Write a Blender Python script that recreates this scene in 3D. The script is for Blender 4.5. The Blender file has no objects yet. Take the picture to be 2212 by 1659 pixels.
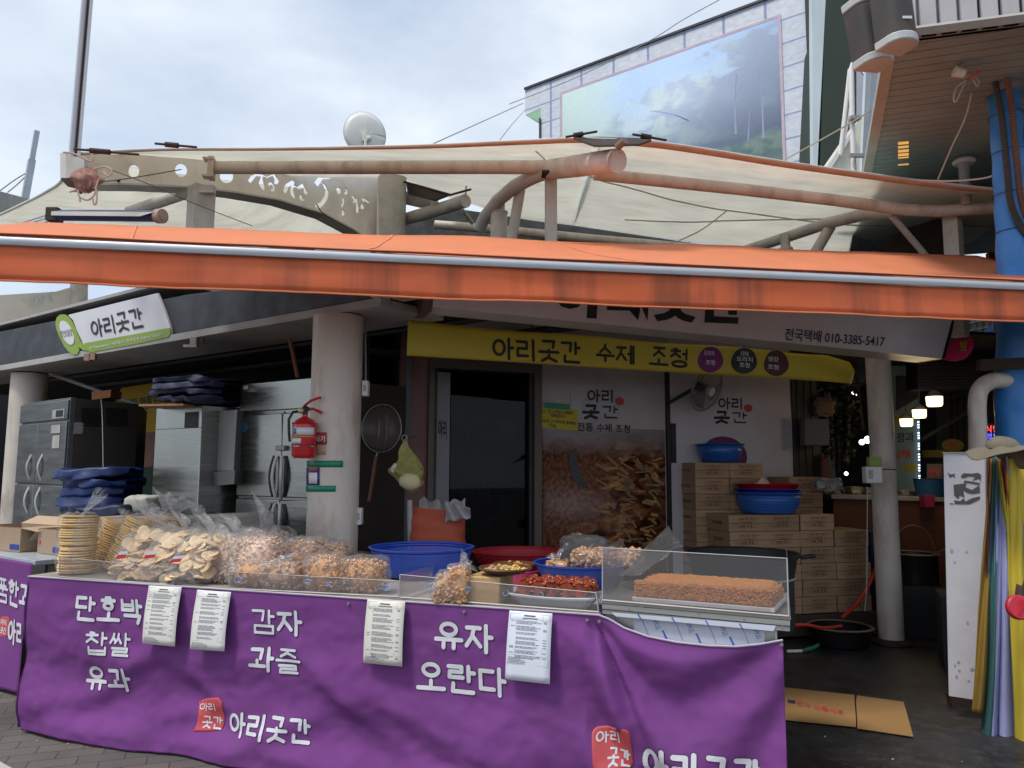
import bpy, math, random
from mathutils import Vector, Matrix, noise
R = math.radians
random.seed(7)
SC = bpy.context.scene
COL = SC.collection
# ---------------------------------------------------------------- camera
EYE = Vector((0, 0, 1.4))
FPX, CX, CY = 1661.0, 1106.0, 829.5        # focal length and centre for a picture 2212 px wide
PITCH, ROLL = R(6.3), R(0.28)
up_c = Vector((math.sin(ROLL)*math.cos(PITCH), math.cos(ROLL)*math.cos(PITCH), -math.sin(PITCH))).normalized()
fw_c = (Vector((0, 0, -1)) - up_c*Vector((0, 0, -1)).dot(up_c)).normalized()
rt_c = fw_c.cross(up_c)
CAMR = Matrix((rt_c, fw_c, up_c))
cam = bpy.data.cameras.new('camera'); cam_o = bpy.data.objects.new('camera', cam); COL.objects.link(cam_o)
cam_o.matrix_world = Matrix.Translation(EYE) @ CAMR.to_4x4()
cam.sensor_width = 36; cam.lens = 36*FPX/2212; cam.clip_start = .05; cam.clip_end = 1000
SC.camera = cam_o
# ---------------------------------------------------------------- light
SUN_EL, SUN_AZ = R(60), R(236)             # azimuth measured from +Y clockwise
sun = bpy.data.lights.new('sun', 'SUN'); sun.energy = 1.35; sun.angle = R(12); sun.color = (1, .95, .88)
sun_o = bpy.data.objects.new('sun', sun); COL.objects.link(sun_o)
sd = Vector((math.sin(SUN_AZ)*math.cos(SUN_EL), math.cos(SUN_AZ)*math.cos(SUN_EL), math.sin(SUN_EL)))
sun_o.rotation_euler = sd.to_track_quat('Z', 'Y').to_euler()
W = bpy.data.worlds.new('World'); SC.world = W; W.use_nodes = True
nt = W.node_tree; nt.nodes.clear()
def N(t, k, **kw):
    n = t.nodes.new(k)
    for a, b in kw.items(): setattr(n, a, b)
    return n
wo = N(nt, 'ShaderNodeOutputWorld'); b1 = N(nt, 'ShaderNodeBackground'); b2 = N(nt, 'ShaderNodeBackground'); mx = N(nt, 'ShaderNodeMixShader')
sky = N(nt, 'ShaderNodeTexSky', sky_type='NISHITA', sun_disc=False, sun_elevation=SUN_EL, sun_rotation=SUN_AZ)
sky.air_density = 1.0; sky.dust_density = 2.0
b1.inputs[1].default_value = .12
nt.links.new(sky.outputs[0], b1.inputs[0])
tc = N(nt, 'ShaderNodeTexCoord'); mp = N(nt, 'ShaderNodeMapping'); mp.inputs['Scale'].default_value = (1, 1, 2.2)
nz = N(nt, 'ShaderNodeTexNoise'); nz.inputs['Scale'].default_value = 3.6; nz.inputs['Detail'].default_value = 8; nz.inputs['Roughness'].default_value = .58
nz.inputs['Distortion'].default_value = .35
cr = N(nt, 'ShaderNodeValToRGB'); cr.color_ramp.elements[0].position = .3; cr.color_ramp.elements[1].position = .62
cr.color_ramp.elements[0].color = (.62,)*3+(1,); cr.color_ramp.elements[1].color = (.97,)*3+(1,)
nz2 = N(nt, 'ShaderNodeTexNoise'); nz2.inputs['Scale'].default_value = 3.4; nz2.inputs['Detail'].default_value = 6
cr2 = N(nt, 'ShaderNodeValToRGB'); cr2.color_ramp.elements[0].position = .35; cr2.color_ramp.elements[1].position = .65
cr2.color_ramp.elements[0].color = (.42, .48, .555, 1); cr2.color_ramp.elements[1].color = (.54, .585, .64, 1)
nt.links.new(tc.outputs['Generated'], mp.inputs[0]); nt.links.new(mp.outputs[0], nz.inputs[0]); nt.links.new(mp.outputs[0], nz2.inputs[0])
nt.links.new(nz.outputs[0], cr.inputs[0]); nt.links.new(nz2.outputs[0], cr2.inputs[0]); nt.links.new(cr2.outputs[0], b2.inputs[0])
b2.inputs[1].default_value = 1.0
nt.links.new(cr.outputs[0], mx.inputs[0]); nt.links.new(b1.outputs[0], mx.inputs[1]); nt.links.new(b2.outputs[0], mx.inputs[2])
nt.links.new(mx.outputs[0], wo.inputs[0])
SC.view_settings.view_transform = 'Standard'; SC.view_settings.look = 'None'
SC.view_settings.exposure = 0.74; SC.view_settings.gamma = 1
SC.render.engine = 'CYCLES'
SC.cycles.max_bounces = 8; SC.cycles.transparent_max_bounces = 24; SC.cycles.caustics_reflective = False; SC.cycles.caustics_refractive = False
SC.cycles.use_denoising = True
# ---------------------------------------------------------------- placing
def ray(px, py):
    d = CAMR @ Vector((px-CX, CY-py, -FPX)); return d.normalized()
def PY(px, py, y):
    d = ray(px, py); return EYE + d*((y-EYE.y)/d.y)
def PZ(px, py, z):
    d = ray(px, py); return EYE + d*((z-EYE.z)/d.z)
Z = Vector((0, 0, 1))
class Plane:
    """a vertical plane through two ground points, u along it, n towards the viewer"""
    def __init__(s, A, B):
        s.A = Vector((A.x, A.y, 0)); s.u = Vector((B.x-A.x, B.y-A.y, 0)); s.L = s.u.length; s.u.normalize()
        s.n = Vector((s.u.y, -s.u.x, 0))
        if s.n.dot(EYE-s.A) < 0: s.n = -s.n
        s.ang = math.atan2(s.u.y, s.u.x)
    def hit(s, px, py):
        d = ray(px, py); t = (s.A-EYE).dot(s.n)/d.dot(s.n); return EYE+d*t
    def loc(s, px, py):
        p = s.hit(px, py); return ((p-s.A).dot(s.u), p.z)
    def w(s, a, z, off=0):
        return s.A+s.u*a+Z*z+s.n*off
    def shift(s, d):
        q = Plane(s.A-s.n*d, s.A-s.n*d+s.u); q.L = s.L; return q
# ---------------------------------------------------------------- meshes
class MB:
    def __init__(s): s.v = []; s.f = []; s.uv = {}
    def add(s, vs, fs, uvs=None):
        b = len(s.v); s.v += [Vector(v) for v in vs]; s.f += [tuple(b+i for i in f) for f in fs]
        if uvs:
            for i, t in enumerate(uvs): s.uv[b+i] = t
        return s
    def hexa(s, p):   # 0-3 bottom ring, 4-7 top ring
        return s.add(p, [(0, 3, 2, 1), (4, 5, 6, 7), (0, 1, 5, 4), (1, 2, 6, 5), (2, 3, 7, 6), (3, 0, 4, 7)])
    def box(s, c, d, rz=0, M=None):
        x, y, z = d[0]/2, d[1]/2, d[2]/2
        M = M or Matrix.Rotation(rz, 3, 'Z'); c = Vector(c)
        return s.hexa([c+M @ Vector(q) for q in ((-x, -y, -z), (x, -y, -z), (x, y, -z), (-x, y, -z), (-x, -y, z), (x, -y, z), (x, y, z), (-x, y, z))])
    def prism(s, pts, vec):
        n = len(pts); vec = Vector(vec); pts = [Vector(p) for p in pts]
        return s.add(pts+[p+vec for p in pts], [tuple(range(n))[::-1], tuple(range(n, 2*n))]+[(i, (i+1) % n, n+(i+1) % n, n+i) for i in range(n)])
    def tube(s, pts, r, seg=12, cap=True, sq=1):
        pts = [Vector(p) for p in pts]; n = len(pts); rr = r if isinstance(r, (list, tuple)) else [r]*n
        vs = []; prev = None
        for i, p in enumerate(pts):
            t = ((pts[min(i+1, n-1)]-pts[max(i-1, 0)])).normalized()
            a = prev if prev is not None else (Z if abs(t.z) < .9 else Vector((1, 0, 0)))
            a = (a-t*a.dot(t)).normalized(); prev = a; b = t.cross(a)
            for k in range(seg):
                th = 2*math.pi*k/seg; vs.append(p+(a*math.cos(th)+b*math.sin(th)*sq)*rr[i])
        fs = [(i*seg+k, i*seg+(k+1) % seg, (i+1)*seg+(k+1) % seg, (i+1)*seg+k) for i in range(n-1) for k in range(seg)]
        if cap: fs += [tuple(range(seg))[::-1], tuple(range((n-1)*seg, n*seg))]
        return s.add(vs, fs)
    def lathe(s, prof, c, seg=32, M=None, a0=0, a1=2*math.pi, jit=None, sx=1, sy=1):
        c = Vector(c); M = M or Matrix.Identity(3); vs = []; uv = []; n = len(prof)
        for k in range(seg+1):
            th = a0+(a1-a0)*k/seg
            for j, (r, z) in enumerate(prof):
                q = Vector((r*math.cos(th)*sx, r*math.sin(th)*sy, z))
                if jit: q = jit(q, th, j)
                vs.append(c+M @ q); uv.append((k/seg, j/(n-1)))
        fs = [(k*n+j, (k+1)*n+j, (k+1)*n+j+1, k*n+j+1) for k in range(seg) for j in range(n-1)]
        return s.add(vs, fs, uv)
    def grid(s, nu, nv, fn):
        vs = []; uv = []
        for i in range(nu+1):
            for j in range(nv+1):
                vs.append(fn(i/nu, j/nv)); uv.append((i/nu, j/nv))
        fs = [(i*(nv+1)+j, (i+1)*(nv+1)+j, (i+1)*(nv+1)+j+1, i*(nv+1)+j+1) for i in range(nu) for j in range(nv)]
        return s.add(vs, fs, uv)
    def ball(s, c, r, seg=8, rings=5, M=None, jit=0):
        c = Vector(c); r = r if isinstance(r, (tuple, list)) else (r, r, r); M = M or Matrix.Identity(3)
        vs = [Vector((0, 0, 1))]
        for i in range(1, rings):
            ph = math.pi*i/rings
            for k in range(seg):
                th = 2*math.pi*k/seg; vs.append(Vector((math.sin(ph)*math.cos(th), math.sin(ph)*math.sin(th), math.cos(ph))))
        vs.append(Vector((0, 0, -1))); out = []
        for v in vs:
            q = Vector((v.x*r[0], v.y*r[1], v.z*r[2]))
            if jit: q *= 1+random.uniform(-jit, jit)
            out.append(c+M @ q)
        L = len(vs)-1
        fs = [(0, 1+k, 1+(k+1) % seg) for k in range(seg)]
        fs += [(1+i*seg+k, 1+(i+1)*seg+k, 1+(i+1)*seg+(k+1) % seg, 1+i*seg+(k+1) % seg) for i in range(rings-2) for k in range(seg)]
        b = 1+(rings-2)*seg
        fs += [(L, b+(k+1) % seg, b+k) for k in range(seg)]
        return s.add(out, fs)
    def build(s, name, m, par=None, org=None, smooth=True, bevel=0, solid=0, ang=38, sub=0):
        me = bpy.data.meshes.new(name)
        o = bpy.data.objects.new(name, me); COL.objects.link(o)
        base = Vector(org) if org is not None else (Vector(par['_o']) if par is not None else Vector((0, 0, 0)))
        me.from_pydata([tuple(v-base) for v in s.v], [], s.f)
        if s.uv:
            ul = me.uv_layers.new(name='UVMap')
            for l in me.loops: ul.data[l.index].uv = s.uv.get(l.vertex_index, (0, 0))
        me.materials.append(m); me.update()
        if smooth:
            me.shade_smooth(); me.set_sharp_from_angle(angle=R(ang))
        if par is not None: o.parent = par; o['_o'] = list(base)
        else: o.location = base; o['_o'] = list(base)
        if sub: md = o.modifiers.new('sub', 'SUBSURF'); md.levels = sub; md.render_levels = sub
        if solid: md = o.modifiers.new('solid', 'SOLIDIFY'); md.thickness = solid; md.offset = 0
        if bevel: md = o.modifiers.new('bevel', 'BEVEL'); md.width = bevel; md.segments = 2; md.limit_method = 'ANGLE'
        return o
def tag(o, label=None, cat=None, group=None, kind=None):
    if label: o['label'] = label
    if cat: o['category'] = cat
    if group: o['group'] = group
    if kind: o['kind'] = kind
    return o
def thing(name, label, cat, loc, group=None):
    o = bpy.data.objects.new(name, None); COL.objects.link(o); o.empty_display_size = .1
    o.location = loc; o['_o'] = list(loc); return tag(o, label, cat, group)
def copy_tree(o, parent=None):
    c = o.copy(); COL.objects.link(c)
    if parent is not None: c.parent = parent
    for ch in [x for x in COL.objects if x.parent is o]: copy_tree(ch, c)
    return c
# ---------------------------------------------------------------- writing
_tc = {}
def text_mesh(s, bold=0.0):
    k = (s, bold)
    if k not in _tc:
        c = bpy.data.curves.new('writing', 'FONT'); c.body = s; c.size = 1; c.offset = bold; c.resolution_u = 3
        o = bpy.data.objects.new('writing', c); COL.objects.link(o)
        dg = bpy.context.evaluated_depsgraph_get(); me = bpy.data.meshes.new_from_object(o.evaluated_get(dg))
        vs = [v.co.copy() for v in me.vertices]; fs = [tuple(p.vertices) for p in me.polygons]
        bpy.data.objects.remove(o); bpy.data.curves.remove(c); bpy.data.meshes.remove(me)
        x0 = min(v.x for v in vs); x1 = max(v.x for v in vs); y0 = min(v.y for v in vs); y1 = max(v.y for v in vs)
        _tc[k] = ([((v.x-x0)/(x1-x0), (v.y-y0)/(y1-y0)) for v in vs], fs)
    return _tc[k]
def split_tris(vs, fs, W_, H_, L):
    vs = list(vs); tris = [(f[0], f[i], f[i+1]) for f in fs for i in range(1, len(f)-1)]
    for _ in range(6):
        mid = {}; out = []; ch = False
        def m(a, b):
            k = (min(a, b), max(a, b))
            if k not in mid:
                (x0, y0), (x1, y1) = vs[a], vs[b]
                if math.hypot((x1-x0)*W_, (y1-y0)*H_) > L: mid[k] = len(vs); vs.append(((x0+x1)/2, (y0+y1)/2))
                else: mid[k] = None
            return mid[k]
        for a, b, c in tris:
            ab, bc, ca = m(a, b), m(b, c), m(c, a); n = sum(x is not None for x in (ab, bc, ca))
            if n == 0: out.append((a, b, c)); continue
            ch = True
            if n == 3: out += [(a, ab, ca), (ab, b, bc), (ca, bc, c), (ab, bc, ca)]; continue
            if n == 1:
                if ab is not None: out += [(a, ab, c), (ab, b, c)]
                elif bc is not None: out += [(b, bc, a), (bc, c, a)]
                else: out += [(c, ca, b), (ca, a, b)]
                continue
            if ab is None: a, b, c, ab, bc, ca = c, a, b, ca, ab, bc
            elif bc is None: pass
            if ab is not None and bc is not None: out += [(ab, b, bc), (a, ab, bc), (a, bc, c)]
            elif bc is not None and ca is not None: out += [(bc, c, ca), (b, bc, ca), (b, ca, a)]
            else: out += [(ca, a, ab), (c, ca, ab), (c, ab, b)]
        tris = out
        if not ch: break
    return vs, tris
def add_text(mb, s, fn, bold=.02, fine=0):
    """fn(x,y) maps the unit box of the writing to the surface"""
    vs, fs = text_mesh(s, bold)
    if fine:
        W_ = (fn(1, 0)-fn(0, 0)).length; H_ = (fn(0, 1)-fn(0, 0)).length; vs, fs = split_tris(vs, fs, W_, H_, fine)
    out = [fn(x, y) for x, y in vs]
    mb.add(out, fs)
# rounded single-line lettering: every syllable is composed from its letters' strokes
def _circ(cx, cy, r): return [(cx+r*math.sin(k*math.pi/9), cy+r*math.cos(k*math.pi/9)) for k in range(19)]
CONS = {'ㄱ': [[(.05, 1), (.95, 1), (.85, 0)]], 'ㄴ': [[(.08, 1), (.05, .05), (1, 0)]], 'ㄷ': [[(.95, 1), (.05, 1), (.05, 0), (1, 0)]], 'ㄹ': [[(0, 1), (.92, 1), (.92, .52), (.08, .52), (.05, 0), (1, 0)]],
 'ㅁ': [[(0, 0), (0, 1), (1, 1), (1, 0), (0, 0)]], 'ㅂ': [[(0, 1), (0, 0), (1, 0), (1, 1)], [(0, .5), (1, .5)]], 'ㅅ': [[(.52, 1), (.4, .55), (.0, 0)], [(.45, .6), (1, 0)]], 'ㅇ': [_circ(.5, .5, .5)],
 'ㅈ': [[(.03, 1), (.97, 1)], [(.55, 1), (.4, .5), (0, 0)], [(.45, .55), (1, 0)]], 'ㅊ': [[(.35, 1.08), (.65, 1.02)], [(.03, .8), (.97, .8)], [(.52, .8), (.4, .4), (0, 0)], [(.45, .45), (1, 0)]],
 'ㅋ': [[(.05, 1), (.95, 1), (.85, 0)], [(.05, .5), (.9, .52)]], 'ㅌ': [[(.95, 1), (.05, 1), (.05, 0), (1, 0)], [(.05, .5), (.9, .5)]], 'ㅍ': [[(0, 1), (1, 1)], [(0, 0), (1, 0)], [(.3, 1), (.3, 0)], [(.7, 1), (.7, 0)]],
 'ㅎ': [[(.35, 1.1), (.65, 1.1)], [(.0, .84), (1, .84)], _circ(.5, .3, .33)], 'ㅆ': [[(.3, 1), (.22, .5), (0, 0)], [(.25, .6), (.5, .1)], [(.75, 1), (.68, .5), (.45, 0)], [(.7, .6), (1, 0)]]}
VOW = {'ㅏ': [[(.25, 1), (.25, 0)], [(.25, .56), (.95, .56)]], 'ㅐ': [[(.1, 1), (.1, 0)], [(.75, 1), (.75, 0)], [(.1, .52), (.75, .52)]], 'ㅓ': [[(.75, 1), (.75, 0)], [(.75, .55), (.05, .55)]], 'ㅔ': [[(.5, 1), (.5, 0)], [(1, 1), (1, 0)], [(.5, .55), (0, .55)]],
 'ㅣ': [[(.5, 1), (.5, 0)]], 'ㅕ': [[(.75, 1), (.75, 0)], [(.75, .68), (.05, .68)], [(.75, .42), (.05, .42)]], 'ㅗ': [[(0, 0), (1, 0)], [(.5, .9), (.5, 0)]], 'ㅜ': [[(0, 1), (1, 1)], [(.5, 1), (.5, 0)]], 'ㅠ': [[(0, 1), (1, 1)], [(.3, 1), (.3, 0)], [(.7, 1), (.7, 0)]], 'ㅡ': [[(0, .5), (1, .5)]]}
CHO = 'ㄱㄲㄴㄷㄸㄹㅁㅂㅃㅅㅆㅇㅈㅉㅊㅋㅌㅍㅎ'; JUNG = ['ㅏ', 'ㅐ', 'ㅑ', 'ㅒ', 'ㅓ', 'ㅔ', 'ㅕ', 'ㅖ', 'ㅗ', 'ㅗㅏ', 'ㅗㅐ', 'ㅚ', 'ㅛ', 'ㅜ', 'ㅝ', 'ㅞ', 'ㅟ', 'ㅠ', 'ㅡ', 'ㅢ', 'ㅣ']
JONG = ['', 'ㄱ', 'ㄲ', 'ㄳ', 'ㄴ', 'ㄵ', 'ㄶ', 'ㄷ', 'ㄹ', 'ㄺ', 'ㄻ', 'ㄼ', 'ㄽ', 'ㄾ', 'ㄿ', 'ㅀ', 'ㅁ', 'ㅂ', 'ㅄ', 'ㅅ', 'ㅆ', 'ㅇ', 'ㅈ', 'ㅊ', 'ㅋ', 'ㅌ', 'ㅍ', 'ㅎ']
def syllable(ch):
    c = ord(ch)-0xAC00; cho, ju, jo = CHO[c//588], JUNG[(c % 588)//28], JONG[c % 28]; out = []
    def put(S, b): out.extend([[(b[0]+(b[2]-b[0])*x, b[1]+(b[3]-b[1])*y) for x, y in s] for s in S])
    hor = ju in 'ㅗㅜㅠㅡ'
    if len(ju) == 2:
        put(CONS[cho], (.08, .55, .55, .93)); put(VOW['ㅗ'], (.02, .22, .66, .48)); put(VOW[ju[1]], (.74, .02, 1.0, 1))
    elif hor:
        if jo: put(CONS[cho], (.18, .70, .82, 1)); put(VOW[ju], (.0, .46, 1, .58)); put(CONS[jo], (.12, .0, .88, .30))
        else: put(CONS[cho], (.2, .55, .8, 1)); put(VOW[ju], (.0, .06, 1, .38))
    elif jo: put(CONS[cho], (.02, .56, .56, .98)); put(VOW[ju], (.70, .44, 1.0, 1)); put(CONS[jo], (.12, .0, .94, .31))
    else: put(CONS[cho], (.02, .2, .56, .9)); put(VOW[ju], (.70, .0, 1.0, 1))
    return out
def add_strokes(mb, s, fn, t=.13, grow=0.0, step=.018):
    O = fn(0, 0); W_ = (fn(1, 0)-O).length; H_ = (fn(0, 1)-O).length; nn = (fn(1, 0)-O).cross(fn(0, 1)-O).normalized(); n = len(s); adv = 1/(n+(n-1)*.02); th = t*H_/2+grow; pad = t*H_/2
    for i, ch in enumerate(s):
        if ch == ' ': continue
        th = (t*H_/2)*(.74 if JONG[(ord(ch)-0xAC00) % 28] in ('ㄹ', 'ㅂ', 'ㅁ') else 1)+grow
        x0 = i*adv*1.02*W_; k = 0
        for st in syllable(ch):
            P_ = [(x0+pad+(adv*W_-2*pad)*x, pad+(H_-2*pad)*y) for x, y in st]
            for (ax, ay), (bx, by) in zip(P_, P_[1:]):
                L = math.hypot(bx-ax, by-ay); 
                if L < 1e-6: continue
                dx, dy = (bx-ax)/L, (by-ay)/L; m = max(1, int(L/step)); k += 1; dz = (k % 16)*.00007; rows = []
                for j in range(-3, 4):       # round start cap
                    if j >= 0: break
                    a = math.pi/2*(-j/3); rows.append((-math.sin(a)*th, math.cos(a)*th))
                for j in range(m+1): rows.append((L*j/m, th))
                for j in range(1, 4): a = math.pi/2*j/3; rows.append((L+math.sin(a)*th, math.cos(a)*th))
                vs = []
                for d, w_ in rows:
                    for sg in (-1, 1):
                        x, y = ax+dx*d-dy*w_*sg*1.0, ay+dy*d+dx*w_*sg
                        vs.append(fn(x/W_, y/H_)+nn*dz)
                mb.add(vs, [(2*j, 2*j+2, 2*j+3, 2*j+1) for j in range(len(rows)-1)])
def on_plane(pl, TL, TR, BL, off=.003):
    """affine map of the unit box on a plane from three picked corners"""
    a = Vector(pl.loc(*TL)); b = Vector(pl.loc(*TR)); c = Vector(pl.loc(*BL))
    def fn(x, y):
        p = c+(b-a)*x+(a-c)*y; return pl.w(p.x, p.y, off)
    return fn
def writing(pl, s, TL, TR, BL, m, par, off=.003, bold=.02, name='lettering'):
    mb = MB(); add_text(mb, s, on_plane(pl, TL, TR, BL, off), bold); return mb.build(name, m, par, smooth=False)
def poly_on(pl, pts, off, name, m, par, thick=.004, **kw):
    """a flat panel picked by its corners, with real thickness behind"""
    q = [pl.w(*pl.loc(*p), off) for p in pts]
    return MB().prism(q, -pl.n*thick).build(name, m, par, **kw)
# ---------------------------------------------------------------- materials
_mc = {}
def srgb(r, g, b):
    f = lambda c: (c/255/12.92 if c/255 <= .04045 else ((c/255+.055)/1.055)**2.4)
    return (f(r), f(g), f(b))
def mat(name, col, rough=.6, metal=0, var=.12, vs=6, stretch=(1, 1, 1), bump=0, bs=40, dirt=0, dcol=(.05, .04, .03), ds=3, dstretch=(1, 1, 1), spec=.5, emit=0, coat=0, transl=0):
    if name in _mc: return _mc[name]
    m = bpy.data.materials.new(name); m.use_nodes = True; t = m.node_tree; p = t.nodes['Principled BSDF']; out = t.nodes['Material Output']
    _mc[name] = m; col4 = tuple(col)+(1,)
    p.inputs['Roughness'].default_value = rough; p.inputs['Metallic'].default_value = metal; p.inputs['Specular IOR Level'].default_value = spec
    if coat: p.inputs['Coat Weight'].default_value = coat; p.inputs['Coat Roughness'].default_value = .1
    tc = N(t, 'ShaderNodeTexCoord'); mp = N(t, 'ShaderNodeMapping'); mp.inputs['Scale'].default_value = stretch
    t.links.new(tc.outputs['Object'], mp.inputs[0])
    last = None
    nz = N(t, 'ShaderNodeTexNoise'); nz.inputs['Scale'].default_value = vs; nz.inputs['Detail'].default_value = 6
    t.links.new(mp.outputs[0], nz.inputs[0])
    mr = N(t, 'ShaderNodeMapRange'); mr.inputs[1].default_value = .3; mr.inputs[2].default_value = .7
    mr.inputs[3].default_value = 1-var; mr.inputs[4].default_value = 1+var; t.links.new(nz.outputs[0], mr.inputs[0])
    vm = N(t, 'ShaderNodeVectorMath', operation='SCALE'); vm.inputs[0].default_value = col; t.links.new(mr.outputs[0], vm.inputs['Scale'])
    last = vm.outputs[0]
    if dirt:
        mp2 = N(t, 'ShaderNodeMapping'); mp2.inputs['Scale'].default_value = dstretch; mp2.inputs['Location'].default_value = (3.1, 1.7, .4)
        t.links.new(tc.outputs['Object'], mp2.inputs[0])
        n2 = N(t, 'ShaderNodeTexNoise'); n2.inputs['Scale'].default_value = ds; n2.inputs['Detail'].default_value = 8; n2.inputs['Roughness'].default_value = .6
        t.links.new(mp2.outputs[0], n2.inputs[0])
        c2 = N(t, 'ShaderNodeMapRange'); c2.inputs[1].default_value = .48; c2.inputs[2].default_value = .68; c2.inputs[4].default_value = dirt
        t.links.new(n2.outputs[0], c2.inputs[0])
        mm = N(t, 'ShaderNodeMix', data_type='RGBA'); t.links.new(c2.outputs[0], mm.inputs[0]); t.links.new(last, mm.inputs[6]); mm.inputs[7].default_value = tuple(dcol)+(1,)
        last = mm.outputs[2]
    t.links.new(last, p.inputs['Base Color'])
    if rough > .12:
        r2 = N(t, 'ShaderNodeMapRange'); r2.inputs[1].default_value = .3; r2.inputs[2].default_value = .7; r2.inputs[3].default_value = rough*.8; r2.inputs[4].default_value = min(1, rough*1.2)
        t.links.new(nz.outputs[0], r2.inputs[0]); t.links.new(r2.outputs[0], p.inputs['Roughness'])
    if bump:
        n3 = N(t, 'ShaderNodeTexNoise'); n3.inputs['Scale'].default_value = bs; n3.inputs['Detail'].default_value = 5; t.links.new(mp.outputs[0], n3.inputs[0])
        bp = N(t, 'ShaderNodeBump'); bp.inputs['Strength'].default_value = bump; bp.inputs['Distance'].default_value = .01
        t.links.new(n3.outputs[0], bp.inputs['Height']); t.links.new(bp.outputs[0], p.inputs['Normal'])
    if emit:
        p.inputs['Emission Color'].default_value = col4; p.inputs['Emission Strength'].default_value = emit
    if transl:
        tr = N(t, 'ShaderNodeBsdfTranslucent'); t.links.new(last, tr.inputs[0]); ms = N(t, 'ShaderNodeMixShader'); ms.inputs[0].default_value = transl
        t.links.new(p.outputs[0], ms.inputs[1]); t.links.new(tr.outputs[0], ms.inputs[2]); t.links.new(ms.outputs[0], out.inputs[0])
    return m
def clear_mat(name, tint=(1, 1, 1), gloss=.12, rough=.08, haze=.05, bump=0, bs=30, fres=1.45, dc=.75):
    """thin clear plastic: see-through, a fresnel sheen, a little milky haze"""
    m = bpy.data.materials.new(name); m.use_nodes = True; t = m.node_tree; t.nodes.clear(); out = N(t, 'ShaderNodeOutputMaterial')
    tr = N(t, 'ShaderNodeBsdfTransparent'); tr.inputs[0].default_value = tuple(tint)+(1,)
    gl = N(t, 'ShaderNodeBsdfGlossy'); gl.inputs['Roughness'].default_value = rough
    df = N(t, 'ShaderNodeBsdfDiffuse'); df.inputs[0].default_value = (dc, dc, dc, 1)
    fr = N(t, 'ShaderNodeLayerWeight'); fr.inputs['Blend'].default_value = .5
    pw = N(t, 'ShaderNodeMath', operation='POWER'); pw.inputs[1].default_value = 4.0; t.links.new(fr.outputs['Facing'], pw.inputs[0])
    ad = N(t, 'ShaderNodeMath', operation='MULTIPLY_ADD'); ad.inputs[1].default_value = fres-1; ad.inputs[2].default_value = gloss; ad.use_clamp = True; t.links.new(pw.outputs[0], ad.inputs[0])
    m1 = N(t, 'ShaderNodeMixShader'); m1.inputs[0].default_value = haze; t.links.new(tr.outputs[0], m1.inputs[1]); t.links.new(df.outputs[0], m1.inputs[2])
    m2 = N(t, 'ShaderNodeMixShader'); t.links.new(ad.outputs[0], m2.inputs[0]); t.links.new(m1.outputs[0], m2.inputs[1]); t.links.new(gl.outputs[0], m2.inputs[2])
    if bump:
        tc = N(t, 'ShaderNodeTexCoord'); n3 = N(t, 'ShaderNodeTexNoise'); n3.inputs['Scale'].default_value = bs; n3.inputs['Detail'].default_value = 4
        n3.inputs['Distortion'].default_value = 1.2
        t.links.new(tc.outputs['Object'], n3.inputs[0]); bp = N(t, 'ShaderNodeBump'); bp.inputs['Strength'].default_value = bump; bp.inputs['Distance'].default_value = .02
        t.links.new(n3.outputs[0], bp.inputs['Height']); t.links.new(bp.outputs[0], gl.inputs['Normal']); t.links.new(bp.outputs[0], fr.inputs['Normal'])
    t.links.new(m2.outputs[0], out.inputs[0]); return m
def emit_mat(name, col, s):
    m = bpy.data.materials.new(name); m.use_nodes = True; t = m.node_tree; t.nodes.clear(); out = N(t, 'ShaderNodeOutputMaterial')
    e = N(t, 'ShaderNodeEmission'); e.inputs[0].default_value = tuple(col)+(1,); e.inputs[1].default_value = s; t.links.new(e.outputs[0], out.inputs[0]); return m
def lattice_mat(name, col, nu, nv, fill=.55):
    """perforated plastic: holes laid out by the basket's own UV map"""
    m = bpy.data.materials.new(name); m.use_nodes = True; t = m.node_tree; p = t.nodes['Principled BSDF']; out = t.nodes['Material Output']
    p.inputs['Base Color'].default_value = tuple(col)+(1,); p.inputs['Roughness'].default_value = .4
    uv = N(t, 'ShaderNodeUVMap'); sp = N(t, 'ShaderNodeSeparateXYZ'); t.links.new(uv.outputs[0], sp.inputs[0]); hs = []
    for ax, n in ((0, nu), (1, nv)):
        a = N(t, 'ShaderNodeMath', operation='MULTIPLY'); a.inputs[1].default_value = n; t.links.new(sp.outputs[ax], a.inputs[0])
        b = N(t, 'ShaderNodeMath', operation='FRACT'); t.links.new(a.outputs[0], b.inputs[0])
        c = N(t, 'ShaderNodeMath', operation='GREATER_THAN'); c.inputs[1].default_value = fill; t.links.new(b.outputs[0], c.inputs[0]); hs.append(c)
    h = N(t, 'ShaderNodeMath', operation='MULTIPLY'); t.links.new(hs[0].outputs[0], h.inputs[0]); t.links.new(hs[1].outputs[0], h.inputs[1])
    tr = N(t, 'ShaderNodeBsdfTransparent'); ms = N(t, 'ShaderNodeMixShader'); t.links.new(h.outputs[0], ms.inputs[0]); t.links.new(p.outputs[0], ms.inputs[1]); t.links.new(tr.outputs[0], ms.inputs[2])
    t.links.new(ms.outputs[0], out.inputs[0]); return m
ORD = ['first', 'second', 'third', 'fourth', 'fifth', 'sixth', 'seventh', 'eighth', 'ninth', 'tenth']
# ================================================================ planes of the place
T_A, T_B = PZ(62, 1243, .81), PZ(1295, 1325, .81)
TP = Plane(T_A, T_B)                                    # front of the stall table
FA, FB = PZ(0, 802, 2.37), PZ(850, 658, 2.37)
FP = Plane(FA, FB)                                      # dark fascia on the left
BA_, BB_ = PZ(880, 693, 2.37), PZ(1840, 770, 2.37)
BP = Plane(BA_, BB_)                                    # yellow banner
WP = Plane(PZ(935, 785, 2.24), PZ(935, 785, 2.24)+BP.u) # shop wall
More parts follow.
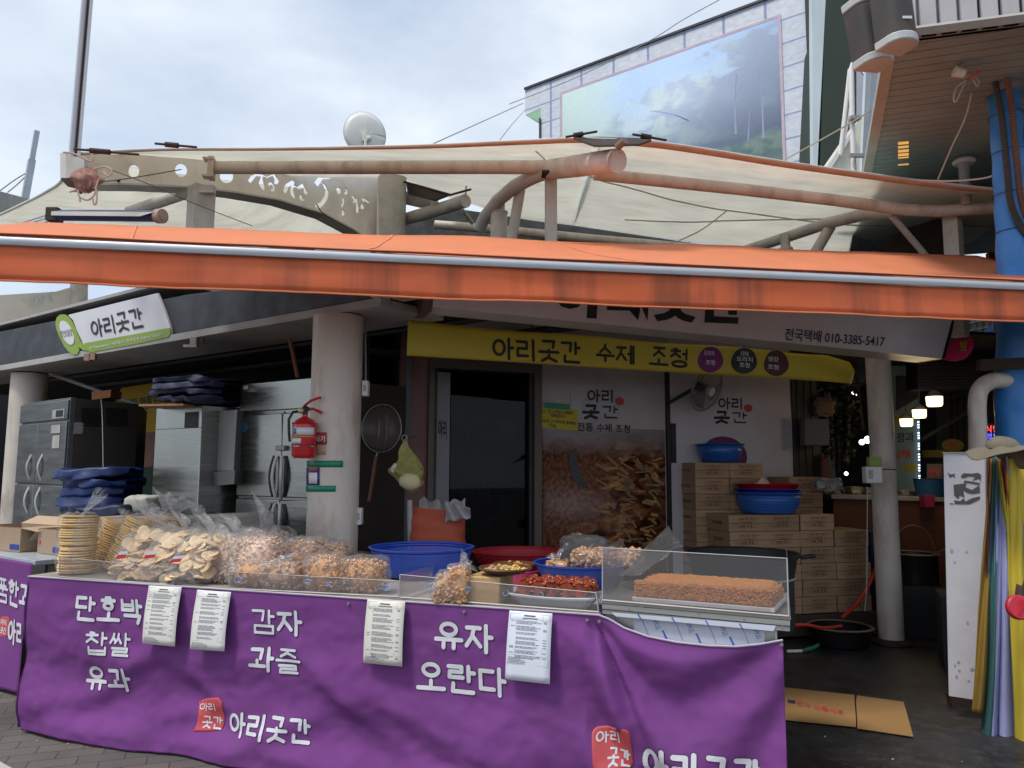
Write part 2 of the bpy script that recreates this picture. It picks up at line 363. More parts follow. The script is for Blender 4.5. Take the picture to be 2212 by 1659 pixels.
# ---------------------------------------------------------------- materials
M_post = mat('painted_steel', srgb(206, 196, 185), .55, var=.08, vs=3, dirt=.5, dcol=srgb(120, 95, 75), ds=6, dstretch=(1, 1, .35), bump=.05)
M_post2 = mat('painted_steel_grey', srgb(194, 189, 181), .55, var=.08, vs=4, dirt=.3, dcol=srgb(110, 95, 80), ds=5, bump=.05)
M_beam = mat('beam_paint', srgb(228, 222, 212), .6, var=.06, vs=3, dirt=.25, dcol=srgb(130, 110, 92), ds=4, bump=.05)
M_rust = mat('rusty_steel', srgb(58, 42, 36), .8, var=.4, vs=20, bump=.4)
M_membrane = mat('membrane', srgb(246, 244, 236), .7, var=.04, vs=2, dirt=.15, dcol=srgb(170, 160, 140), ds=2.5, dstretch=(1, 3, 1), bump=.05, bs=4, transl=.62)
M_hem = mat('membrane_hem', srgb(206, 180, 160), .7, var=.15, vs=8)
M_orange = mat('orange_fabric', srgb(228, 138, 96), .75, var=.07, vs=3, bump=.05, bs=120, transl=.15)
M_alu = mat('aluminium', srgb(190, 192, 198), .45, metal=.35, var=.05, stretch=(1, 8, 8))
M_dark = mat('dark_paint', srgb(50, 51, 58), .55, var=.06)
M_black = mat('black_plastic', (.012, .012, .013), .5)
M_white = mat('white_plastic', srgb(215, 213, 210), .5, var=.05)
M_trim = mat('trim_paint', srgb(170, 168, 164), .55, var=.08, dirt=.3, dcol=srgb(110, 105, 100))
M_ink = mat('black_ink', (.015, .015, .018), .6)
M_inkp = mat('purple_ink', srgb(60, 50, 80), .6)
M_letter = mat('white_print', srgb(214, 214, 220), .6, var=.03)
M_letshade = mat('letter_outline', srgb(55, 40, 70), .7)
M_red = mat('red_print', srgb(190, 70, 72), .6)
M_wire = mat('wire_grey', srgb(150, 145, 138), .5)
M_wireb = mat('wire_black', (.02, .02, .02), .5)
M_purple = mat('purple_cloth', srgb(120, 66, 132), .85, var=.08, vs=2.5, bump=.08, bs=300, spec=.25, dirt=.22, dcol=srgb(88, 46, 100), ds=4)
M_gal = mat('galvanised', srgb(150, 150, 150), .5, metal=.6, var=.15, vs=14)
def stain_orange():
    m = mat('orange_valance', srgb(208, 102, 62), .8, var=.06, vs=2, bump=.06, bs=150)
    t = m.node_tree; p = t.nodes['Principled BSDF']; src = p.inputs['Base Color'].links[0].from_socket
    tc = N(t, 'ShaderNodeTexCoord'); mp = N(t, 'ShaderNodeMapping'); mp.inputs['Scale'].default_value = (2.3, 2.3, .07)
    n = N(t, 'ShaderNodeTexNoise'); n.inputs['Scale'].default_value = 1.6; n.inputs['Detail'].default_value = 5; n.inputs['Roughness'].default_value = .6
    t.links.new(tc.outputs['Object'], mp.inputs[0]); t.links.new(mp.outputs[0], n.inputs[0])
    mr = N(t, 'ShaderNodeMapRange'); mr.inputs[1].default_value = .49; mr.inputs[2].default_value = .62; mr.inputs[4].default_value = .6
    # fade of the dirt towards the clean left end
    sx = N(t, 'ShaderNodeSeparateXYZ'); t.links.new(tc.outputs['Object'], sx.inputs[0])
    fx = N(t, 'ShaderNodeMapRange'); fx.inputs[1].default_value = .5; fx.inputs[2].default_value = 2.2; fx.inputs[3].default_value = .3
    t.links.new(sx.outputs[0], fx.inputs[0])
    end = N(t, 'ShaderNodeMapRange'); end.inputs[1].default_value = 5.35; end.inputs[2].default_value = 5.6; end.inputs[4].default_value = .55
    t.links.new(sx.outputs[0], end.inputs[0])
    t.links.new(n.outputs[0], mr.inputs[0])
    mu = N(t, 'ShaderNodeMath', operation='MULTIPLY'); t.links.new(mr.outputs[0], mu.inputs[0]); t.links.new(fx.outputs[0], mu.inputs[1])
    mxx = N(t, 'ShaderNodeMath', operation='MAXIMUM'); t.links.new(mu.outputs[0], mxx.inputs[0]); t.links.new(end.outputs[0], mxx.inputs[1])
    mm = N(t, 'ShaderNodeMix', data_type='RGBA'); t.links.new(mxx.outputs[0], mm.inputs[0]); t.links.new(src, mm.inputs[6]); mm.inputs[7].default_value = srgb(108, 62, 46)+(1,)
    t.links.new(mm.outputs[2], p.inputs['Base Color']); return m
M_valance = stain_orange()
def brick_mat():
    m = bpy.data.materials.new('paving'); m.use_nodes = True; t = m.node_tree; p = t.nodes['Principled BSDF']
    tc = N(t, 'ShaderNodeTexCoord'); mp = N(t, 'ShaderNodeMapping'); mp.inputs['Rotation'].default_value = (0, 0, R(-20)); t.links.new(tc.outputs['Object'], mp.inputs[0])
    b = N(t, 'ShaderNodeTexBrick'); b.inputs['Color1'].default_value = srgb(112, 104, 98)+(1,); b.inputs['Color2'].default_value = srgb(96, 92, 88)+(1,); b.inputs['Mortar'].default_value = srgb(74, 71, 68)+(1,)
    b.inputs['Scale'].default_value = 1; b.inputs['Brick Width'].default_value = .21; b.inputs['Row Height'].default_value = .11; b.inputs['Mortar Size'].default_value = .004; b.inputs['Mortar Smooth'].default_value = .3
    t.links.new(mp.outputs[0], b.inputs[0])
    n = N(t, 'ShaderNodeTexNoise'); n.inputs['Scale'].default_value = 1.3; n.inputs['Detail'].default_value = 8; t.links.new(tc.outputs['Object'], n.inputs[0])
    mr = N(t, 'ShaderNodeMapRange'); mr.inputs[1].default_value = .3; mr.inputs[2].default_value = .7; mr.inputs[3].default_value = .6; mr.inputs[4].default_value = 1.15; t.links.new(n.outputs[0], mr.inputs[0])
    vm = N(t, 'ShaderNodeVectorMath', operation='SCALE'); t.links.new(b.outputs[0], vm.inputs[0]); t.links.new(mr.outputs[0], vm.inputs['Scale']); t.links.new(vm.outputs[0], p.inputs['Base Color'])
    n2 = N(t, 'ShaderNodeTexNoise'); n2.inputs['Scale'].default_value = 60; n2.inputs['Detail'].default_value = 4; t.links.new(tc.outputs['Object'], n2.inputs[0])
    ad = N(t, 'ShaderNodeMath', operation='MULTIPLY_ADD'); ad.inputs[1].default_value = -1.5; t.links.new(b.outputs['Fac'], ad.inputs[0]); t.links.new(n2.outputs[0], ad.inputs[2])
    bp = N(t, 'ShaderNodeBump'); bp.inputs['Strength'].default_value = .5; bp.inputs['Distance'].default_value = .006; t.links.new(ad.outputs[0], bp.inputs['Height']); t.links.new(bp.outputs[0], p.inputs['Normal'])
    p.inputs['Roughness'].default_value = .8; return m
# ---------------------------------------------------------------- ground
tag(MB().grid(1, 1, lambda u, v: Vector((-150+300*u, -30+330*v, 0))).build('ground', brick_mat(), smooth=False), kind='structure')
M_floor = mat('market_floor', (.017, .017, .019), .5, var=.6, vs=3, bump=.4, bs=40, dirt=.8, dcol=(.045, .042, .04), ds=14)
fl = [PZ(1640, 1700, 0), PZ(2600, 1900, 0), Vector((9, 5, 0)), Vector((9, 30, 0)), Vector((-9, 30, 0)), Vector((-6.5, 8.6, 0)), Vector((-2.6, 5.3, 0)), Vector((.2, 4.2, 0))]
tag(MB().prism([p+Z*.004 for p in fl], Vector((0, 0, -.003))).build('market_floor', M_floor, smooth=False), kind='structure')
k = [PZ(-60, 1618, 0), PZ(30, 1668, 0), PZ(20, 1690, 0), PZ(-60, 1640, 0)]
tag(MB().prism([PZ(-90, 1598, 0), PZ(44, 1672, 0), PZ(28, 1684, 0), PZ(-90, 1622, 0)], Vector((0, 0, .006))).build('kerb_line', mat('kerb_paint', srgb(190, 188, 184), .8, var=.2, dirt=.6, dcol=srgb(110, 105, 100))), kind='structure')
lt = MB()
for i in range(18):
    p = PZ(random.uniform(10, 600), random.uniform(1560, 1655), .006) if i < 15 else PZ(random.uniform(1710, 2100), random.uniform(1590, 1655), .01)
    lt.ball(p, (random.uniform(.003, .008), .003, .002), 6, 3, jit=.3)
tag(lt.build('litter', mat('litter_white', srgb(200, 195, 180), .8), org=(0, 0, 0)), 'tiny pale crumbs and scraps scattered on the paving', 'litter', kind='stuff')
# ---------------------------------------------------------------- columns
def column(name, label, px, py, top, r, zb, zt, flare=False):
    b = PZ(px, py, zb) if not top else top
    o = thing(name, label, 'column', (b.x, b.y, zb), 'round cream columns of the arcade')
    MB().tube([Vector((b.x, b.y, zb)), Vector((b.x, b.y, zt))], r, 40).build('shaft', M_post, o)
    if flare: MB().lathe([(r+.012, .0), (r+.05, .01), (r+.05, .03), (r+.004, .05)], (b.x, b.y, zb), 40).build('base_collar', M_rust, o)
    return o
pc = PY(728, 800, 4.85); pc = Vector((pc.x, pc.y, 0))
PIL = column('round_column', 'thick cream round column carrying the red fire extinguisher', 0, 0, pc, .158, 0, 2.36)
column('round_column', 'slim cream round column standing beside the stacked cartons', 1926, 1392, None, .098, 0, 2.6, True)
p = FP.hit(5, 830)-FP.n*.25
column('round_column', 'grey cream round column at the far left edge below the dark fascia', 0, 0, Vector((p.x, p.y, 0)), .17, 0, 2.36)
# cuff, boxes and marks on the thick column
def pil_pt(px, py, off=0):
    """point of the thick column's skin seen at a pixel"""
    d = ray(px, py); o = EYE-pc; r = .158+off
    a = d.x*d.x+d.y*d.y; b = 2*(o.x*d.x+o.y*d.y); c = o.x*o.x+o.y*o.y-r*r
    D = max(b*b-4*a*c, 0); return EYE+d*((-b-math.sqrt(D))/(2*a))
def pil_patch(px0, py0, px1, py1, name, m, par=None, off=.004, n=10, skew=0):
    mb = MB().grid(n, 2, lambda u, v: pil_pt(px0+(px1-px0)*u+skew*(1-v), py1+(py0-py1)*v, off)); return mb.build(name, m, par, solid=.002, org=None if par is not None else pil_pt(px0, py1))
M_green = mat('green_tape', srgb(20, 125, 98), .4)
tag(pil_patch(663, 995, 741, 1009, 'adhesive_tape', M_green, skew=0), 'upper strip of green tape stuck on the thick cream column', 'tape', 'green tapes')
tag(pil_patch(661, 1049, 725, 1062, 'adhesive_tape', M_green), 'lower strip of green tape stuck on the thick cream column', 'tape', 'green tapes')
q = thing('card_notice', 'small navy and red card taped low on the thick cream column', 'notice', pil_pt(662, 1049))
pil_patch(662, 1010, 690, 1048, 'card', mat('navy_print', srgb(40, 45, 105), .5), q, .0035)
pil_patch(667, 1021, 685, 1045, 'label_area', M_letter, q, .006)
pil_patch(668, 1011, 686, 1017, 'red_strip', M_red, q, .006)
def red_sign():
    q = thing('warning_sign', 'small faded red and cream sign behind the fire extinguisher', 'sign', pil_pt(690, 980))
    pil_patch(676, 934, 706, 960, 'red_panel', mat('faded_red', srgb(165, 70, 62), .6), q, .0045)
    pil_patch(676, 960.5, 704, 982, 'cream_panel', mat('faded_cream', srgb(190, 160, 135), .6), q, .0045)
    mb = MB(); add_text(mb, '화기', lambda x, y: pil_pt(680+22*x, 955-14*y, .0065), .03); mb.build('lettering', M_letter, q, smooth=False)
red_sign()
# fire extinguisher: hangs from the left flank of the column
def extinguisher():
    c = PY(656, 990, pc.y-.20); sc = (c-EYE).length/FPX
    h = (990-905)*sc; r = 25*sc
    o = thing('fire_extinguisher', 'red dry powder fire extinguisher hanging on the thick cream column', 'fire extinguisher', c)
    mr_ = mat('extinguisher_red', srgb(186, 26, 34), .3, coat=.4, var=.05)
    MB().lathe([(0, 0), (r*.8, 0), (r*.93, .012), (r, .02), (r, h*.78), (r*.96, h*.85), (r*.75, h*.93), (r*.4, h*.99), (r*.25, h*1.02), (r*.25, h*1.06), (0, h*1.06)], c, 32).build('cylinder_body', mr_, o)
    MB().lathe([(r*1.03, h*.30), (r*1.04, h*.33), (r*1.03, h*.34)], c, 32).build('strap', mat('dark_red', srgb(110, 20, 25), .4), o)
    MB().lathe([(r*1.01, h*.83), (r*1.05, h*.85), (r*1.01, h*.87)], c, 32).build('rim', mr_, o)
    for (z0, z1, a0, a1, m) in ((.56, .74, R(215), R(335), M_letter), (.50, .535, R(190), R(340), mat('ochre_print', srgb(190, 140, 50), .5)), (.355, .48, R(210), R(270), M_letter), (.28, .31, R(225), R(262), M_letter), (.28, .34, R(318), R(335), M_letter)):
        MB().lathe([(r*1.012, h*z0), (r*1.012, h*z1)], c, 14, a0=a0, a1=a1).build('label_band', m, o, solid=.0015)
    MB().lathe([(r*1.02, h*.58), (r*1.02, h*.72)], c, 6, a0=R(222), a1=R(245)).build('blue_mark', mat('blue_print', srgb(60, 120, 170), .5), o, solid=.001)
    t = c+Z*h*1.05; s = r/.08
    MB().tube([t, t+Z*.05*s], .018*s, 12).ball(t+Vector((0, 0, .045*s)), (.026*s, .022*s, .02*s), 10, 6).build('valve', M_black, o)
    rt = Vector((.95, .3, 0))
    MB().tube([t+Z*.03*s-rt*.02, t+Z*.045*s+rt*.05*s, t+Z*.02*s+rt*.11*s], .009*s, 8).tube([t+Z*.06*s-rt*.01, t+Z*.10*s+rt*.035*s, t+Z*.125*s+rt*.10*s], .009*s, 8).build('handle', mr_, o)
    MB().ball(t+Z*.03*s-Vector((.02, .02, 0)), .022*s, 10, 6).build('gauge', mat('brass', srgb(190, 170, 130), .4, metal=.5), o)
    MB().tube([t+Z*.03*s-rt*.02, t+Z*.02*s-rt*.08*s, t-Z*.03*s-rt*.105*s, t-Z*.12*s-rt*.1*s, c+Z*h*.4-rt*(r+.012)], .009*s, 8).build('hose', M_black, o)
extinguisher()
for (x0, y0, x1, y1, lab) in ((783, 823, 797, 856, 'upper white switch box on the flank of the thick cream column'), (769, 1097, 783, 1133, 'lower white switch box on the flank of the thick cream column')):
    a = PY(x0, y1, pc.y+.02); b = PY(x1, y0, pc.y+.02)
    o = thing('switch_box', lab, 'switch box', a, 'white switch boxes')
    MB().box((a+b)/2, (b.x-a.x, .07, b.z-a.z)).build('housing', M_white, o, bevel=.004)
    MB().box((a+b)/2-Vector((0, .037, 0)), ((b.x-a.x)*.5, .004, (b.z-a.z)*.4)).build('cover', M_trim, o)
tag(MB().tube([PY(790, 823, pc.y+.06), PY(789, 700, pc.y+.08), PY(788, 690, pc.y+.1)], .006, 8).build('cable', M_wire, org=PY(790, 823, pc.y+.06)), 'thin grey conduit running up from the upper switch box', 'cable')
# ---------------------------------------------------------------- dark fascia with its sign
zf0, zf1 = 2.43, FP.loc(132, 672)[1]
fo = thing('fascia_sign', 'long dark grey fascia over the left shop with a pale trim below', 'fascia', FP.w(0, 2.37))
sL = FP.loc(808, 660)[0]
def fas(a0, a1, z0, z1, d0, d1): return [FP.w(a0, z0, d0), FP.w(a1, z0, d0), FP.w(a1, z0, d1), FP.w(a0, z0, d1), FP.w(a0, z1, d0), FP.w(a1, z1, d0), FP.w(a1, z1, d1), FP.w(a0, z1, d1)]
sM = FP.loc(400, 640)[0]
MB().prism([FP.w(-3, zf0), FP.w(sL, zf0), FP.w(sL, 2.60), FP.w(sM, zf1-.12), FP.w(-3, zf1)], -FP.n*.12).build('sign_panel', M_dark, fo, bevel=.004)
MB().hexa(fas(-3, sL+.08, 2.37, 2.425, .02, -.06)).hexa(fas(-3, sL+.08, 2.372, 2.42, -.063, -.55)).build('bottom_trim', M_trim, fo, bevel=.003)
MB().hexa(fas(-3, sM-.2, zf1+.003, zf1+.03, .02, -.5)).build('top_trim', M_trim, fo)
# name plate
po = thing('name_plate', 'white and green shop name plate fixed on the dark fascia', 'sign', FP.hit(196, 760))
plate = [(152, 681), (205, 668), (270, 652), (345, 634), (360, 670), (373, 708), (374, 725), (300, 741), (196, 760), (184, 742), (170, 712), (163, 693)]
M_lime = mat('lime_print', srgb(135, 160, 55), .5)
poly_on(FP, plate, .02, 'plate', M_letter, po, .018)
poly_on(FP, [(190, 742), (373, 709), (375, 720), (370, 729), (300, 744), (205, 761), (196, 760), (186, 748)], .026, 'green_band', M_lime, po, .004)
def ring_poly(cx, cy, rx, ry, tilt, n=26):
    return [(cx+rx*math.cos(2*math.pi*k/n)*math.cos(tilt)-ry*math.sin(2*math.pi*k/n)*math.sin(tilt), cy+rx*math.cos(2*math.pi*k/n)*math.sin(tilt)+ry*math.sin(2*math.pi*k/n)*math.cos(tilt)) for k in range(n)]
poly_on(FP, [(127, 700), (129, 688), (136, 681), (145, 680), (153, 684), (161, 694), (170, 714), (180, 738), (196, 758), (186, 757), (177, 750), (178, 758), (174, 766), (166, 767), (156, 761), (146, 749), (135, 727), (129, 712)], .030, 'green_ring', M_lime, po, .012)
poly_on(FP, ring_poly(153, 720, 12, 28, R(-24)), .036, 'round_badge', M_letter, po, .005)
mb = MB(); add_strokes(mb, '아리곳간', on_plane(FP, (199, 693), (310, 664), (206, 733), .026), .12); mb.build('lettering', M_ink, po, smooth=False)
writing(FP, 'Ari Repository | 저장창고 | 한과조청 010-4110-6217', (199, 749), (361, 718.5), (200, 757), M_letter, po, .03, .01)
writing(FP, '정선5일장', (139, 716), (165, 711), (141, 731), M_rust, po, .04, .0)
# bracket at the corner between the two shop fronts
cb = FP.w(sL+.1, 2.45, 0)
o = thing('corner_bracket', 'white metal bracket block at the corner between the two signs', 'bracket', cb)
MB().hexa(fas(sL+.02, sL+.16, 2.425, 2.50, .05, -.05)).build('bracket_plate', M_white, o, bevel=.004)
MB().hexa(fas(sL+.17, sL+.42, 2.40, 2.49, .02, -.08)).build('bracket_arm', M_trim, o, bevel=.004)
MB().hexa(fas(sL+.45, sL+.60, 2.405, 2.485, .03, -.07)).build('end_block', M_white, o, bevel=.004)
for a in (.06, .12, .48, .57): MB().tube([FP.w(sL+a, 2.45, .035), FP.w(sL+a, 2.45, .058)], .009, 8).build('bolt', M_rust, o)
# ---------------------------------------------------------------- shop roof and dark inside walls
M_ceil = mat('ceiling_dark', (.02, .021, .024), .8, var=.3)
zc = 2.66; c1 = FP.w(-3, zc, -.14); c2 = FP.w(sL, zc, -.14); c3 = BP.w(-.05, zc, -.2); c4 = BP.w(4.6, zc, -.2)
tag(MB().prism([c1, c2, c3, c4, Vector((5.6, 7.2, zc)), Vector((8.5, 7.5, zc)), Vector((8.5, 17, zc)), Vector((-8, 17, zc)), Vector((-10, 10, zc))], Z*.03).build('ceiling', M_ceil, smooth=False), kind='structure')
# inner beams under the roof of the left shop
bo = thing('ceiling_beams', 'dark steel beams and pipes under the ceiling of the left shop', 'beam', FP.w(2, 2.5, -.6))
for i, (d, z, r) in enumerate(((-.7, 2.52, .035), (-.95, 2.45, .025), (-1.3, 2.6, .05), (-1.8, 2.5, .03), (-2.3, 2.62, .05))):
    MB().tube([FP.w(-2, z, d), FP.w(sL+.6, z, d)], r, 8).build('beam' if r > .04 else 'pipe', mat('dull_pipe', srgb(70, 70, 72), .5, metal=.3), bo)
for a in (.9, 2.6, 4.2): MB().tube([FP.w(a, 2.72, -.3), FP.w(a+.1, 2.7, -2.6)], .03, 8).build('joist', mat('dull_pipe', (0, 0, 0)), bo)
MB().tube([FP.w(-.6+.9, 2.36, -.35), FP.w(1.25, 2.0, -.9)], .018, 8).build('brace', M_trim, bo)
for (x, y, nm) in ((345, 715, 'lamp_bracket'), (790, 0, '')):
    if not nm: continue
BW = FP.shift(3.0)                                       # back wall of the left shop
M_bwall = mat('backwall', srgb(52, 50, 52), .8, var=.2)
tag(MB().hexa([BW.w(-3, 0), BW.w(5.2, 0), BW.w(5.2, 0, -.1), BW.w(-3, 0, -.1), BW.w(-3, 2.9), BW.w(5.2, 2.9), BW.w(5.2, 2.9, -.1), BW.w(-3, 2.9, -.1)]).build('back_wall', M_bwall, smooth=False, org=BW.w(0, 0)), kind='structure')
# wall of the right shop with an opening for the door
sd0, sd1 = WP.loc(938, 800)[0], WP.loc(1152, 800)[0]
sw0, sw1 = WP.loc(875, 800)[0], WP.loc(1706, 820)[0]
zd = 2.20
M_rwall = mat('shop_wall', srgb(188, 180, 184), .6, var=.05, dirt=.2, dcol=srgb(110, 100, 100))
def wpx(a0, a1, z0, z1, d0=0, d1=-.1): return [WP.w(a0, z0, d0), WP.w(a1, z0, d0), WP.w(a1, z0, d1), WP.w(a0, z0, d1), WP.w(a0, z1, d0), WP.w(a1, z1, d0), WP.w(a1, z1, d1), WP.w(a0, z1, d1)]
so = thing('shop_wall', 'pale wall panels of the right shop beside the open door', 'wall', WP.w(0, 0))
MB().hexa(wpx(sd1+.05, sw1, 0, 2.9)).build('panel', M_rwall, so, smooth=False)
MB().hexa(wpx(sd0-.05, sd1+.05, zd+.08, 2.9, -.003, -.103)).build('lintel', M_rwall, so, smooth=False)
MB().hexa(wpx(sw0-.02, sd0-.05, 0, 2.9)).build('narrow_panel', mat('brick_red_panel', srgb(128, 88, 84), .6, var=.1, dirt=.4, dcol=srgb(150, 140, 135), ds=2), so, smooth=False)
b0 = WP.loc(1437, 900)[0]
MB().hexa(wpx(b0, b0+.035, 0, 2.5, .03, 0)).build('dark_strip', M_black, so)
MB().hexa(wpx(b0+.05, b0+.10, WP.loc(1460, 1000)[1], WP.loc(1460, 915)[1], .02, 0)).build('dark_plate', M_black, so)
# grey wall and dark cabinet behind the thick column
GP = Plane(PZ(780, 760, 2.3)+Vector((0, 1.0, 0)), WP.w(sw0, 0, 0))
o = thing('side_wall', 'grey wall panel high between the thick column and the yellow banner', 'wall', GP.w(0, 0))
MB().prism([GP.w(-1.4, 0), GP.w(GP.L+.03, 0), GP.w(GP.L+.03, 2.9), GP.w(-1.4, 2.9)], -GP.n*.05).build('panel', mat('grey_panel', srgb(96, 94, 98), .6, var=.06), o)
# room behind the door
ro = thing('back_room', 'dark storeroom seen through the open glass door', 'room', WP.w(sd0, 0, -2))
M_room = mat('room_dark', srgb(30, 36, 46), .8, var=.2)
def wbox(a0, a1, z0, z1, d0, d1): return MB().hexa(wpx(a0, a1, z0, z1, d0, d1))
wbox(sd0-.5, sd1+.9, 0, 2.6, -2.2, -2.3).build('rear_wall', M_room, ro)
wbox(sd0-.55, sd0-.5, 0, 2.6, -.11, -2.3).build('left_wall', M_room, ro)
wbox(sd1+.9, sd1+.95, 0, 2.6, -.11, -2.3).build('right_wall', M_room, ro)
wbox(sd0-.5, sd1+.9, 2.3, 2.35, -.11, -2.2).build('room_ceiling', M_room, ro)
W1 = WP.shift(1.2)
def w1(px, py, off=0): a, z = W1.loc(px, py); return W1.w(a, z, off)
mbl = MB()
for y in (909, 985, 1050, 1120):
    a0, z = W1.loc(1040, y); a1, _ = W1.loc(1145, y)
    mbl.hexa([W1.w(a0, z-.02, 0), W1.w(a1+.3, z-.02, 0), W1.w(a1+.3, z-.02, -.35), W1.w(a0, z-.02, -.35), W1.w(a0, z, 0), W1.w(a1+.3, z, 0), W1.w(a1+.3, z, -.35), W1.w(a0, z, -.35)])
so2 = thing('storage_shelf', 'dark steel shelf unit inside the storeroom', 'shelf', w1(1060, 1180))
mbl.build('shelf_boards', M_gal, so2)
for x in (1058, 1140): MB().tube([w1(x, 1190), w1(x, 850)], .015, 8).build('upright', M_black, so2)
M_curt = mat('curtain', srgb(80, 98, 108), .8, var=.1)
tag(MB().grid(30, 4, lambda u, v: w1(988+66*u, 1142-228*v, .05+.02*math.sin(u*34))).build('curtain', M_curt, org=w1(988, 1142), solid=.004), 'grey blue curtain hanging inside the storeroom door', 'curtain')
for (x0, y0, x1, y1, c, nm, lab) in ((1012, 866, 1047, 907, srgb(120, 122, 100), 'storage_box', 'olive grey box on the top storeroom shelf'), (985, 880, 1008, 906, srgb(150, 155, 160), 'storage_box', 'small pale box at the left end of the top storeroom shelf'),
        (1104, 915, 1132, 965, srgb(150, 145, 40), 'yellow_bag', 'yellow plastic bag hanging in the storeroom'), (1052, 1012, 1110, 1048, srgb(90, 70, 55), 'storage_box', 'brown box on the lower storeroom shelf'), (1075, 1070, 1130, 1118, srgb(80, 95, 120), 'storage_box', 'blue grey box on the bottom storeroom shelf')):
    a0, z0 = W1.loc(x0, y1); a1, z1 = W1.loc(x1, y0)
    tag(MB().hexa([W1.w(a0, z0, .01), W1.w(a1, z0, .01), W1.w(a1, z0, -.2), W1.w(a0, z0, -.2), W1.w(a0, z1, .01), W1.w(a1, z1, .01), W1.w(a1, z1, -.2), W1.w(a0, z1, -.2)]).build(nm, mat(lab[:20], c, .6), bevel=.01, org=W1.w(a0, z0)), lab, 'bag' if 'bag' in nm else 'box')
q = w1(1086, 935, .05)
tag(MB().lathe([(0, .0), (.10, .01), (.12, .03), (.115, .03), (.09, .015)], q, 24, M=Matrix.Rotation(R(80), 3, 'X')).build('steel_bowl', M_gal, org=q), 'round steel bowl propped in the dark storeroom', 'bowl')
# door frame, leaf and glass
do = thing('glass_door', 'open aluminium framed glass door into the storeroom', 'door', WP.w(sd0, 0))
M_frame = mat('door_frame', srgb(92, 84, 76), .5, metal=.2, var=.1)
MB().hexa(wpx(sd0-.05, sd0, 0, zd, .03, -.1)).hexa(wpx(sd1, sd1+.07, 0, zd, .03, -.1)).hexa(wpx(sd0-.05, sd1+.07, zd+.001, zd+.08, .033, -.1)).build('frame', M_frame, do, bevel=.004)
MB().hexa(wpx(sd1-.035, sd1-.002, 0, zd-.003, .0, -.08)).hexa(wpx(sd0+.002, sd0+.03, 0, zd-.003, .0, -.08)).build('gasket', M_black, do)
MB().hexa(wpx(sd0+.035, sd0+.15, .02, zd-.02, -.04, -.07)).build('leaf_edge', mat('leaf_grey', srgb(120, 120, 125), .4, metal=.2), do)
M_glass = clear_mat('door_glass', (.5, .56, .62), gloss=.012, rough=.02, haze=.0, fres=1.2)
wbox(sd0+.16, sd1-.04, .02, zd-.02, -.045, -.055).build('pane', M_glass, do)
writing(WP, '아리', (950, 905), (968, 908), (950, 945), M_ink, do, -.035, .02)
# posters
po = thing('wall_poster', 'tall wall poster with black lettering above a photo of food in syrup', 'poster', WP.w(sd1+.08, .3))
pa0, pa1 = WP.loc(1158, 1000)[0], WP.loc(1436, 1000)[0]
def food_mat():
    m = bpy.data.materials.new('food_print'); m.use_nodes = True; t = m.node_tree; p = t.nodes['Principled BSDF']; uv = N(t, 'ShaderNodeUVMap')
    sp = N(t, 'ShaderNodeSeparateXYZ'); t.links.new(uv.outputs[0], sp.inputs[0])
    mp = N(t, 'ShaderNodeMapping'); mp.inputs['Scale'].default_value = (1, 2.2, 1); mp.inputs['Rotation'].default_value = (0, 0, .5); t.links.new(uv.outputs[0], mp.inputs[0])
    n = N(t, 'ShaderNodeTexNoise'); n.inputs['Scale'].default_value = 6; n.inputs['Detail'].default_value = 6; n.inputs['Distortion'].default_value = 1.5; t.links.new(mp.outputs[0], n.inputs[0])
    c = N(t, 'ShaderNodeValToRGB'); e = c.color_ramp.elements; e[0].position = .36; e[0].color = srgb(48, 24, 16)+(1,); e[1].position = .7; e[1].color = srgb(205, 160, 98)+(1,)
    x = e.new(.5); x.color = srgb(118, 68, 46)+(1,); x = e.new(.6); x.color = srgb(156, 102, 60)+(1,); t.links.new(n.outputs[0], c.inputs[0])
    n2 = N(t, 'ShaderNodeTexNoise'); n2.inputs['Scale'].default_value = 40; n2.inputs['Detail'].default_value = 3; t.links.new(uv.outputs[0], n2.inputs[0])
    c2 = N(t, 'ShaderNodeValToRGB'); c2.color_ramp.elements[0].color = srgb(84, 48, 36)+(1,); c2.color_ramp.elements[1].color = srgb(150, 100, 78)+(1,); c2.color_ramp.elements[0].position = .35; c2.color_ramp.elements[1].position = .65; t.links.new(n2.outputs[0], c2.inputs[0])
    a = N(t, 'ShaderNodeMath', operation='MULTIPLY_ADD'); a.inputs[1].default_value = -.55; t.links.new(sp.outputs[1], a.inputs[0]); t.links.new(sp.outputs[0], a.inputs[2])
    mr = N(t, 'ShaderNodeMapRange'); mr.inputs[1].default_value = -.05; mr.inputs[2].default_value = .22; t.links.new(a.outputs[0], mr.inputs[0])
    mm = N(t, 'ShaderNodeMix', data_type='RGBA'); t.links.new(mr.outputs[0], mm.inputs[0]); t.links.new(c2.outputs[0], mm.inputs[6]); t.links.new(c.outputs[0], mm.inputs[7])
    # top fades into the pale upper part of the poster, lower than that at the left
    g = N(t, 'ShaderNodeMath', operation='MULTIPLY_ADD'); g.inputs[1].default_value = .12; t.links.new(n.outputs[0], g.inputs[0]); t.links.new(sp.outputs[1], g.inputs[2])
    m2 = N(t, 'ShaderNodeMapRange'); m2.inputs[1].default_value = .90; m2.inputs[2].default_value = 1.05; t.links.new(g.outputs[0], m2.inputs[0])
    fm = N(t, 'ShaderNodeMix', data_type='RGBA'); t.links.new(m2.outputs[0], fm.inputs[0]); t.links.new(mm.outputs[2], fm.inputs[6]); fm.inputs[7].default_value = srgb(188, 180, 184)+(1,)
    t.links.new(fm.outputs[2], p.inputs['Base Color']); p.inputs['Roughness'].default_value = .35; return m
zt_, zb_ = WP.loc(1300, 925)[1], .25
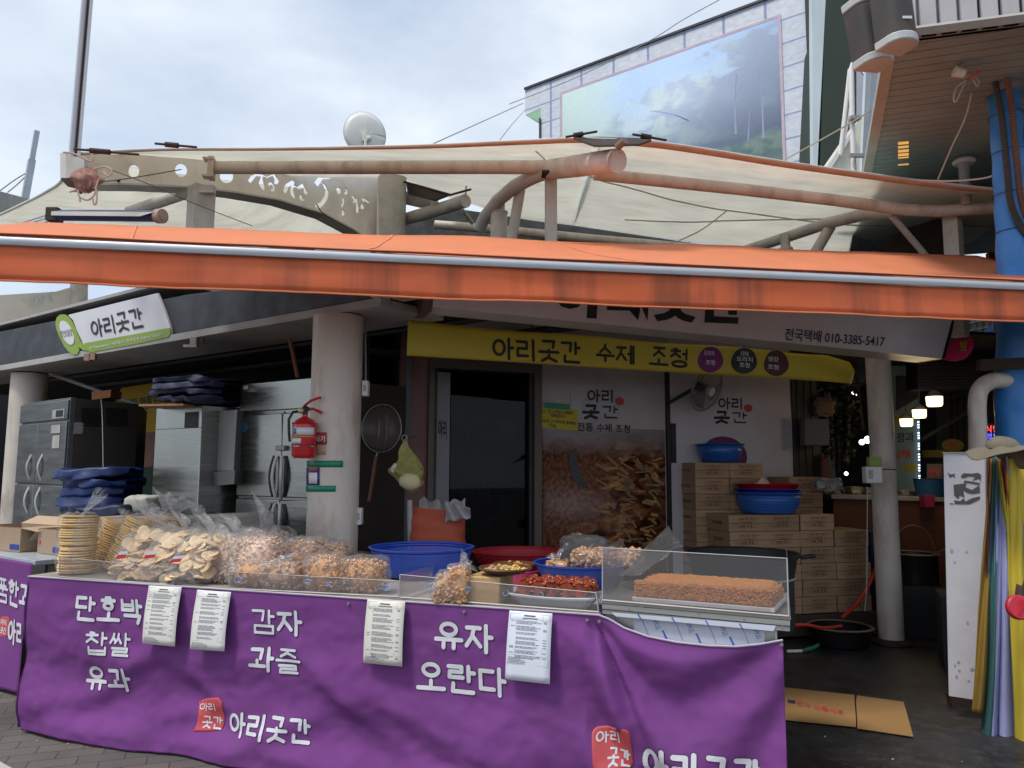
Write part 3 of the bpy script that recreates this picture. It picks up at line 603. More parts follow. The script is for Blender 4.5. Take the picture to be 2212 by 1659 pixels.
MB().grid(1, 1, lambda u, v: WP.w(pa0+(pa1-pa0)*u, zb_+(zt_-zb_)*v, .004)).build('food_picture', food_mat(), po, solid=.003)
# strips of root in the picture, and the ladle rim
ln = MB()
for i in range(95):
    x = random.uniform(1300, 1420); y = random.uniform(985, 1185); a = random.choice((random.uniform(-.3, .3), random.uniform(.5, 1.1))); L = random.uniform(14, 34); w_ = random.uniform(3, 7)
    cx, sx_ = math.cos(a)*L/2, math.sin(a)*L/2; nx, ny = -math.sin(a)*w_/2, math.cos(a)*w_/2
    pts = [(x-cx-nx, y-sx_-ny), (x+cx*.9-nx, y+sx_*.9-ny), (x+cx, y+sx_), (x+cx*.9+nx, y+sx_*.9+ny), (x-cx+nx, y-sx_+ny)]
    if min(p[0] for p in pts) < 1160 or max(p[0] for p in pts) > 1434: continue
    ln.prism([WP.w(*WP.loc(*p), .0075+i*.00005) for p in pts], -WP.n*.001)
ln.build('picture_roots', mat('root_print', srgb(150, 112, 64), .4, var=.5, vs=14, dirt=.9, dcol=srgb(70, 42, 28), ds=5), po, smooth=False)
poly_on(WP, [(1230, 975), (1243, 968), (1247, 1000), (1256, 1030), (1272, 1052), (1262, 1055), (1243, 1044), (1231, 1020), (1227, 995)], .0125, 'picture_ladle', mat('ladle_print', srgb(45, 42, 42), .4), po, .002)
poly_on(WP, [(1232, 843), (1338, 843), (1338, 905), (1232, 905)], .008, 'pale_sticker', mat('sticker', srgb(176, 172, 178), .3), po, .003)
def logo(pl, par, x0, y0, x1, y1, m, off):
    w_, h = x1-x0, y1-y0
    for t_, a, b, c, t in (('아리', (x0+.10*w_, y0), (x0+.66*w_, y0+.02*h), (x0+.10*w_, y0+.46*h), .14), ('곳', (x0, y0+.50*h), (x0+.36*w_, y0+.51*h), (x0, y0+h), .2), ('간', (x0+.40*w_, y0+.55*h), (x0+.74*w_, y0+.56*h), (x0+.40*w_, y0+.97*h), .14)):
        mb = MB(); add_strokes(mb, t_, on_plane(pl, a, b, c, off), t); mb.build('lettering', m, par, smooth=False)
    poly_on(pl, [(x0+.68*w_, y0+.32*h), (x0+.78*w_, y0+.26*h), (x0+.86*w_, y0+.36*h), (x0+.84*w_, y0+.52*h), (x0+.74*w_, y0+.56*h), (x0+.67*w_, y0+.44*h)], off+.001, 'red_stamp', M_red, par, .002)
logo(WP, po, 1256, 840, 1362, 906, M_ink, .011)
writing(WP, '전통 수제 조청', (1246, 912), (1360, 918), (1246, 931), M_ink, po, .008, .015)
p2 = thing('wall_poster', 'white wall panel with black lettering and a red stamp behind the blue basin', 'poster', WP.w(b0+.1, .3))
wbox(b0+.04, sw1, .2, 2.6, .006, 0).build('panel', mat('poster_white', srgb(200, 196, 204), .5, var=.04), p2)
logo(WP, p2, 1540, 858, 1638, 916, M_ink, .009)
M_magenta = mat('magenta_print', srgb(118, 30, 110), .5)
poly_on(WP, ring_poly(1563, 985, 50, 42, R(12)), .0095, 'purple_disc', mat('purple_print', srgb(96, 30, 90), .5), p2, .003)
# yellow note with green tape
no = thing('paper_note', 'yellow handwritten note taped with green tape beside the door', 'note', WP.hit(1157, 930))
poly_on(WP, [(1158, 878), (1247, 886), (1246, 930), (1157, 923)], .014, 'paper', mat('note_yellow', srgb(196, 178, 50), .6), no, .002)
poly_on(WP, [(1175, 869), (1228, 874), (1228, 886), (1175, 882)], .018, 'tape', M_green, no, .002)
for i, (s_, x0, x1, y) in enumerate((('1박스 단 2구매시 택배비', 1163, 1236, 883), ('무료배송합니다', 1186, 1218, 893), ('홍보문구 여러개 합배송', 1163, 1243, 904), ('가능', 1184, 1200, 915))):
    writing(WP, s_, (x0, y), (x1, y+(x1-x0)*.085), (x0, y+8), M_ink, no, .017, .01)
# wall fan
fo_ = thing('wall_fan', 'round grey wall fan tilted beside the poster under the yellow banner', 'fan', WP.hit(1450, 860))
fc = WP.hit(1486, 848)+WP.n*.28; sc = (fc-EYE).length/FPX
MF = Vector((.6, -.7, -.4)).to_track_quat('Z', 'Y').to_matrix()
fr = 47*sc
mb = MB()
for k in range(48):
    a = 2*math.pi*k/48; e = Vector((math.cos(a), math.sin(a), 0))
    mb.tube([fc+MF @ (e*fr*.22+Z*.06), fc+MF @ (e*fr*.7+Z*.055), fc+MF @ (e*fr*.97+Z*.02), fc+MF @ (e*fr-Z*.0)], .0016, 4)
    mb.tube([fc+MF @ (e*fr*.22-Z*.06), fc+MF @ (e*fr*.8-Z*.05), fc+MF @ (e*fr-Z*.0)], .0016, 4)
for r_ in (.4, .6, .8): mb.tube([fc+MF @ Vector((math.cos(2*math.pi*k/40)*fr*r_, math.sin(2*math.pi*k/40)*fr*r_, .057-.02*max(0, r_-.6))) for k in range(41)], .0015, 4)
mb.build('guard', M_gal, fo_)
MB().tube([fc+MF @ Vector((math.cos(2*math.pi*k/40)*fr, math.sin(2*math.pi*k/40)*fr, 0)) for k in range(41)], .007, 8).build('rim', M_gal, fo_)
MB().lathe([(0, .065), (fr*.2, .065), (fr*.22, .055), (fr*.22, .02), (0, .02)], fc, 24, M=MF).build('hub', M_white, fo_)
mb = MB()
for k in range(3):
    a = 2*math.pi*k/3
    mb.grid(6, 4, lambda u, v: fc+MF @ (Matrix.Rotation(a+(v-.5)*(.7+.6*u), 3, 'Z') @ Vector((fr*(.15+.72*u), 0, .02*(v-.5)*2))))
mb.build('blades', mat('fan_blade', srgb(130, 130, 135), .4), fo_, solid=.002)
MB().tube([fc+MF @ Vector((0, 0, -.02)), fc+MF @ Vector((0, 0, -.12))], [.05, .04], 14).tube([fc+MF @ Vector((0, 0, -.10)), WP.hit(1442, 872)], .016, 10).build('motor', M_black, fo_)
# yellow banner
bo = thing('yellow_banner', 'long yellow vinyl banner with black lettering strung below the white sign', 'banner', BP.w(0, 2.15))
M_yel = mat('yellow_vinyl', srgb(200, 180, 56), .5, var=.06, vs=2, bump=.05, bs=5)
ztl = BP.loc(880, 693)[1]; zbl = BP.loc(880, 768)[1]; zbr = BP.loc(1838, 828)[1]; LB = BP.L
def ban(a, z, off=0):
    u = a/LB; w_ = .012*math.sin(u*9+z*6)+.01*noise.noise(Vector((a*2.2, z*3, 0)))+.02*max(0, u-.86)/.14*math.sin((z*1.2+u)*26)
    return BP.w(a, z, w_+off)
def ban_uv(u, v):
    zt = 2.37-.012*math.sin(u*math.pi*3)**2-.05*max(0, (u-.93)/.07); return ban(u*LB, zbl+(zbr-zbl)*u+(zt-zbl-(zbr-zbl)*u)*v)
MB().grid(120, 8, ban_uv).build('vinyl', M_yel, bo, solid=.002)
def ban_text(s, TL, TR, BL, m, off=.004, bold=.02):
    a, b, c = Vector(BP.loc(*TL)), Vector(BP.loc(*TR)), Vector(BP.loc(*BL)); mb = MB()
    if bold > .025:
        add_strokes(mb, s, lambda x, y: (lambda p: ban(p.x, p.y, off))(c+(b-a)*x+(a-c)*y), .13); mb.build('lettering', m, bo, smooth=False); return
    add_text(mb, s, lambda x, y: (lambda p: ban(p.x, p.y, off))(c+(b-a)*x+(a-c)*y), bold); mb.build('lettering', m, bo, smooth=False)
ban_text('아리곳간', (1061, 727), (1256, 738), (1061, 778), M_ink, bold=.028)
ban_text('수제', (1288, 740), (1372, 746), (1288, 783), M_ink, bold=.028)
ban_text('조청', (1403, 747), (1487, 754), (1403, 790), M_ink, bold=.028)
for (cx, cy, m, ls) in ((1534, 777, M_magenta, (('도라지', -15, -20, 22), ('조청', -11, 0, 20))), (1605, 780, mat('badge_black', srgb(32, 30, 34), .5), (('더덕', -8, -21, 16), ('도라지', -17, -10, 34), ('조청', -11, 3, 22))), (1674, 785, mat('badge_maroon', srgb(88, 40, 48), .5), (('생강', -20, -15, 24), ('조청', -20, 2, 24)))):
    pts = [(cx+27*math.cos(a)*(1+.04*math.sin(3*a)), cy+28*math.sin(a)) for a in [2*math.pi*k/28 for k in range(28)]]
    q = [ban(*BP.loc(*p), .004) for p in pts]; MB().prism(q, -BP.n*.002).build('badge', m, bo, smooth=False)
    for (s, dx, dy, w_) in ls: ban_text(s, (cx+dx, cy+dy), (cx+dx+w_, cy+dy+w_*.08), (cx+dx, cy+dy+11), M_letter, .008, .02)
for (x, y) in ((1149, 716), (1604, 752), (891, 697), (1836, 772)):
    a, z = BP.loc(x, y); MB().tube([ban(a, z+.01, .004), ban(a, z+.05, .004)], .006, 6).build('tie', M_black, bo)
# white sign above
SP = Plane(PZ(935, 662, 2.40), PY(2035, 775, 6.1)); zS0, zS1 = 2.40, PY(2035, 775, 6.1).z
o = thing('white_sign', 'long white shop sign with black lettering partly hidden by the orange valance', 'sign', SP.w(0, 2.43))
tilt = .16
LS = SP.L
def zb_s(a): return zS0+(zS1-zS0)*a/LS
def sp(a, z, off=0): return SP.w(a, z, off+(z-zb_s(a))*tilt)
def sb(a, dz, off=0): return sp(a, zb_s(a)+dz, off)
M_sgn = mat('sign_white', srgb(236, 236, 240), .4, var=.04, dirt=.15, dcol=srgb(150, 145, 145))
MB().hexa([sb(0, 0), sb(LS, 0), sb(LS, 0, -.25), sb(0, 0, -.25), sb(-.01, .31), sb(LS+.1, .42), sb(LS+.1, .42, -.3), sb(-.01, .31, -.3)]).build('sign_box', M_sgn, o, bevel=.006)
def sgn_text(s, TL, TR, BL, m, bold, name='lettering'):
    a, b, c = [Vector(SP.loc(*q)) for q in (TL, TR, BL)]; mb = MB()
    add_text(mb, s, lambda x, y: (lambda p: sp(p.x, p.y, .004))(c+(b-a)*x+(a-c)*y), bold); mb.build(name, m, o, smooth=False)
sgn_text('아리곳간', (1195, 596), (1598, 622), (1195, 685), M_ink, .05)
sgn_text('전국택배 010-3385-5417', (1693, 709), (1907, 726), (1693, 735), M_inkp, .012)
MB().hexa([sb(LS+.004, 0, .01), sb(LS+.02, 0, .01), sb(LS+.02, 0, -.25), sb(LS+.004, 0, -.25), sb(LS+.104, .42, .01), sb(LS+.12, .42, .01), sb(LS+.12, .42, -.3), sb(LS+.104, .42, -.3)]).build('edge_strip', M_black, o)
MB().hexa([sb(-.06, -.03, 0), sb(-.004, -.03, 0), sb(-.004, -.03, -.25), sb(-.06, -.03, -.25), sb(-.08, .3), sb(-.024, .3), sb(-.024, .3, -.3), sb(-.08, .3, -.3)]).build('side_frame', mat('brownish_frame', srgb(100, 90, 84), .6), o)
# ================================================================ orange awning
A0, A1 = PY(0, 520, 3.75), PY(2212, 619, 4.3)
du = (A1-A0); 
def bar(u, dz=0, dn=0):      # u in picture widths along the front bar
    return A0+du*u+Z*dz+Vector((0, -1, 0))*dn
aw = thing('awning', 'long orange fabric awning with a silver front bar and stained valance', 'awning', A0)
u0, u1 = -.12, 1.14
pr = [(-.022, -.024), (-.030, -.006), (-.028, .012), (-.014, .022), (.012, .022), (.02, .0), (.012, -.024)]
mb = MB(); n = 24
for i in range(n+1):
    u = u0+(u1-u0)*i/n
    mb.v += [bar(u, z_-.0, -y_) for (y_, z_) in pr]
k = len(pr)
mb.f += [(i*k+j, i*k+(j+1) % k, (i+1)*k+(j+1) % k, (i+1)*k+j) for i in range(n) for j in range(k)]
mb.build('front_bar', M_alu, aw, ang=60)
def hemf(u, v):
    uu = u0+(u1-u0)*u; th = v*math.pi*1.1
    w_ = .006*noise.noise(Vector((uu*9, 0, 0))); return bar(uu, .030+.009*math.sin(th)+w_*.4, .014+.012*math.cos(th)+w_)
MB().grid(120, 6, hemf).build('fabric_hem', M_orange, aw, solid=.002)
def valf(u, v):
    uu = u0+(u1-u0)*u; h = .177
    return bar(uu, -.026-h*(1-v)+.003*noise.noise(Vector((uu*6, 2, 0)))+(1-v)*(.006*noise.noise(Vector((uu*11, 4, 0)))+.003*noise.noise(Vector((uu*40, 4, 0)))), .004+.010*noise.noise(Vector((uu*7, v*1.5, 3)))+.004*noise.noise(Vector((uu*30, v*2, 3)))+.004*(1-v)*math.sin(uu*31))
MB().grid(160, 5, valf).build('valance', M_valance, aw, solid=.002, org=A0)
MB().tube([valf(i/160, 0) for i in range(161)], .0055, 6).build('valance_hem', M_orange, aw)
B0, B1 = PY(60, 480, 5.15), PY(2110, 552, 6.0)
def backp(t): return B0+(B1-B0)*t
def fabf(u, v):
    uu = u0+(u1-u0)*u; f = bar(uu, .030, 0)
    t = max(0, min(1, (uu+.12)/1.26)); b = backp(t)
    p = f.lerp(b, v)
    sag = math.sin(v*math.pi)*(.028+.022*abs(math.sin((t*3+.15)*math.pi))**1.5)
    return p-Z*sag+Z*.022*noise.noise(Vector((uu*6, v*2, 5)))+Z*.006*noise.noise(Vector((uu*22, v*5, 5)))
MB().grid(120, 16, fabf).build('fabric', M_orange, aw, solid=.002)
MB().tube([backp(.0)-Z*.035, backp(1.0)-Z*.035], .03, 16).build('roller', M_orange, aw)
for t in (.22, .5, .8):
    q = backp(t)-Z*.10; f = bar(-.12+1.26*t+.06, .0, -.03); m_ = q.lerp(f, .5)+Vector((.35, 0, -.02)); MB().tube([q, m_, f], .018, 8).build('folding_arm', M_alu, aw)
sm = MB().grid(8, 2, lambda u, v: fabf(.50+.0+.06*u*0+.004*v+.10*0, 0)) if False else None
def seam(uA, uB, nm):
    q = [fabf(uA+(uB-uA)*i/10, 1-i/10)+Z*.004 for i in range(11)]
    mb = MB()
    for i in range(10):
        d = Vector((.008, 0, 0)); mb.add([q[i]-d, q[i]+d, q[i+1]+d, q[i+1]-d], [(0, 1, 2, 3)])
    mb.build('seam', mat('orange_seam', srgb(235, 140, 100), .7), aw, solid=.002)
seam(.52, .60, ''); seam(.35, .345, ''); seam(.10, .18, '')
# the blue awning cassette behind the left end
co = thing('awning_cassette', 'navy blue awning cassette with a pale stripe and round end cap at the left', 'awning roller', PY(345, 478, 5.6))
ca, cb_ = PY(118, 465, 5.75), PY(345, 467, 5.35); M_navy = mat('navy_paint', srgb(28, 50, 110), .4, var=.1)
MB().tube([ca, cb_], .042, 16).build('tube_cover', M_navy, co)
MB().prism([ca+Vector((0, -.046, -.016)), cb_+Vector((-.12, -.046, -.016)), cb_+Vector((-.02, -.046, .016)), ca+Vector((0, -.046, .016))], Vector((0, .01, 0))).build('stripe', mat('cassette_stripe', srgb(165, 160, 150), .5), co)
dv = (cb_-ca).normalized()
MB().tube([cb_-dv*.02, cb_+dv*.03], .052, 20).tube([cb_+dv*.03, cb_+dv*.036], .03, 12).build('end_cap', mat('cap_grey', srgb(150, 138, 128), .6, dirt=.5), co)
MB().box(ca, (.09, .09, .10)).build('end_box', M_rust, co)
for dz in (0, .025, -.03): MB().tube([PY(50, 486, 6.4)+Z*dz, ca+Z*dz], .010, 6).build('rail', M_alu, co)
# ================================================================ canopy structure
def T3(*pts): return [PY(*p) for p in pts]
cs = thing('canopy_frame', 'cream tubular steel frame carrying the white membrane canopy', 'canopy frame', PY(1190, 520, 6.0))
MB().tube(T3((1334, 347, 5.15), (1300, 351, 5.3), (1191, 366, 5.9)), [.083, .083, .08], 28).build('ridge_tube', M_post, cs)
MB().tube(T3((1186, 366, 5.92), (1150, 382, 6.05), (1110, 404, 6.25), (1075, 434, 6.4), (1048, 468, 6.6), (1036, 493, 6.7)), [.07, .062, .058, .056, .055, .055], 20).build('curved_tube', M_post2, cs)
MB().tube(T3((456, 362, 6.4), (1180, 361, 5.92)), .055, 24).build('long_tube', M_post, cs)
MB().tube(T3((1284, 376, 5.7), (1591, 408, 5.85), (1800, 432, 5.95), (1956, 453, 6.0), (2020, 456, 6.0), (2160, 449, 5.9), (2230, 445, 5.85)), .047, 24).build('long_tube', M_post, cs)
MB().tube(T3((1560, 560, 8.0), (1619, 538, 7.7), (1703, 511, 7.3), (1788, 482, 6.8), (1872, 462, 6.35), (1935, 458, 6.1)), .053, 20).build('curved_tube', M_post2, cs)
MB().tube(T3((1694, 506, 7.25), (1698, 538, 7.25)), .045, 16).tube(T3((1698, 536, 7.25), (1698, 542, 7.25)), .065, 16).tube(T3((1698, 542, 7.25), (1698, 640, 7.25)), .05, 16).build('stub_tube', M_post2, cs)
MB().tube(T3((1795, 488, 6.8), (1762, 544, 6.85), (1740, 590, 6.9)), .048, 16).build('stub_tube', M_post2, cs)
MB().tube(T3((1928, 468, 6.1), (2003, 556, 6.3)), .026, 12).build('brace', M_post2, cs)
def sqpost(x0, x1, y0, y1, Y, rz, nm='post', ext=0):
    a = PY((x0+x1)/2, y0, Y); b = PY((x0+x1)/2, y1, Y); w_ = (x1-x0)*Y/FPX/1.25
    MB().box(((a.x+b.x)/2, Y, (a.z+b.z-ext)/2), (w_, w_, a.z-b.z+ext), rz).build(nm, M_post2, cs, bevel=.004)
sqpost(1175, 1205, 378, 530, 6.02, R(8), ext=.6); sqpost(2040, 2079, 462, 570, 6.1, R(40), ext=.6); sqpost(405, 463, 405, 490, 6.5, R(42), ext=.5)
MB().box(PY(448, 410, 6.42), (.13, .06, .07)).build('post_cap', M_post2, cs, bevel=.003)
MB().tube(T3((1080, 441, 6.5), (1078, 462, 6.5)), .045, 16).tube(T3((1078, 461, 6.5), (1077, 560, 6.5), (1076, 640, 6.5)), [.072, .074, .076], 24).tube(T3((1078, 461.5, 6.5), (1078, 458, 6.5)), .078, 24).build('stub_column', M_post2, cs)
MB().tube(T3((1124, 408, 6.3), (1104, 522, 6.4), (1098, 560, 6.4)), .045, 16).build('slanted_tube', M_post2, cs)
MB().tube(T3((280, 458, 7.2), (345, 436, 6.9), (415, 412, 6.6)), .055, 16).build('slanted_tube', M_post2, cs)
MB().tube(T3((870, 475, 8.1), (940, 455, 7.6), (1006, 434, 7.2)), .065, 20).build('lower_tube', M_post2, cs)
MB().tube(T3((860, 424, 8.1), (939, 441, 7.9)), .07, 20).build('lower_tube', M_post2, cs)
MB().tube(T3((940, 485, 8.6), (1057, 494, 8.5), (1250, 513, 8.4), (1600, 545, 8.2), (1900, 575, 8)), .05, 14).build('purlin', mat('painted_steel', (0, 0, 0)), cs)
a = [PY(825, 379, 8.05), PY(973, 421, 7.3), PY(1017, 409, 7.1)]
MB().tube(a, .012, 4).build('edge_plate', M_rust, cs)
MB().prism([PY(877, 392, 8.0), PY(973, 422, 7.35), PY(942, 434, 7.4), PY(930, 432, 7.4), PY(880, 418, 8.0)], Vector((0, .01, 0))).build('gusset_plate', M_rust, cs)
MB().tube(T3((1006, 420, 7.15), (1007, 402, 7.15)), .008, 6).tube(T3((903, 400, 7.8), (903, 416, 7.8)), .008, 6).build('bolt_rods', M_gal, cs)
MB().tube(T3((1000, 455, 7.3), (1020, 482, 7.5)), .02, 8).build('brace', M_post2, cs)
# bracket where the long tube meets the beam
MB().box(PY(457, 364, 6.36), (.05, .10, .19), R(10)).box(PY(452, 345, 6.34), (.09, .09, .02), R(10)).box(PY(450, 382, 6.34), (.09, .09, .02), R(10)).build('tube_bracket', M_post, cs, bevel=.004)
MB().box(PY(1188, 376, 5.85), (.13, .13, .015)).build('post_plate', M_rust, cs)
# clamp plates on the ridge
MB().prism(T3((1239, 301, 5.2), (1262, 310, 5.15), (1284, 318, 5.1), (1335, 317, 5.1), (1380, 315, 5.1), (1407, 306, 5.15), (1380, 302, 5.4), (1290, 299, 5.4)), Z*.014).build('clamp_plate', M_rust, cs)
for (x0, y0, x1, y1) in ((1222, 296, 1290, 284), (1366, 290, 1440, 303), (335, 310, 425, 318), (160, 322, 300, 334)):
    MB().tube(T3((x0, y0, 5.25), (x1, y1, 5.25)), .009, 8).tube(T3((x0+(x1-x0)*.25, y0+(y1-y0)*.25, 5.24), (x0+(x1-x0)*.55, y0+(y1-y0)*.55, 5.24)), .02, 8).build('tension_bolt', M_rust, cs)
MB().tube(T3((1334, 318, 5.08), (1350, 303, 5.02)), .026, 12).tube(T3((1334, 316, 5.08), (1339, 330, 5.06)), .007, 6).build('eye_bolt', mat('bolt_tan', srgb(120, 105, 90), .6), cs)
# big column behind carrying the beam, goes to the ground
cp = PY(846, 450, 7.85); MB().tube([Vector((cp.x, cp.y, 0)), Vector((cp.x, cp.y, PY(846, 378, 7.85).z))], .15, 32).build('column', M_post2, tag(thing('canopy_column', 'round cream column behind the awning carrying the end of the lettered beam', 'column', (cp.x, cp.y, 0)), group='round cream columns of the arcade'))
# ---------------------------------------------------------------- beam with cut-out lettering
KP = Plane(PY(150, 370, 6.0), PY(846, 430, 8.1))
def c2v(p): return (493.8+.24803*p[0], 274.3+.24803*p[1])
holes = [
 [(165, 470), (190, 430), (235, 408), (300, 412), (335, 432), (385, 412), (400, 408), (440, 470), (425, 500), (395, 497), (398, 460), (380, 428), (330, 446), (302, 430), (297, 452), (310, 500), (312, 565), (285, 540), (258, 495), (278, 435), (240, 428), (190, 492)],
 [(340, 495), (372, 478), (403, 515), (402, 552), (375, 566), (358, 552), (382, 540), (380, 515), (365, 502), (352, 525)],
 [(473, 560), (485, 515), (505, 490), (560, 462), (577, 480), (568, 505), (600, 522), (645, 488), (686, 570), (680, 594), (652, 577), (650, 535), (612, 548), (572, 525), (562, 545), (577, 600), (570, 630), (538, 590), (533, 535), (545, 508), (525, 522), (495, 585)],
 [(613, 602), (635, 590), (645, 627), (675, 632), (640, 647), (618, 630)],
 [(795, 412), (832, 430), (895, 441), (870, 456), (818, 456), (802, 482), (840, 500), (870, 560), (862, 620), (832, 672), (787, 714), (745, 690), (762, 672), (800, 655), (833, 600), (838, 550), (818, 502), (795, 490), (775, 522), (743, 487), (765, 455)],
 [(933, 545), (955, 526), (977, 545), (975, 580), (950, 588)],
 [(1008, 518), (1037, 552), (1036, 582), (1015, 592), (1000, 577), (1018, 562), (1018, 545)],
 [(985, 628), (1003, 615), (1008, 660), (988, 700), (1005, 735), (1010, 762), (990, 780), (980, 760), (990, 722), (975, 690), (990, 660)],
 [(1066, 605), (1090, 597), (1107, 628), (1122, 612), (1122, 660), (1133, 700), (1128, 757), (1105, 742), (1108, 695), (1100, 652), (1075, 677), (1088, 640)],
 [(1153, 610), (1190, 622), (1224, 650), (1216, 668), (1185, 646), (1163, 652)],
 [(1148, 680), (1168, 668), (1183, 700), (1165, 722), (1143, 707)]]
holes = [[c2v(p) for p in h] for h in holes]
holes += [ring_poly(289, 370, 12, 14, .2), ring_poly(391, 368, 13.5, 14.5, 0), ring_poly(489, 381, 15, 15, 0)]
outline = [(148, 334), (250, 327), (330, 330), (470, 345), (600, 356), (700, 362), (824, 377), (824, 540), (800, 530), (752, 497), (692, 465), (593, 435), (494, 418), (400, 408), (300, 403), (200, 403), (165, 404)]
cv = bpy.data.curves.new('cut', 'CURVE'); cv.dimensions = '2D'; cv.fill_mode = 'BOTH'; cv.extrude = .008
for pl_ in [outline]+holes:
    sp_ = cv.splines.new('POLY'); sp_.points.add(len(pl_)-1); sp_.use_cyclic_u = True
    for i, p in enumerate(pl_): a_, z_ = KP.loc(*p); sp_.points[i].co = (a_, z_, 0, 1)
oc = bpy.data.objects.new('cut', cv); COL.objects.link(oc); dg = bpy.context.evaluated_depsgraph_get(); me = bpy.data.meshes.new_from_object(oc.evaluated_get(dg))
ko = thing('lettered_beam', 'arched cream steel beam with cut-out lettering and round holes', 'beam', KP.w(0, 3.7))
mb = MB(); mb.add([KP.w(v.co.x, v.co.y, v.co.z) for v in me.vertices], [tuple(p.vertices) for p in me.polygons]); mb.build('web_plate', M_beam, ko, smooth=False)
bpy.data.objects.remove(oc); bpy.data.curves.remove(cv)
low = [(165, 404), (230, 402), (300, 403), (400, 408), (494, 418), (593, 435), (692, 465), (752, 497), (800, 530)]
q = [KP.loc(*p) for p in low]
mb = MB()
for i in range(len(q)-1):
    (a0_, z0_), (a1_, z1_) = q[i], q[i+1]
    mb.hexa([KP.w(a0_, z0_-.016, .10), KP.w(a1_, z1_-.016, .10), KP.w(a1_, z1_-.016, -.10), KP.w(a0_, z0_-.016, -.10), KP.w(a0_, z0_, .10), KP.w(a1_, z1_, .10), KP.w(a1_, z1_, -.10), KP.w(a0_, z0_, -.10)])
mb.build('bottom_flange', M_post2, ko, smooth=False)
for (x, y) in ((255, 392), (257, 329), (495, 342)): MB().tube([KP.hit(x, y)+KP.n*.008, KP.hit(x, y)+KP.n*.03], .012, 8).build('bolt', M_rust, ko)
# repeated beam seen under the awning at the far left
K2 = Plane(PY(-60, 690, 8.6), PY(175, 640, 9.6))
k2 = thing('lettered_beam', 'farther cream beam with white lettering seen above the left end of the fascia', 'beam', K2.hit(0, 690))
poly_on(K2, [(-40, 640), (120, 630), (190, 610), (190, 690), (-40, 720)], 0, 'web_plate', M_beam, k2, .02, smooth=False)
writing(K2, '일장', (62, 640), (117, 629), (68, 666), mat('white_print', (0, 0, 0)), k2, .004, .06)
p = K2.hit(168, 660); tag(MB().tube([p+Z*-.4, p+Z*1.4], .10, 24).build('canopy_column', M_post2, org=p), 'round cream column stub far behind the left end of the fascia', 'column', 'round cream columns of the arcade')
# ---------------------------------------------------------------- membranes
def lerp_pts(P, t):
    n = len(P)-1; x = max(0, min(n-1e-6, t*n)); i = int(x); f = x-i; return P[i].lerp(P[i+1], f)
def smooth_pts(P, t):
    n = len(P)-1; x = max(0, min(n-1e-6, t*n)); i = int(x); f = x-i
    p0, p1, p2_, p3 = P[max(i-1, 0)], P[i], P[i+1], P[min(i+2, n)]
    return .5*((2*p1)+(p2_-p0)*f+(2*p0-5*p1+4*p2_-p3)*f*f+(3*p1-p0-3*p2_+p3)*f*f*f)
mo = thing('membrane_canopy', 'white tensile membrane canopy stretched over the steel frame', 'canopy', PY(1200, 300, 5.3))
fl_ = T3((140, 333, 5.95), (330, 322, 5.8), (600, 320, 5.65), (900, 314, 5.5), (1100, 305, 5.4), (1232, 299, 5.3), (1300, 300, 5.3))
bl_ = T3((560, 372, 7.2), (700, 384, 7.4), (860, 386, 8.0), (950, 420, 8.4), (1020, 441, 8.8), (1120, 471, 9.2), (1240, 487, 9.4))
fr_ = T3((1300, 300, 5.3), (1388, 304, 5.3), (1500, 318, 5.4), (1700, 350, 5.5), (1950, 385, 5.6), (2150, 408, 5.65), (2260, 418, 5.7))
br_ = T3((1240, 487, 9.4), (1391, 509, 9.5), (1500, 523, 9.6), (1600, 534, 9.7), (1750, 560, 9.8), (1900, 560, 9.6), (2060, 545, 9.0))
def memb(F, B, sag, s0):
    def fn(u, v):
        p = smooth_pts(F, u).lerp(smooth_pts(B, u), v); q = v*(1-v)*4
        return p-Z*(sag*q)+Z*.03*q*math.sin(u*7+s0)+Z*.012*noise.noise(Vector((u*14, v*5, s0)))*q
    return fn
ML, MR_ = memb(fl_, bl_, -.05, 0), memb(fr_, br_, .02, 2)
MB().grid(60, 24, ML).build('membrane_panel', M_membrane, mo, solid=.003)
MB().grid(60, 24, MR_).build('membrane_panel', M_membrane, mo, solid=.003)
for fn in (ML, MR_):
    MB().tube([fn(i/60, 0) for i in range(61)], .009, 8).build('edge_rope', mat('rope_white', srgb(210, 210, 205), .7), mo)
    MB().grid(60, 2, lambda u, v: fn(u, v*.02)-Z*(.010+.008*v)).build('edge_hem', M_hem, mo, solid=.002)
for fn, pts in ((MR_, [(0, .30), (.3, .40), (.6, .42), (1, .40)]), (MR_, [(.12, .75), (.45, .52), (.8, .2)]), (ML, [(.75, .1), (.9, .35), (1, .30)]), (MR_, [(.42, .42), (.36, .7), (.28, .98)])):
    P_ = [Vector((a_, b_, 0)) for a_, b_ in pts]; q = [smooth_pts(P_, i/20) for i in range(21)]
    MB().tube([fn(p.x, p.y)-Z*.014 for p in q], .008, 6, sq=.4).build('seam', mat('seam_grey', srgb(178, 174, 162), .7), mo)
# second sheet hanging behind the lettered beam
A_ = T3((150, 338, 6.25), (135, 388, 6.5), (100, 414, 7.0), (50, 440, 7.8), (-20, 472, 8.8), (-120, 510, 10))
B_ = T3((850, 415, 10.2), (760, 520, 10.6), (560, 545, 11), (350, 560, 11.3), (120, 580, 11.6), (-160, 600, 12))
m2 = memb(A_, B_, .05, 4)
o2 = thing('membrane_canopy', 'white membrane sheet sweeping down behind the lettered beam on the left', 'canopy', A_[0])
MB().grid(40, 24, m2).build('membrane_panel', M_membrane, o2, solid=.003)
MB().tube([m2(i/40, 0) for i in range(41)], .014, 8).build('edge_rope', mat('rope_white', (0, 0, 0)), o2)
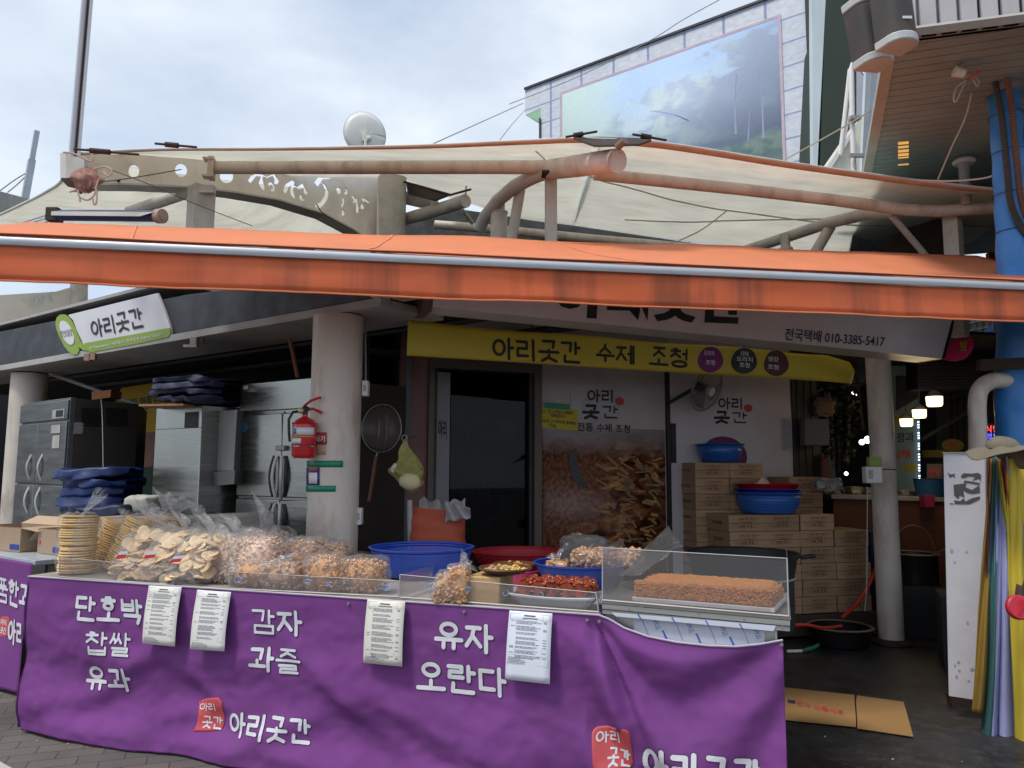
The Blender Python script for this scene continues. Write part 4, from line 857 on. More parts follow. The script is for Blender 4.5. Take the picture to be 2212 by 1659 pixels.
# dark sheet painted in for the shaded interior under the membranes
tag(MB().prism([PY(800, 505, 9.0), PY(960, 447, 9.6), PY(1120, 475, 9.9), PY(1600, 540, 10.0), PY(2060, 560, 9.4), PY(2060, 640, 9.4), PY(800, 640, 9.0)], Vector((0, .08, 0))).build('shade_sheet', mat('void_dark', (.012, .012, .012), .8), org=PY(1200, 500, 9.6)), 'dark sheet standing in for the shade under the edge of the membrane', 'shade_backdrop')
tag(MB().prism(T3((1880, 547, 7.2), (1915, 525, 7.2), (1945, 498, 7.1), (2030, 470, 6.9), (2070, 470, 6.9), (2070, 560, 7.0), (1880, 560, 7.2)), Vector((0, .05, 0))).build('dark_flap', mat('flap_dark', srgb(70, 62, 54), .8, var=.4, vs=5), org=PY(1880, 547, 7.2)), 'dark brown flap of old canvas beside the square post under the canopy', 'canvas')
# ---------------------------------------------------------------- left end: pole, ropes, rag
po_ = thing('tall_pole', 'tall square aluminium pole rising beside the left end of the canopy', 'pole', PY(152, 390, 5.9))
t0, t1 = PY(186, -40, 5.9), PY(150, 392, 5.9)
MB().tube([t0, t1], .028, 4).build('shaft', M_alu, po_); MB().tube([t0+Vector((.035, -.01, 0)), t1+Vector((.035, -.01, 0))], .010, 4).build('groove_strip', M_rust, po_)
MB().tube([t0+Vector((.055, .0, 0)), t1+Vector((.055, .0, 0))], .016, 4).build('side_rail', M_alu, po_)
MB().prism(T3((130, 330, 5.85), (142, 330, 5.85), (142, 384, 5.85), (130, 384, 5.85)), Vector((0, .05, 0))).build('white_bracket', M_white, po_)
MB().prism(T3((142, 334, 5.84), (182, 342, 5.84), (182, 392, 5.84), (142, 386, 5.84)), Vector((0, .05, 0))).build('grey_bracket', M_post2, po_)
MB().prism(T3((130, 386, 5.8), (145, 402, 5.8), (165, 406, 5.8), (172, 418, 5.8), (186, 406, 5.8), (172, 385, 5.8), (150, 384, 5.8)), Vector((0, .02, 0))).build('rusty_plate', M_rust, po_)
c = PY(188, 388, 5.7); rg = MB()
rg.grid(30, 16, lambda u, v: c+Vector((math.sin(v*math.pi)*math.cos(u*2*math.pi)*.10, math.sin(v*math.pi)*math.sin(u*2*math.pi)*.06, math.cos(v*math.pi)*.085))*(1+.5*noise.noise(Vector((math.cos(u*6.28)*2.5, math.sin(u*6.28)*2.5, v*5)))))
tag(rg.build('cloth_rag', mat('rag', srgb(165, 125, 110), .9, var=.4, vs=18, bump=.4, bs=30), org=c), 'bundled pinkish rag tied to the pole at the left canopy tip', 'rag')
ro_ = MB(); 
for pts in ([(137, 329), (160, 332), (195, 348), (200, 340), (196, 325), (188, 322)], [(205, 365), (225, 360), (242, 368), (235, 380), (222, 372)], [(168, 410), (172, 425), (190, 432), (204, 420), (209, 400), (214, 385)], [(200, 428), (203, 441), (208, 438), (209, 415), (205, 405)], [(172, 425), (173, 436)], [(150, 415), (165, 410)], [(203, 322), (215, 325), (222, 332)]):
    P_ = T3(*[(x, y, 5.65) for x, y in pts]); ro_.tube([smooth_pts(P_, i/16) for i in range(17)], .0075, 6)
tag(ro_.build('rope', mat('rope', srgb(195, 165, 150), .9), org=c), 'knotted pale rope looping around the rag at the left canopy tip', 'rope')
def wire(name, pts, r, m, lab, cat='wire', group=None):
    P_ = [PY(*p) for p in pts]; q = [smooth_pts(P_, i/24) for i in range(25)]
    return tag(MB().tube(q, r, 6).build(name, m, org=q[0]), lab, cat, group)
wire('wire', [(243, 368, 5.6), (340, 405, 5.7), (420, 440, 5.8), (545, 488, 5.9)], .003, M_wireb, 'thin dark wire sloping from the rag across the lettered beam')
wire('wire', [(165, 400, 5.75), (280, 385, 6.0), (392, 366, 6.1)], .004, M_wireb, 'dark wire stretched between the rag and the second round hole')
wire('wire', [(684, 441, 6.5), (700, 462, 6.5), (752, 492, 6.5)], .005, M_wireb, 'frayed dark wire hanging through the numeral cut-out')
wire('wire', [(930, 313, 9), (1030, 268, 11), (1130, 223, 14)], .008, M_wire, 'thin grey wire rising from the canopy to the mural building')
wire('wire', [(1078, 305, 9), (1105, 270, 10), (1134, 238, 14)], .006, M_wire, 'second thin wire meeting the green corner of the mural building')
wire('wire', [(0, 412, 12), (30, 390, 12), (56, 374, 12)], .01, M_wire, 'left guy wire of the small grey mast')
wire('wire', [(16, 416, 12), (40, 396, 12), (58, 378, 12)], .01, M_wire, 'right guy wire of the small grey mast')
m0, m1_ = PY(52, 440, 12), PY(80, 283, 12); mm_ = m0.lerp(m1_, .6)
tag(MB().tube([m0, mm_], .07, 4).tube([mm_, m1_], .05, 4).build('small_mast', mat('mast', srgb(165, 175, 185), .6), org=m0), 'short leaning grey mast on the rooftop at the far left', 'mast')
tag(MB().prism(T3((-80, 395, 11), (0, 413, 11.5), (64, 430, 12), (64, 500, 12), (-80, 520, 11)), Vector((0, .3, 0))).build('rooftop_wall', mat('concrete', srgb(150, 148, 144), .9, var=.2, vs=1.5, stretch=(4, 4, .3), dirt=.5, dcol=srgb(90, 88, 84), ds=1.5, dstretch=(4, 4, .3), bump=.2), org=PY(0, 500, 11)), 'streaked concrete rooftop parapet at the far left behind the canopy', 'wall')
# satellite dish
dc = PY(789, 289, 13.0); ds_ = 13.0/FPX; do_ = thing('satellite_dish', 'white satellite dish seen from behind above the canopy edge', 'satellite dish', dc-Z*.6)
MD = Matrix.Rotation(R(28), 3, 'Z') @ Matrix.Rotation(R(97), 3, 'X')
MB().lathe([(0, .055), (.15, .048), (.3, .022), (49*ds_, -.02)], dc, 40, M=MD).build('reflector', mat('dish', srgb(222, 222, 216), .5, var=.03), do_, solid=.01)
MB().tube([dc+MD @ Vector((49*ds_*math.cos(k*math.pi/20), 49*ds_*math.sin(k*math.pi/20), -.02)) for k in range(41)], .008, 6).build('rim', M_white, do_)
MB().box(dc+Vector((.02, -.07, -.12)), (.10, .10, .12)).tube([dc+Vector((.0, -.07, -.02)), dc+Vector((.03, -.1, -.2)), dc+Vector((.03, -.1, -1.2))], .03, 10).ball(dc+Vector((.09, -.1, -.13)), .05, 10, 6).build('mount', mat('dish_mount', srgb(200, 198, 190), .5), do_)
# ---------------------------------------------------------------- mural building
MU = Plane(PY(1134, 220, 15.6), PY(1752, 200, 12.0)); muA, muT = MU.loc(1134, 195); muB = MU.loc(1752, 200)[0]
mu = thing('mural_building', 'tall pale building covered with printed stone blocks and a landscape picture', 'building', MU.w(muB, 0))
def stone_mat():
    m = bpy.data.materials.new('printed_stone'); m.use_nodes = True; t = m.node_tree; p = t.nodes['Principled BSDF']; uv = N(t, 'ShaderNodeUVMap')
    b = N(t, 'ShaderNodeTexBrick', offset=0.0); b.inputs['Color1'].default_value = srgb(214, 219, 228)+(1,); b.inputs['Color2'].default_value = srgb(206, 212, 223)+(1,); b.inputs['Mortar'].default_value = srgb(150, 160, 196)+(1,)
    b.inputs['Scale'].default_value = 1; b.inputs['Brick Width'].default_value = 1; b.inputs['Row Height'].default_value = 1; b.inputs['Mortar Size'].default_value = .04; b.inputs['Mortar Smooth'].default_value = .3
    t.links.new(uv.outputs[0], b.inputs[0])
    n = N(t, 'ShaderNodeTexNoise'); n.inputs['Scale'].default_value = 6; n.inputs['Detail'].default_value = 8; t.links.new(uv.outputs[0], n.inputs[0])
    mr = N(t, 'ShaderNodeMapRange'); mr.inputs[1].default_value = .35; mr.inputs[2].default_value = .65; mr.inputs[3].default_value = .88; mr.inputs[4].default_value = 1.05; t.links.new(n.outputs[0], mr.inputs[0])
    vm = N(t, 'ShaderNodeVectorMath', operation='SCALE'); t.links.new(b.outputs[0], vm.inputs[0]); t.links.new(mr.outputs[0], vm.inputs['Scale']); t.links.new(vm.outputs[0], p.inputs['Base Color'])
    p.inputs['Roughness'].default_value = .8; return m
bw = MU.loc(1479, 100)[0]-MU.loc(1400, 130)[0]; ph = MU.loc(1479, 100)[0]/bw
def wall_uv(pts):
    mb = MB(); q = [MU.w(a_, z_) for a_, z_ in pts]; mb.add(q, [tuple(range(len(q)))], [((a_/bw-ph), (z_-muT+.45)/.42) for a_, z_ in pts]); return mb
a2, z2 = MU.loc(1168, 266); 
wall_uv([(a2, 0), (muB, 0), (muB, muT), (muA, muT), (muA, MU.loc(1134, 245)[1]), (a2, MU.loc(1168, 232)[1])]).build('facade', stone_mat(), mu, smooth=False)
MB().hexa([MU.w(a2, 0, -.01), MU.w(muB, 0, -.01), MU.w(muB, 0, -6), MU.w(a2, 0, -6), MU.w(a2, muT-.01, -.01), MU.w(muB, muT-.01, -.01), MU.w(muB, muT-.01, -6), MU.w(a2, muT-.01, -6)]).build('mass', mat('pale_render', srgb(200, 203, 208), .8), mu, smooth=False)
MB().hexa([MU.w(muA, muT+.001, .04), MU.w(muB, muT+.001, .04), MU.w(muB, muT+.001, -6), MU.w(muA, muT+.001, -6), MU.w(muA, muT+.045, .04), MU.w(muB, muT+.045, .04), MU.w(muB, muT+.045, -6), MU.w(muA, muT+.045, -6)]).build('coping', M_dark, mu)
zg = MU.loc(1134, 248)[1]
MB().prism([MU.w(muA, zg, .0), MU.w(a2, MU.loc(1168, 232)[1], 0), MU.w(a2, z2, 0)], -MU.n*1.2).build('green_soffit', mat('green_render', srgb(150, 190, 160), .7), mu, smooth=False)
MB().tube([MU.w(muB, 0, .03), MU.w(muB, muT, .03)], .035, 8).build('edge_trim', M_dark, mu); MB().tube([MU.w(a2, 0, .03), MU.w(a2, z2+.1, .03)], .02, 8).build('edge_trim', M_dark, mu)
# picture: a plain generic woodland landscape, as a flat print
pa, pz = MU.loc(1215, 219); pb = MU.loc(1681, 39)[0]; pzt = MU.loc(1681, 39)[1]; pz = pz
def pic_mat():
    m = bpy.data.materials.new('landscape_print'); m.use_nodes = True; t = m.node_tree; p = t.nodes['Principled BSDF']; uv = N(t, 'ShaderNodeUVMap'); sp = N(t, 'ShaderNodeSeparateXYZ'); t.links.new(uv.outputs[0], sp.inputs[0])
    def noi(s, d, dist=0.3):
        n = N(t, 'ShaderNodeTexNoise'); n.inputs['Scale'].default_value = s; n.inputs['Detail'].default_value = d; n.inputs['Distortion'].default_value = dist; t.links.new(uv.outputs[0], n.inputs[0]); return n.outputs[0]
    def mad(a, m_, b):
        n = N(t, 'ShaderNodeMath', operation='MULTIPLY_ADD'); n.inputs[1].default_value = m_; t.links.new(a, n.inputs[0])
        if isinstance(b, float): n.inputs[2].default_value = b
        else: t.links.new(b, n.inputs[2])
        return n.outputs[0]
    def rng(a, lo, hi):
        n = N(t, 'ShaderNodeMapRange'); n.inputs[1].default_value = lo; n.inputs[2].default_value = hi; t.links.new(a, n.inputs[0]); return n.outputs[0]
    def mixc(f, a, b):
        n = N(t, 'ShaderNodeMix', data_type='RGBA'); t.links.new(f, n.inputs[0])
        for i, c in ((6, a), (7, b)):
            if isinstance(c, tuple): n.inputs[i].default_value = c+(1,)
            else: t.links.new(c, n.inputs[i])
        return n.outputs[2]
    U, V = sp.outputs[0], sp.outputs[1]
    skyc = mixc(rng(mad(noi(3, 4), .7, V), .75, 1.25), srgb(200, 216, 222), srgb(165, 190, 222))
    tree = mixc(rng(noi(9, 7, .6), .42, .56), srgb(186, 206, 208), srgb(160, 178, 202))
    tree = mixc(rng(mad(U, .9, noi(3, 3)), .95, 1.3), tree, srgb(156, 168, 192))
    t1 = mad(V, 1.0, mad(noi(6, 6), -.9, mad(U, -.40, -.10)))
    c1 = mixc(rng(t1, -.03, .03), tree, skyc)
    mead = mixc(rng(noi(14, 4), .45, .6), srgb(200, 224, 208), srgb(165, 192, 192))
    c2_ = mixc(rng(mad(noi(5, 4), .2, mad(U, -.12, V)), .26, .33), mead, c1)
    left = mixc(rng(mad(noi(4, 4), .5, U), .3, .62), srgb(190, 212, 208), c2_)
    n = noi(60, 3); fin = N(t, 'ShaderNodeVectorMath', operation='SCALE'); t.links.new(left, fin.inputs[0]); r_ = N(t, 'ShaderNodeMapRange'); r_.inputs[3].default_value = .9; r_.inputs[4].default_value = 1.1; t.links.new(n, r_.inputs[0]); t.links.new(r_.outputs[0], fin.inputs['Scale'])
    t.links.new(fin.outputs[0], p.inputs['Base Color']); p.inputs['Roughness'].default_value = .6; return m
pzb = MU.loc(1683, 360)[1]-.3
ztl_ = pzt
MB().grid(1, 1, lambda u, v: MU.w(pa+(pb-pa)*u, pzb+(pzt-pzb)*v, .012)).build('landscape_picture', pic_mat(), mu, solid=.01)
Mfr = mat('picture_frame', srgb(196, 176, 190), .7)
for (a_, b_, c_, d_) in ((pa-.04, pb+.04, pzt, pzt+.05), (pa-.05, pa, pzb, pzt), (pb, pb+.05, pzb, pzt)):
    MB().hexa([MU.w(a_, c_, .02), MU.w(b_, c_, .02), MU.w(b_, c_, .001), MU.w(a_, c_, .001), MU.w(a_, d_, .02), MU.w(b_, d_, .02), MU.w(b_, d_, .001), MU.w(a_, d_, .001)]).build('picture_border', Mfr, mu)
tr = MB(); k_ = 0
for pts in ([(1483, 340, 5), (1489, 300, 5), (1490, 262, 4), (1484, 228, 3), (1466, 210, 2)], [(1489, 262, 3), (1462, 250, 3), (1430, 243, 2), (1405, 240, 1)], [(1590, 290, 6), (1588, 215, 4), (1592, 160, 2)], [(1588, 215, 3), (1606, 180, 1)], [(1650, 300, 6), (1647, 225, 4), (1640, 150, 2)], [(1647, 225, 3), (1664, 190, 1)], [(1617, 305, 4), (1620, 240, 2)]):
    for i in range(len(pts)-1):
        (x0, y0, w0), (x1, y1, w1_) = pts[i], pts[i+1]; L = math.hypot(x1-x0, y1-y0); nx, ny = (y1-y0)/L, -(x1-x0)/L; k_ += 1; w0 *= .8; w1_ *= .8
        tr.prism([MU.w(*MU.loc(*q), .016+k_*.0002) for q in ((x0-nx*w0/2, y0-ny*w0/2), (x0+nx*w0/2, y0+ny*w0/2), (x1+nx*w1_/2, y1+ny*w1_/2), (x1-nx*w1_/2, y1-ny*w1_/2))], -MU.n*.003)
tr.build('picture_trunks', mat('trunk_print', srgb(150, 162, 190), .7), mu, smooth=False)
wire('wire', [(1100, 225, 14), (1250, 165, 14), (1400, 90, 13), (1480, 40, 12.5), (1600, -25, 12)], .008, M_wire, 'long thin wire running along the top of the mural building')
# ---------------------------------------------------------------- right-hand building
rb = thing('overhang_building', 'building with a planked overhang and white metal cladding at the upper right', 'building', PY(2050, 380, 6.8))
M_pale = mat('pale_strip', srgb(196, 208, 212), .5, var=.1, stretch=(1, 1, .2))
MB().prism(T3((1754, -10, 9.0), (1784, -10, 9.0), (1770, 370, 9.0), (1757, 370, 9.0)), Vector((0, .1, 0))).build('pale_strip', M_pale, rb)
MB().prism(T3((1784, -10, 9.0), (1850, -10, 9.0), (1850, 380, 9.0), (1765, 380, 9.0)), Vector((.3, 1.5, 0))).build('green_wall', mat('dark_green_wall', srgb(44, 56, 46), .7, var=.2, vs=2), rb)
MB().prism(T3((1774, 376, 7.6), (1838, 283, 7.6), (1856, 258, 7.6), (1870, 260, 7.6), (1870, 400, 7.6)), Vector((0, .2, 0))).build('cream_gable', mat('cream_gable', srgb(205, 203, 186), .6), rb)
MB().prism(T3((1776, 375, 7.55), (1840, 282, 7.55), (1846, 286, 7.55), (1790, 372, 7.55)), Vector((0, .04, 0))).build('gable_trim', M_white, rb)
for i, (xa, ya, xb, yb, c) in enumerate(((1872, 148, 1862, 380, srgb(205, 212, 218)), (1884, 140, 1870, 380, srgb(190, 198, 206)), (1896, 130, 1878, 380, srgb(208, 212, 216)), (1908, 122, 1886, 380, srgb(180, 188, 198)))):
    MB().prism(T3((xa, ya-20, 6.6), (xa+12, ya-28, 6.6), (xb+10, yb, 6.9), (xb-1, yb, 6.9)), Vector((0, .05+.01*i, 0))).build('shutter_panel', mat('shutter%d' % i, c, .5), rb)
MB().tube(T3((1852, 137, 6.5), (1842, 138, 6.5), (1839, 148, 6.5), (1841, 260, 6.5), (1845, 385, 6.5)), .022, 12).build('drain_pipe', M_white, rb)
MB().tube(T3((1836, 150, 6.6), (1826, 240, 6.6), (1815, 335, 6.6)), .02, 8).tube(T3((1842, 190, 6.6), (1832, 260, 6.6), (1819, 330, 6.6)), .012, 8).build('drain_pipe', M_white, rb)
MB().box(PY(1846, 256, 6.45), (.09, .06, .03)).box(PY(1857, 336, 6.45), (.18, .03, .03)).build('pipe_clip', M_gal, rb)
# planked soffit
zs = 3.9; s0, s1 = PZ(1925, 121, zs), PZ(2112, 93, zs); dU = (s1-s0); dU.z = 0; dU.normalize(); dV = Vector((-dU.y, dU.x, 0))
M_plank = mat('soffit_plank', srgb(136, 158, 160), .45, var=.08, vs=3, dirt=.3, dcol=srgb(100, 94, 86), ds=1.5)
st = PZ(1967, 80, zs); LV = 5.0; eL = PZ(1927, 116, zs); eB = PZ(1886, 331, zs)
pk = MB(); v_ = (st-s0).dot(dV)
def left_s(v):   # left end of a plank: follows the edge beam
    vA, vB = (eL-s0).dot(dV), (eB-s0).dot(dV); uA, uB = (eL-s0).dot(dU), (eB-s0).dot(dU); return uA+(uB-uA)*(v-vA)/(vB-vA)
while v_ < LV:
    a0_, a1_ = left_s(v_), left_s(v_+.095)
    q = [s0+dU*a0_+dV*v_, s0+dU*2.6+dV*v_, s0+dU*2.6+dV*(v_+.088), s0+dU*a1_+dV*(v_+.088)]
    pk.prism(q, Z*.02); v_ += .095
pk.build('soffit_planks', M_plank, rb, smooth=False)
v0 = (st-s0).dot(dV)
q = [s0+dU*left_s(v0+.05)+dV*(v0+.05)+Z*.03, s0+dU*3+dV*(v0+.05)+Z*.03, s0+dU*3+dV*LV+Z*.03, s0+dU*left_s(LV)+dV*LV+Z*.03]
MB().prism(q, Z*.2).build('soffit_backing', M_black, rb)
v0 = (st-s0).dot(dV)
e = [s0+dU*(left_s(v)+o_)+dV*v-Z*.012 for v, o_ in ((v0, -.05), (LV, -.05), (LV, .02), (v0, .02))]
MB().prism(e, Z*.06).build('edge_beam', mat('edge_beam', srgb(160, 166, 158), .5), rb)
# glowing strips painted in for a lamp's reflection on the planks
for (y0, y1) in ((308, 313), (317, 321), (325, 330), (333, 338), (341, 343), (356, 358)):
    MB().prism([PZ(1940, y0, zs-.004), PZ(1963, y0-2, zs-.004), PZ(1963, y1-2, zs-.004), PZ(1940, y1, zs-.004)], Z*.003).build('painted_reflection', emit_mat('reflection_glow', srgb(200, 150, 80), .8), rb)
# white metal cladding above the soffit
CP = Plane(PZ(1967, 79, zs), PZ(2110, 61, zs))
a0_ = CP.loc(1967, 79)[0]; mb = MB()
for i in range(16):
    x0 = a0_-.05+i*.105
    mb.hexa([CP.w(x0, zs+.0, 0), CP.w(x0+.088, zs, 0), CP.w(x0+.088, zs, -.03), CP.w(x0, zs, -.03), CP.w(x0, zs+1.2, 0), CP.w(x0+.088, zs+1.2, 0), CP.w(x0+.088, zs+1.2, -.03), CP.w(x0, zs+1.2, -.03)])
mb.build('cladding', mat('cladding', srgb(186, 182, 186), .5, var=.08, dirt=.2, dcol=srgb(140, 120, 110), stretch=(1, 1, .3)), rb, bevel=.004)
MB().hexa([CP.w(a0_-.2, zs, -.035), CP.w(a0_+1.8, zs, -.035), CP.w(a0_+1.8, zs, -.06), CP.w(a0_-.2, zs, -.06), CP.w(a0_-.2, zs+1.2, -.035), CP.w(a0_+1.8, zs+1.2, -.035), CP.w(a0_+1.8, zs+1.2, -.06), CP.w(a0_-.2, zs+1.2, -.06)]).build('cladding_backing', M_trim, rb)
MB().tube([CP.w(a0_, zs+.02, .02), CP.w(a0_+1.8, zs+.02, .02)], .03, 4).build('cladding_trim', M_trim, rb)
# two column loudspeakers
def speaker(top, bot, w_, lab, Y):
    a = PY(top[0], top[1], Y); b = PY(bot[0], bot[1], Y); s = (a-b); L = s.length; s.normalize()
    o = thing('loudspeaker', lab, 'loudspeaker', b, 'column loudspeakers on the upper building')
    X = Vector((1, 0, 0)); X = (X-s*X.dot(s)).normalized(); F = s.cross(X)   # F points away from viewer or towards
    if F.y > 0: F = -F
    X = (X*.93-F*.36).normalized(); F = (F*.93+X*.36); F = (F-X*F.dot(X)).normalized()
    prof = [(-w_/2, -.06), (-w_/2, .03)]+[(-w_/2*math.cos(t), .03+.07*math.sin(t)) for t in [math.pi*k/8 for k in range(1, 8)]]+[(w_/2, .03), (w_/2, -.06)]
    def body(z0, z1, sc_): return [b+s*z0+X*x*sc_+F*y*sc_ for x, y in prof]
    MB().prism(body(.03, 0, 1), s*(L-.06)).build('grille', mat('speaker_grille', srgb(62, 60, 58), .6, var=.15, vs=3, dirt=.4, dcol=srgb(110, 80, 60), ds=4), o, ang=50)
    for z_ in (-.02, L-.03): MB().prism(body(z_, 0, 1.06), s*.05).build('end_cap', mat('speaker_cap', srgb(184, 190, 190), .5, dirt=.2, dcol=srgb(140, 140, 135)), o, bevel=.008, ang=50)
    MB().prism([b+s*.03+X*w_*.5+F*-.05, b+s*.03+X*(w_*.5+.03)-F*.05, b+s*(L-.03)+X*(w_*.5+.03)-F*.05, b+s*(L-.03)+X*w_*.5+F*-.05], F*-.02).build('side_plate', M_gal, o)
    MB().box(b+s*.10+F*.102-X*.02, (.05, .004, .015)).build('badge', M_white, o)
speaker((1862, 12), (1886, 138), .19, 'left column loudspeaker with rusty grille and pale end caps', 4.25)
speaker((1920, -35), (1937, 98), .18, 'right column loudspeaker tilted beside the white cladding', 4.0)
# socket, vent, cords on the overhang
q = PY(2072, 158, 4.5); o = thing('lamp_socket', 'white lamp socket dangling in a loop of cable under the overhang', 'lamp socket', q)
MB().tube([q+Vector((-.03, 0, .012)), q+Vector((.03, 0, -.004))], [.032, .026], 14).build('socket', M_white, o)
P_ = T3((2082, 163, 4.5), (2090, 170, 4.5), (2066, 190, 4.5), (2060, 214, 4.5), (2066, 218, 4.5), (2084, 180, 4.5), (2096, 165, 4.5), (2110, 186, 4.5), (2114, 176, 4.5), (2105, 160, 4.5), (2118, 140, 4.5), (2130, 122, 4.5))
MB().tube([smooth_pts(P_, i/50) for i in range(51)], .005, 6).build('cable', mat('cable_tan', srgb(165, 155, 140), .6), o)
MB().tube(T3((2072, 145, 4.5), (2095, 122, 4.5), (2116, 92, 4.47)), .006, 6).build('tape_end', mat('cable_yellow', srgb(190, 160, 80), .6), o)
MB().ball(PY(2100, 165, 4.47), .014, 8, 5).ball(PY(2113, 156, 4.47), .014, 8, 5).build('connector', M_red, o)
q = PZ(2082, 352, zs-.05); o = thing('roof_vent', 'pale round vent cowl on a stub pipe under the overhang', 'vent', q)
MB().lathe([(0, .03), (.07, .03), (.085, .01), (.07, -.01), (.03, -.015)], q, 20).build('cowl', M_white, o); MB().tube([q, q-Z*.35], .04, 12).build('stub_pipe', M_trim, o)
wire('cable', [(1690, 348, 6.5), (1860, 252, 5.6), (1990, 160, 5.0), (2112, 73, 4.55)], .0065, mat('cable_tan', (0, 0, 0)), 'tan cable running up from the canopy to the corrugated conduits', 'cable')
wire('cable', [(2099, 200, 4.7), (2085, 255, 4.75), (2055, 320, 4.85), (2026, 388, 5.0)], .006, mat('cable_tan', (0, 0, 0)), 'pale cable dropping from the lamp socket to the canopy edge', 'cable')
wire('cable', [(2178, 361, 4.8), (2155, 374, 4.9), (2125, 385, 5.0), (2055, 391, 5.2), (1984, 389, 5.4)], .006, mat('cable_white', srgb(190, 186, 180), .6), 'white cable sagging from the blue pole along the canopy edge', 'cable')
# blue wrapped pole
bp_ = thing('wrapped_pole', 'thick pole wrapped in blue tarpaulin with conduits strapped to it at the right edge', 'pole', PY(2185, 1000, 4.9))
M_tarp = mat('blue_tarp', srgb(50, 125, 200), .38, var=.12, vs=4, bump=.3, bs=14, stretch=(1, 1, 2.5))
P_ = T3((2160, 20, 4.9), (2166, 140, 4.9), (2172, 260, 4.9), (2180, 400, 4.9), (2187, 560, 4.9), (2196, 700, 4.95), (2196, 860, 5.0), (2200, 1000, 5.0), (2200, 1700, 5.0))
mb = MB(); nS = 90; rings = []
for i in range(nS+1):
    t = i/nS; c = smooth_pts(P_, t); r = .092+.035*max(0, min(1, (t-.5)/.2))
    for k in range(28):
        th = 2*math.pi*k/28; e = Vector((math.cos(th), math.sin(th), 0)); rr = r*(1+.07*noise.noise(Vector((math.cos(th)*1.2, math.sin(th)*1.2, c.z*7)))+.03*math.sin(c.z*26+th*1.0))
        mb.v.append(c+e*rr)
mb.f = [(i*28+k, (i+1)*28+k, (i+1)*28+(k+1) % 28, i*28+(k+1) % 28) for i in range(nS) for k in range(28)]
mb.build('wrapping', M_tarp, bp_)
for y in (110, 150, 205, 250, 330, 420, 500): 
    c = PY(2160+y*.05, y, 4.9); MB().tube([c+Vector((math.cos(a)*.10, math.sin(a)*.10, .01*math.cos(a))) for a in [2*math.pi*k/20 for k in range(21)]], .0025, 5).build('tie_wire', M_wireb, bp_)
def corr(pts, r, m, lab):
    P_ = T3(*pts); L = sum((P_[i+1]-P_[i]).length for i in range(len(P_)-1)); n = int(L/.0045); q = [smooth_pts(P_, i/n) for i in range(n+1)]
    tag(MB().tube(q, [r*(1 if (i % 3) else .82) for i in range(n+1)], 10).build('conduit', m, org=q[0]), lab, 'conduit', 'corrugated conduits on the blue pole')
corr([(2108, 20, 4.72), (2120, 90, 4.7), (2142, 150, 4.72), (2162, 240, 4.73), (2175, 360, 4.75), (2184, 440, 4.76), (2212, 500, 4.8), (2260, 560, 4.9)], .021, mat('conduit_black', srgb(62, 58, 54), .6), 'black corrugated conduit running down the blue wrapped pole')
corr([(2105, -20, 4.68), (2130, 55, 4.66), (2158, 115, 4.66), (2182, 205, 4.68), (2197, 350, 4.72), (2208, 440, 4.74), (2240, 520, 4.8)], .021, mat('conduit_brown', srgb(104, 72, 58), .6, dirt=.4, dcol=srgb(160, 120, 80)), 'brown corrugated conduit running down the blue wrapped pole')
q = PY(2180, 12, 4.8); tag(MB().box(q, (.36, .16, .10), R(-8)).build('rusty_plate', M_rust, org=q, bevel=.01), 'rusty steel block on top of the blue wrapped pole', 'steel block')
rr = MB()
for i in range(7):
    P_ = [PY(2140+random.uniform(0, 66), 2+random.uniform(-5, 30), 4.68) for _ in range(4)]; rr.tube([smooth_pts(P_, j/12) for j in range(13)], .006, 5)
tag(rr.build('rope_tangle', mat('rope_pale', srgb(180, 165, 130), .9), org=q), 'tangle of frayed pale rope above the blue wrapped pole', 'rope')
# ================================================================ the stall in front
ZT = .81
LT = TP.L
s_st0, s_st1 = TP.loc(1302, 1310)[0], TP.loc(1706, 1345)[0]
def tp(a0, a1, z0, z1, d0, d1): return [TP.w(a0, z0, d0), TP.w(a1, z0, d0), TP.w(a1, z0, d1), TP.w(a0, z0, d1), TP.w(a0, z1, d0), TP.w(a1, z1, d0), TP.w(a1, z1, d1), TP.w(a0, z1, d1)]
M_top = mat('table_top', srgb(176, 170, 162), .4, var=.08, dirt=.2, dcol=srgb(130, 120, 110))
to = thing('stall_table', 'long market table under the purple cloth with a pale top', 'table', TP.w(0, 0, -.4))
MB().hexa(tp(.0, s_st0-.01, ZT-.028, ZT, -.006, -.95)).build('table_top', M_top, to, bevel=.003)
for a in (.06, LT*.5, s_st0-.08):
    for d in (-.07, -.88): MB().hexa(tp(a, a+.04, 0, ZT-.03, d, d-.04)).build('leg', M_gal, to)
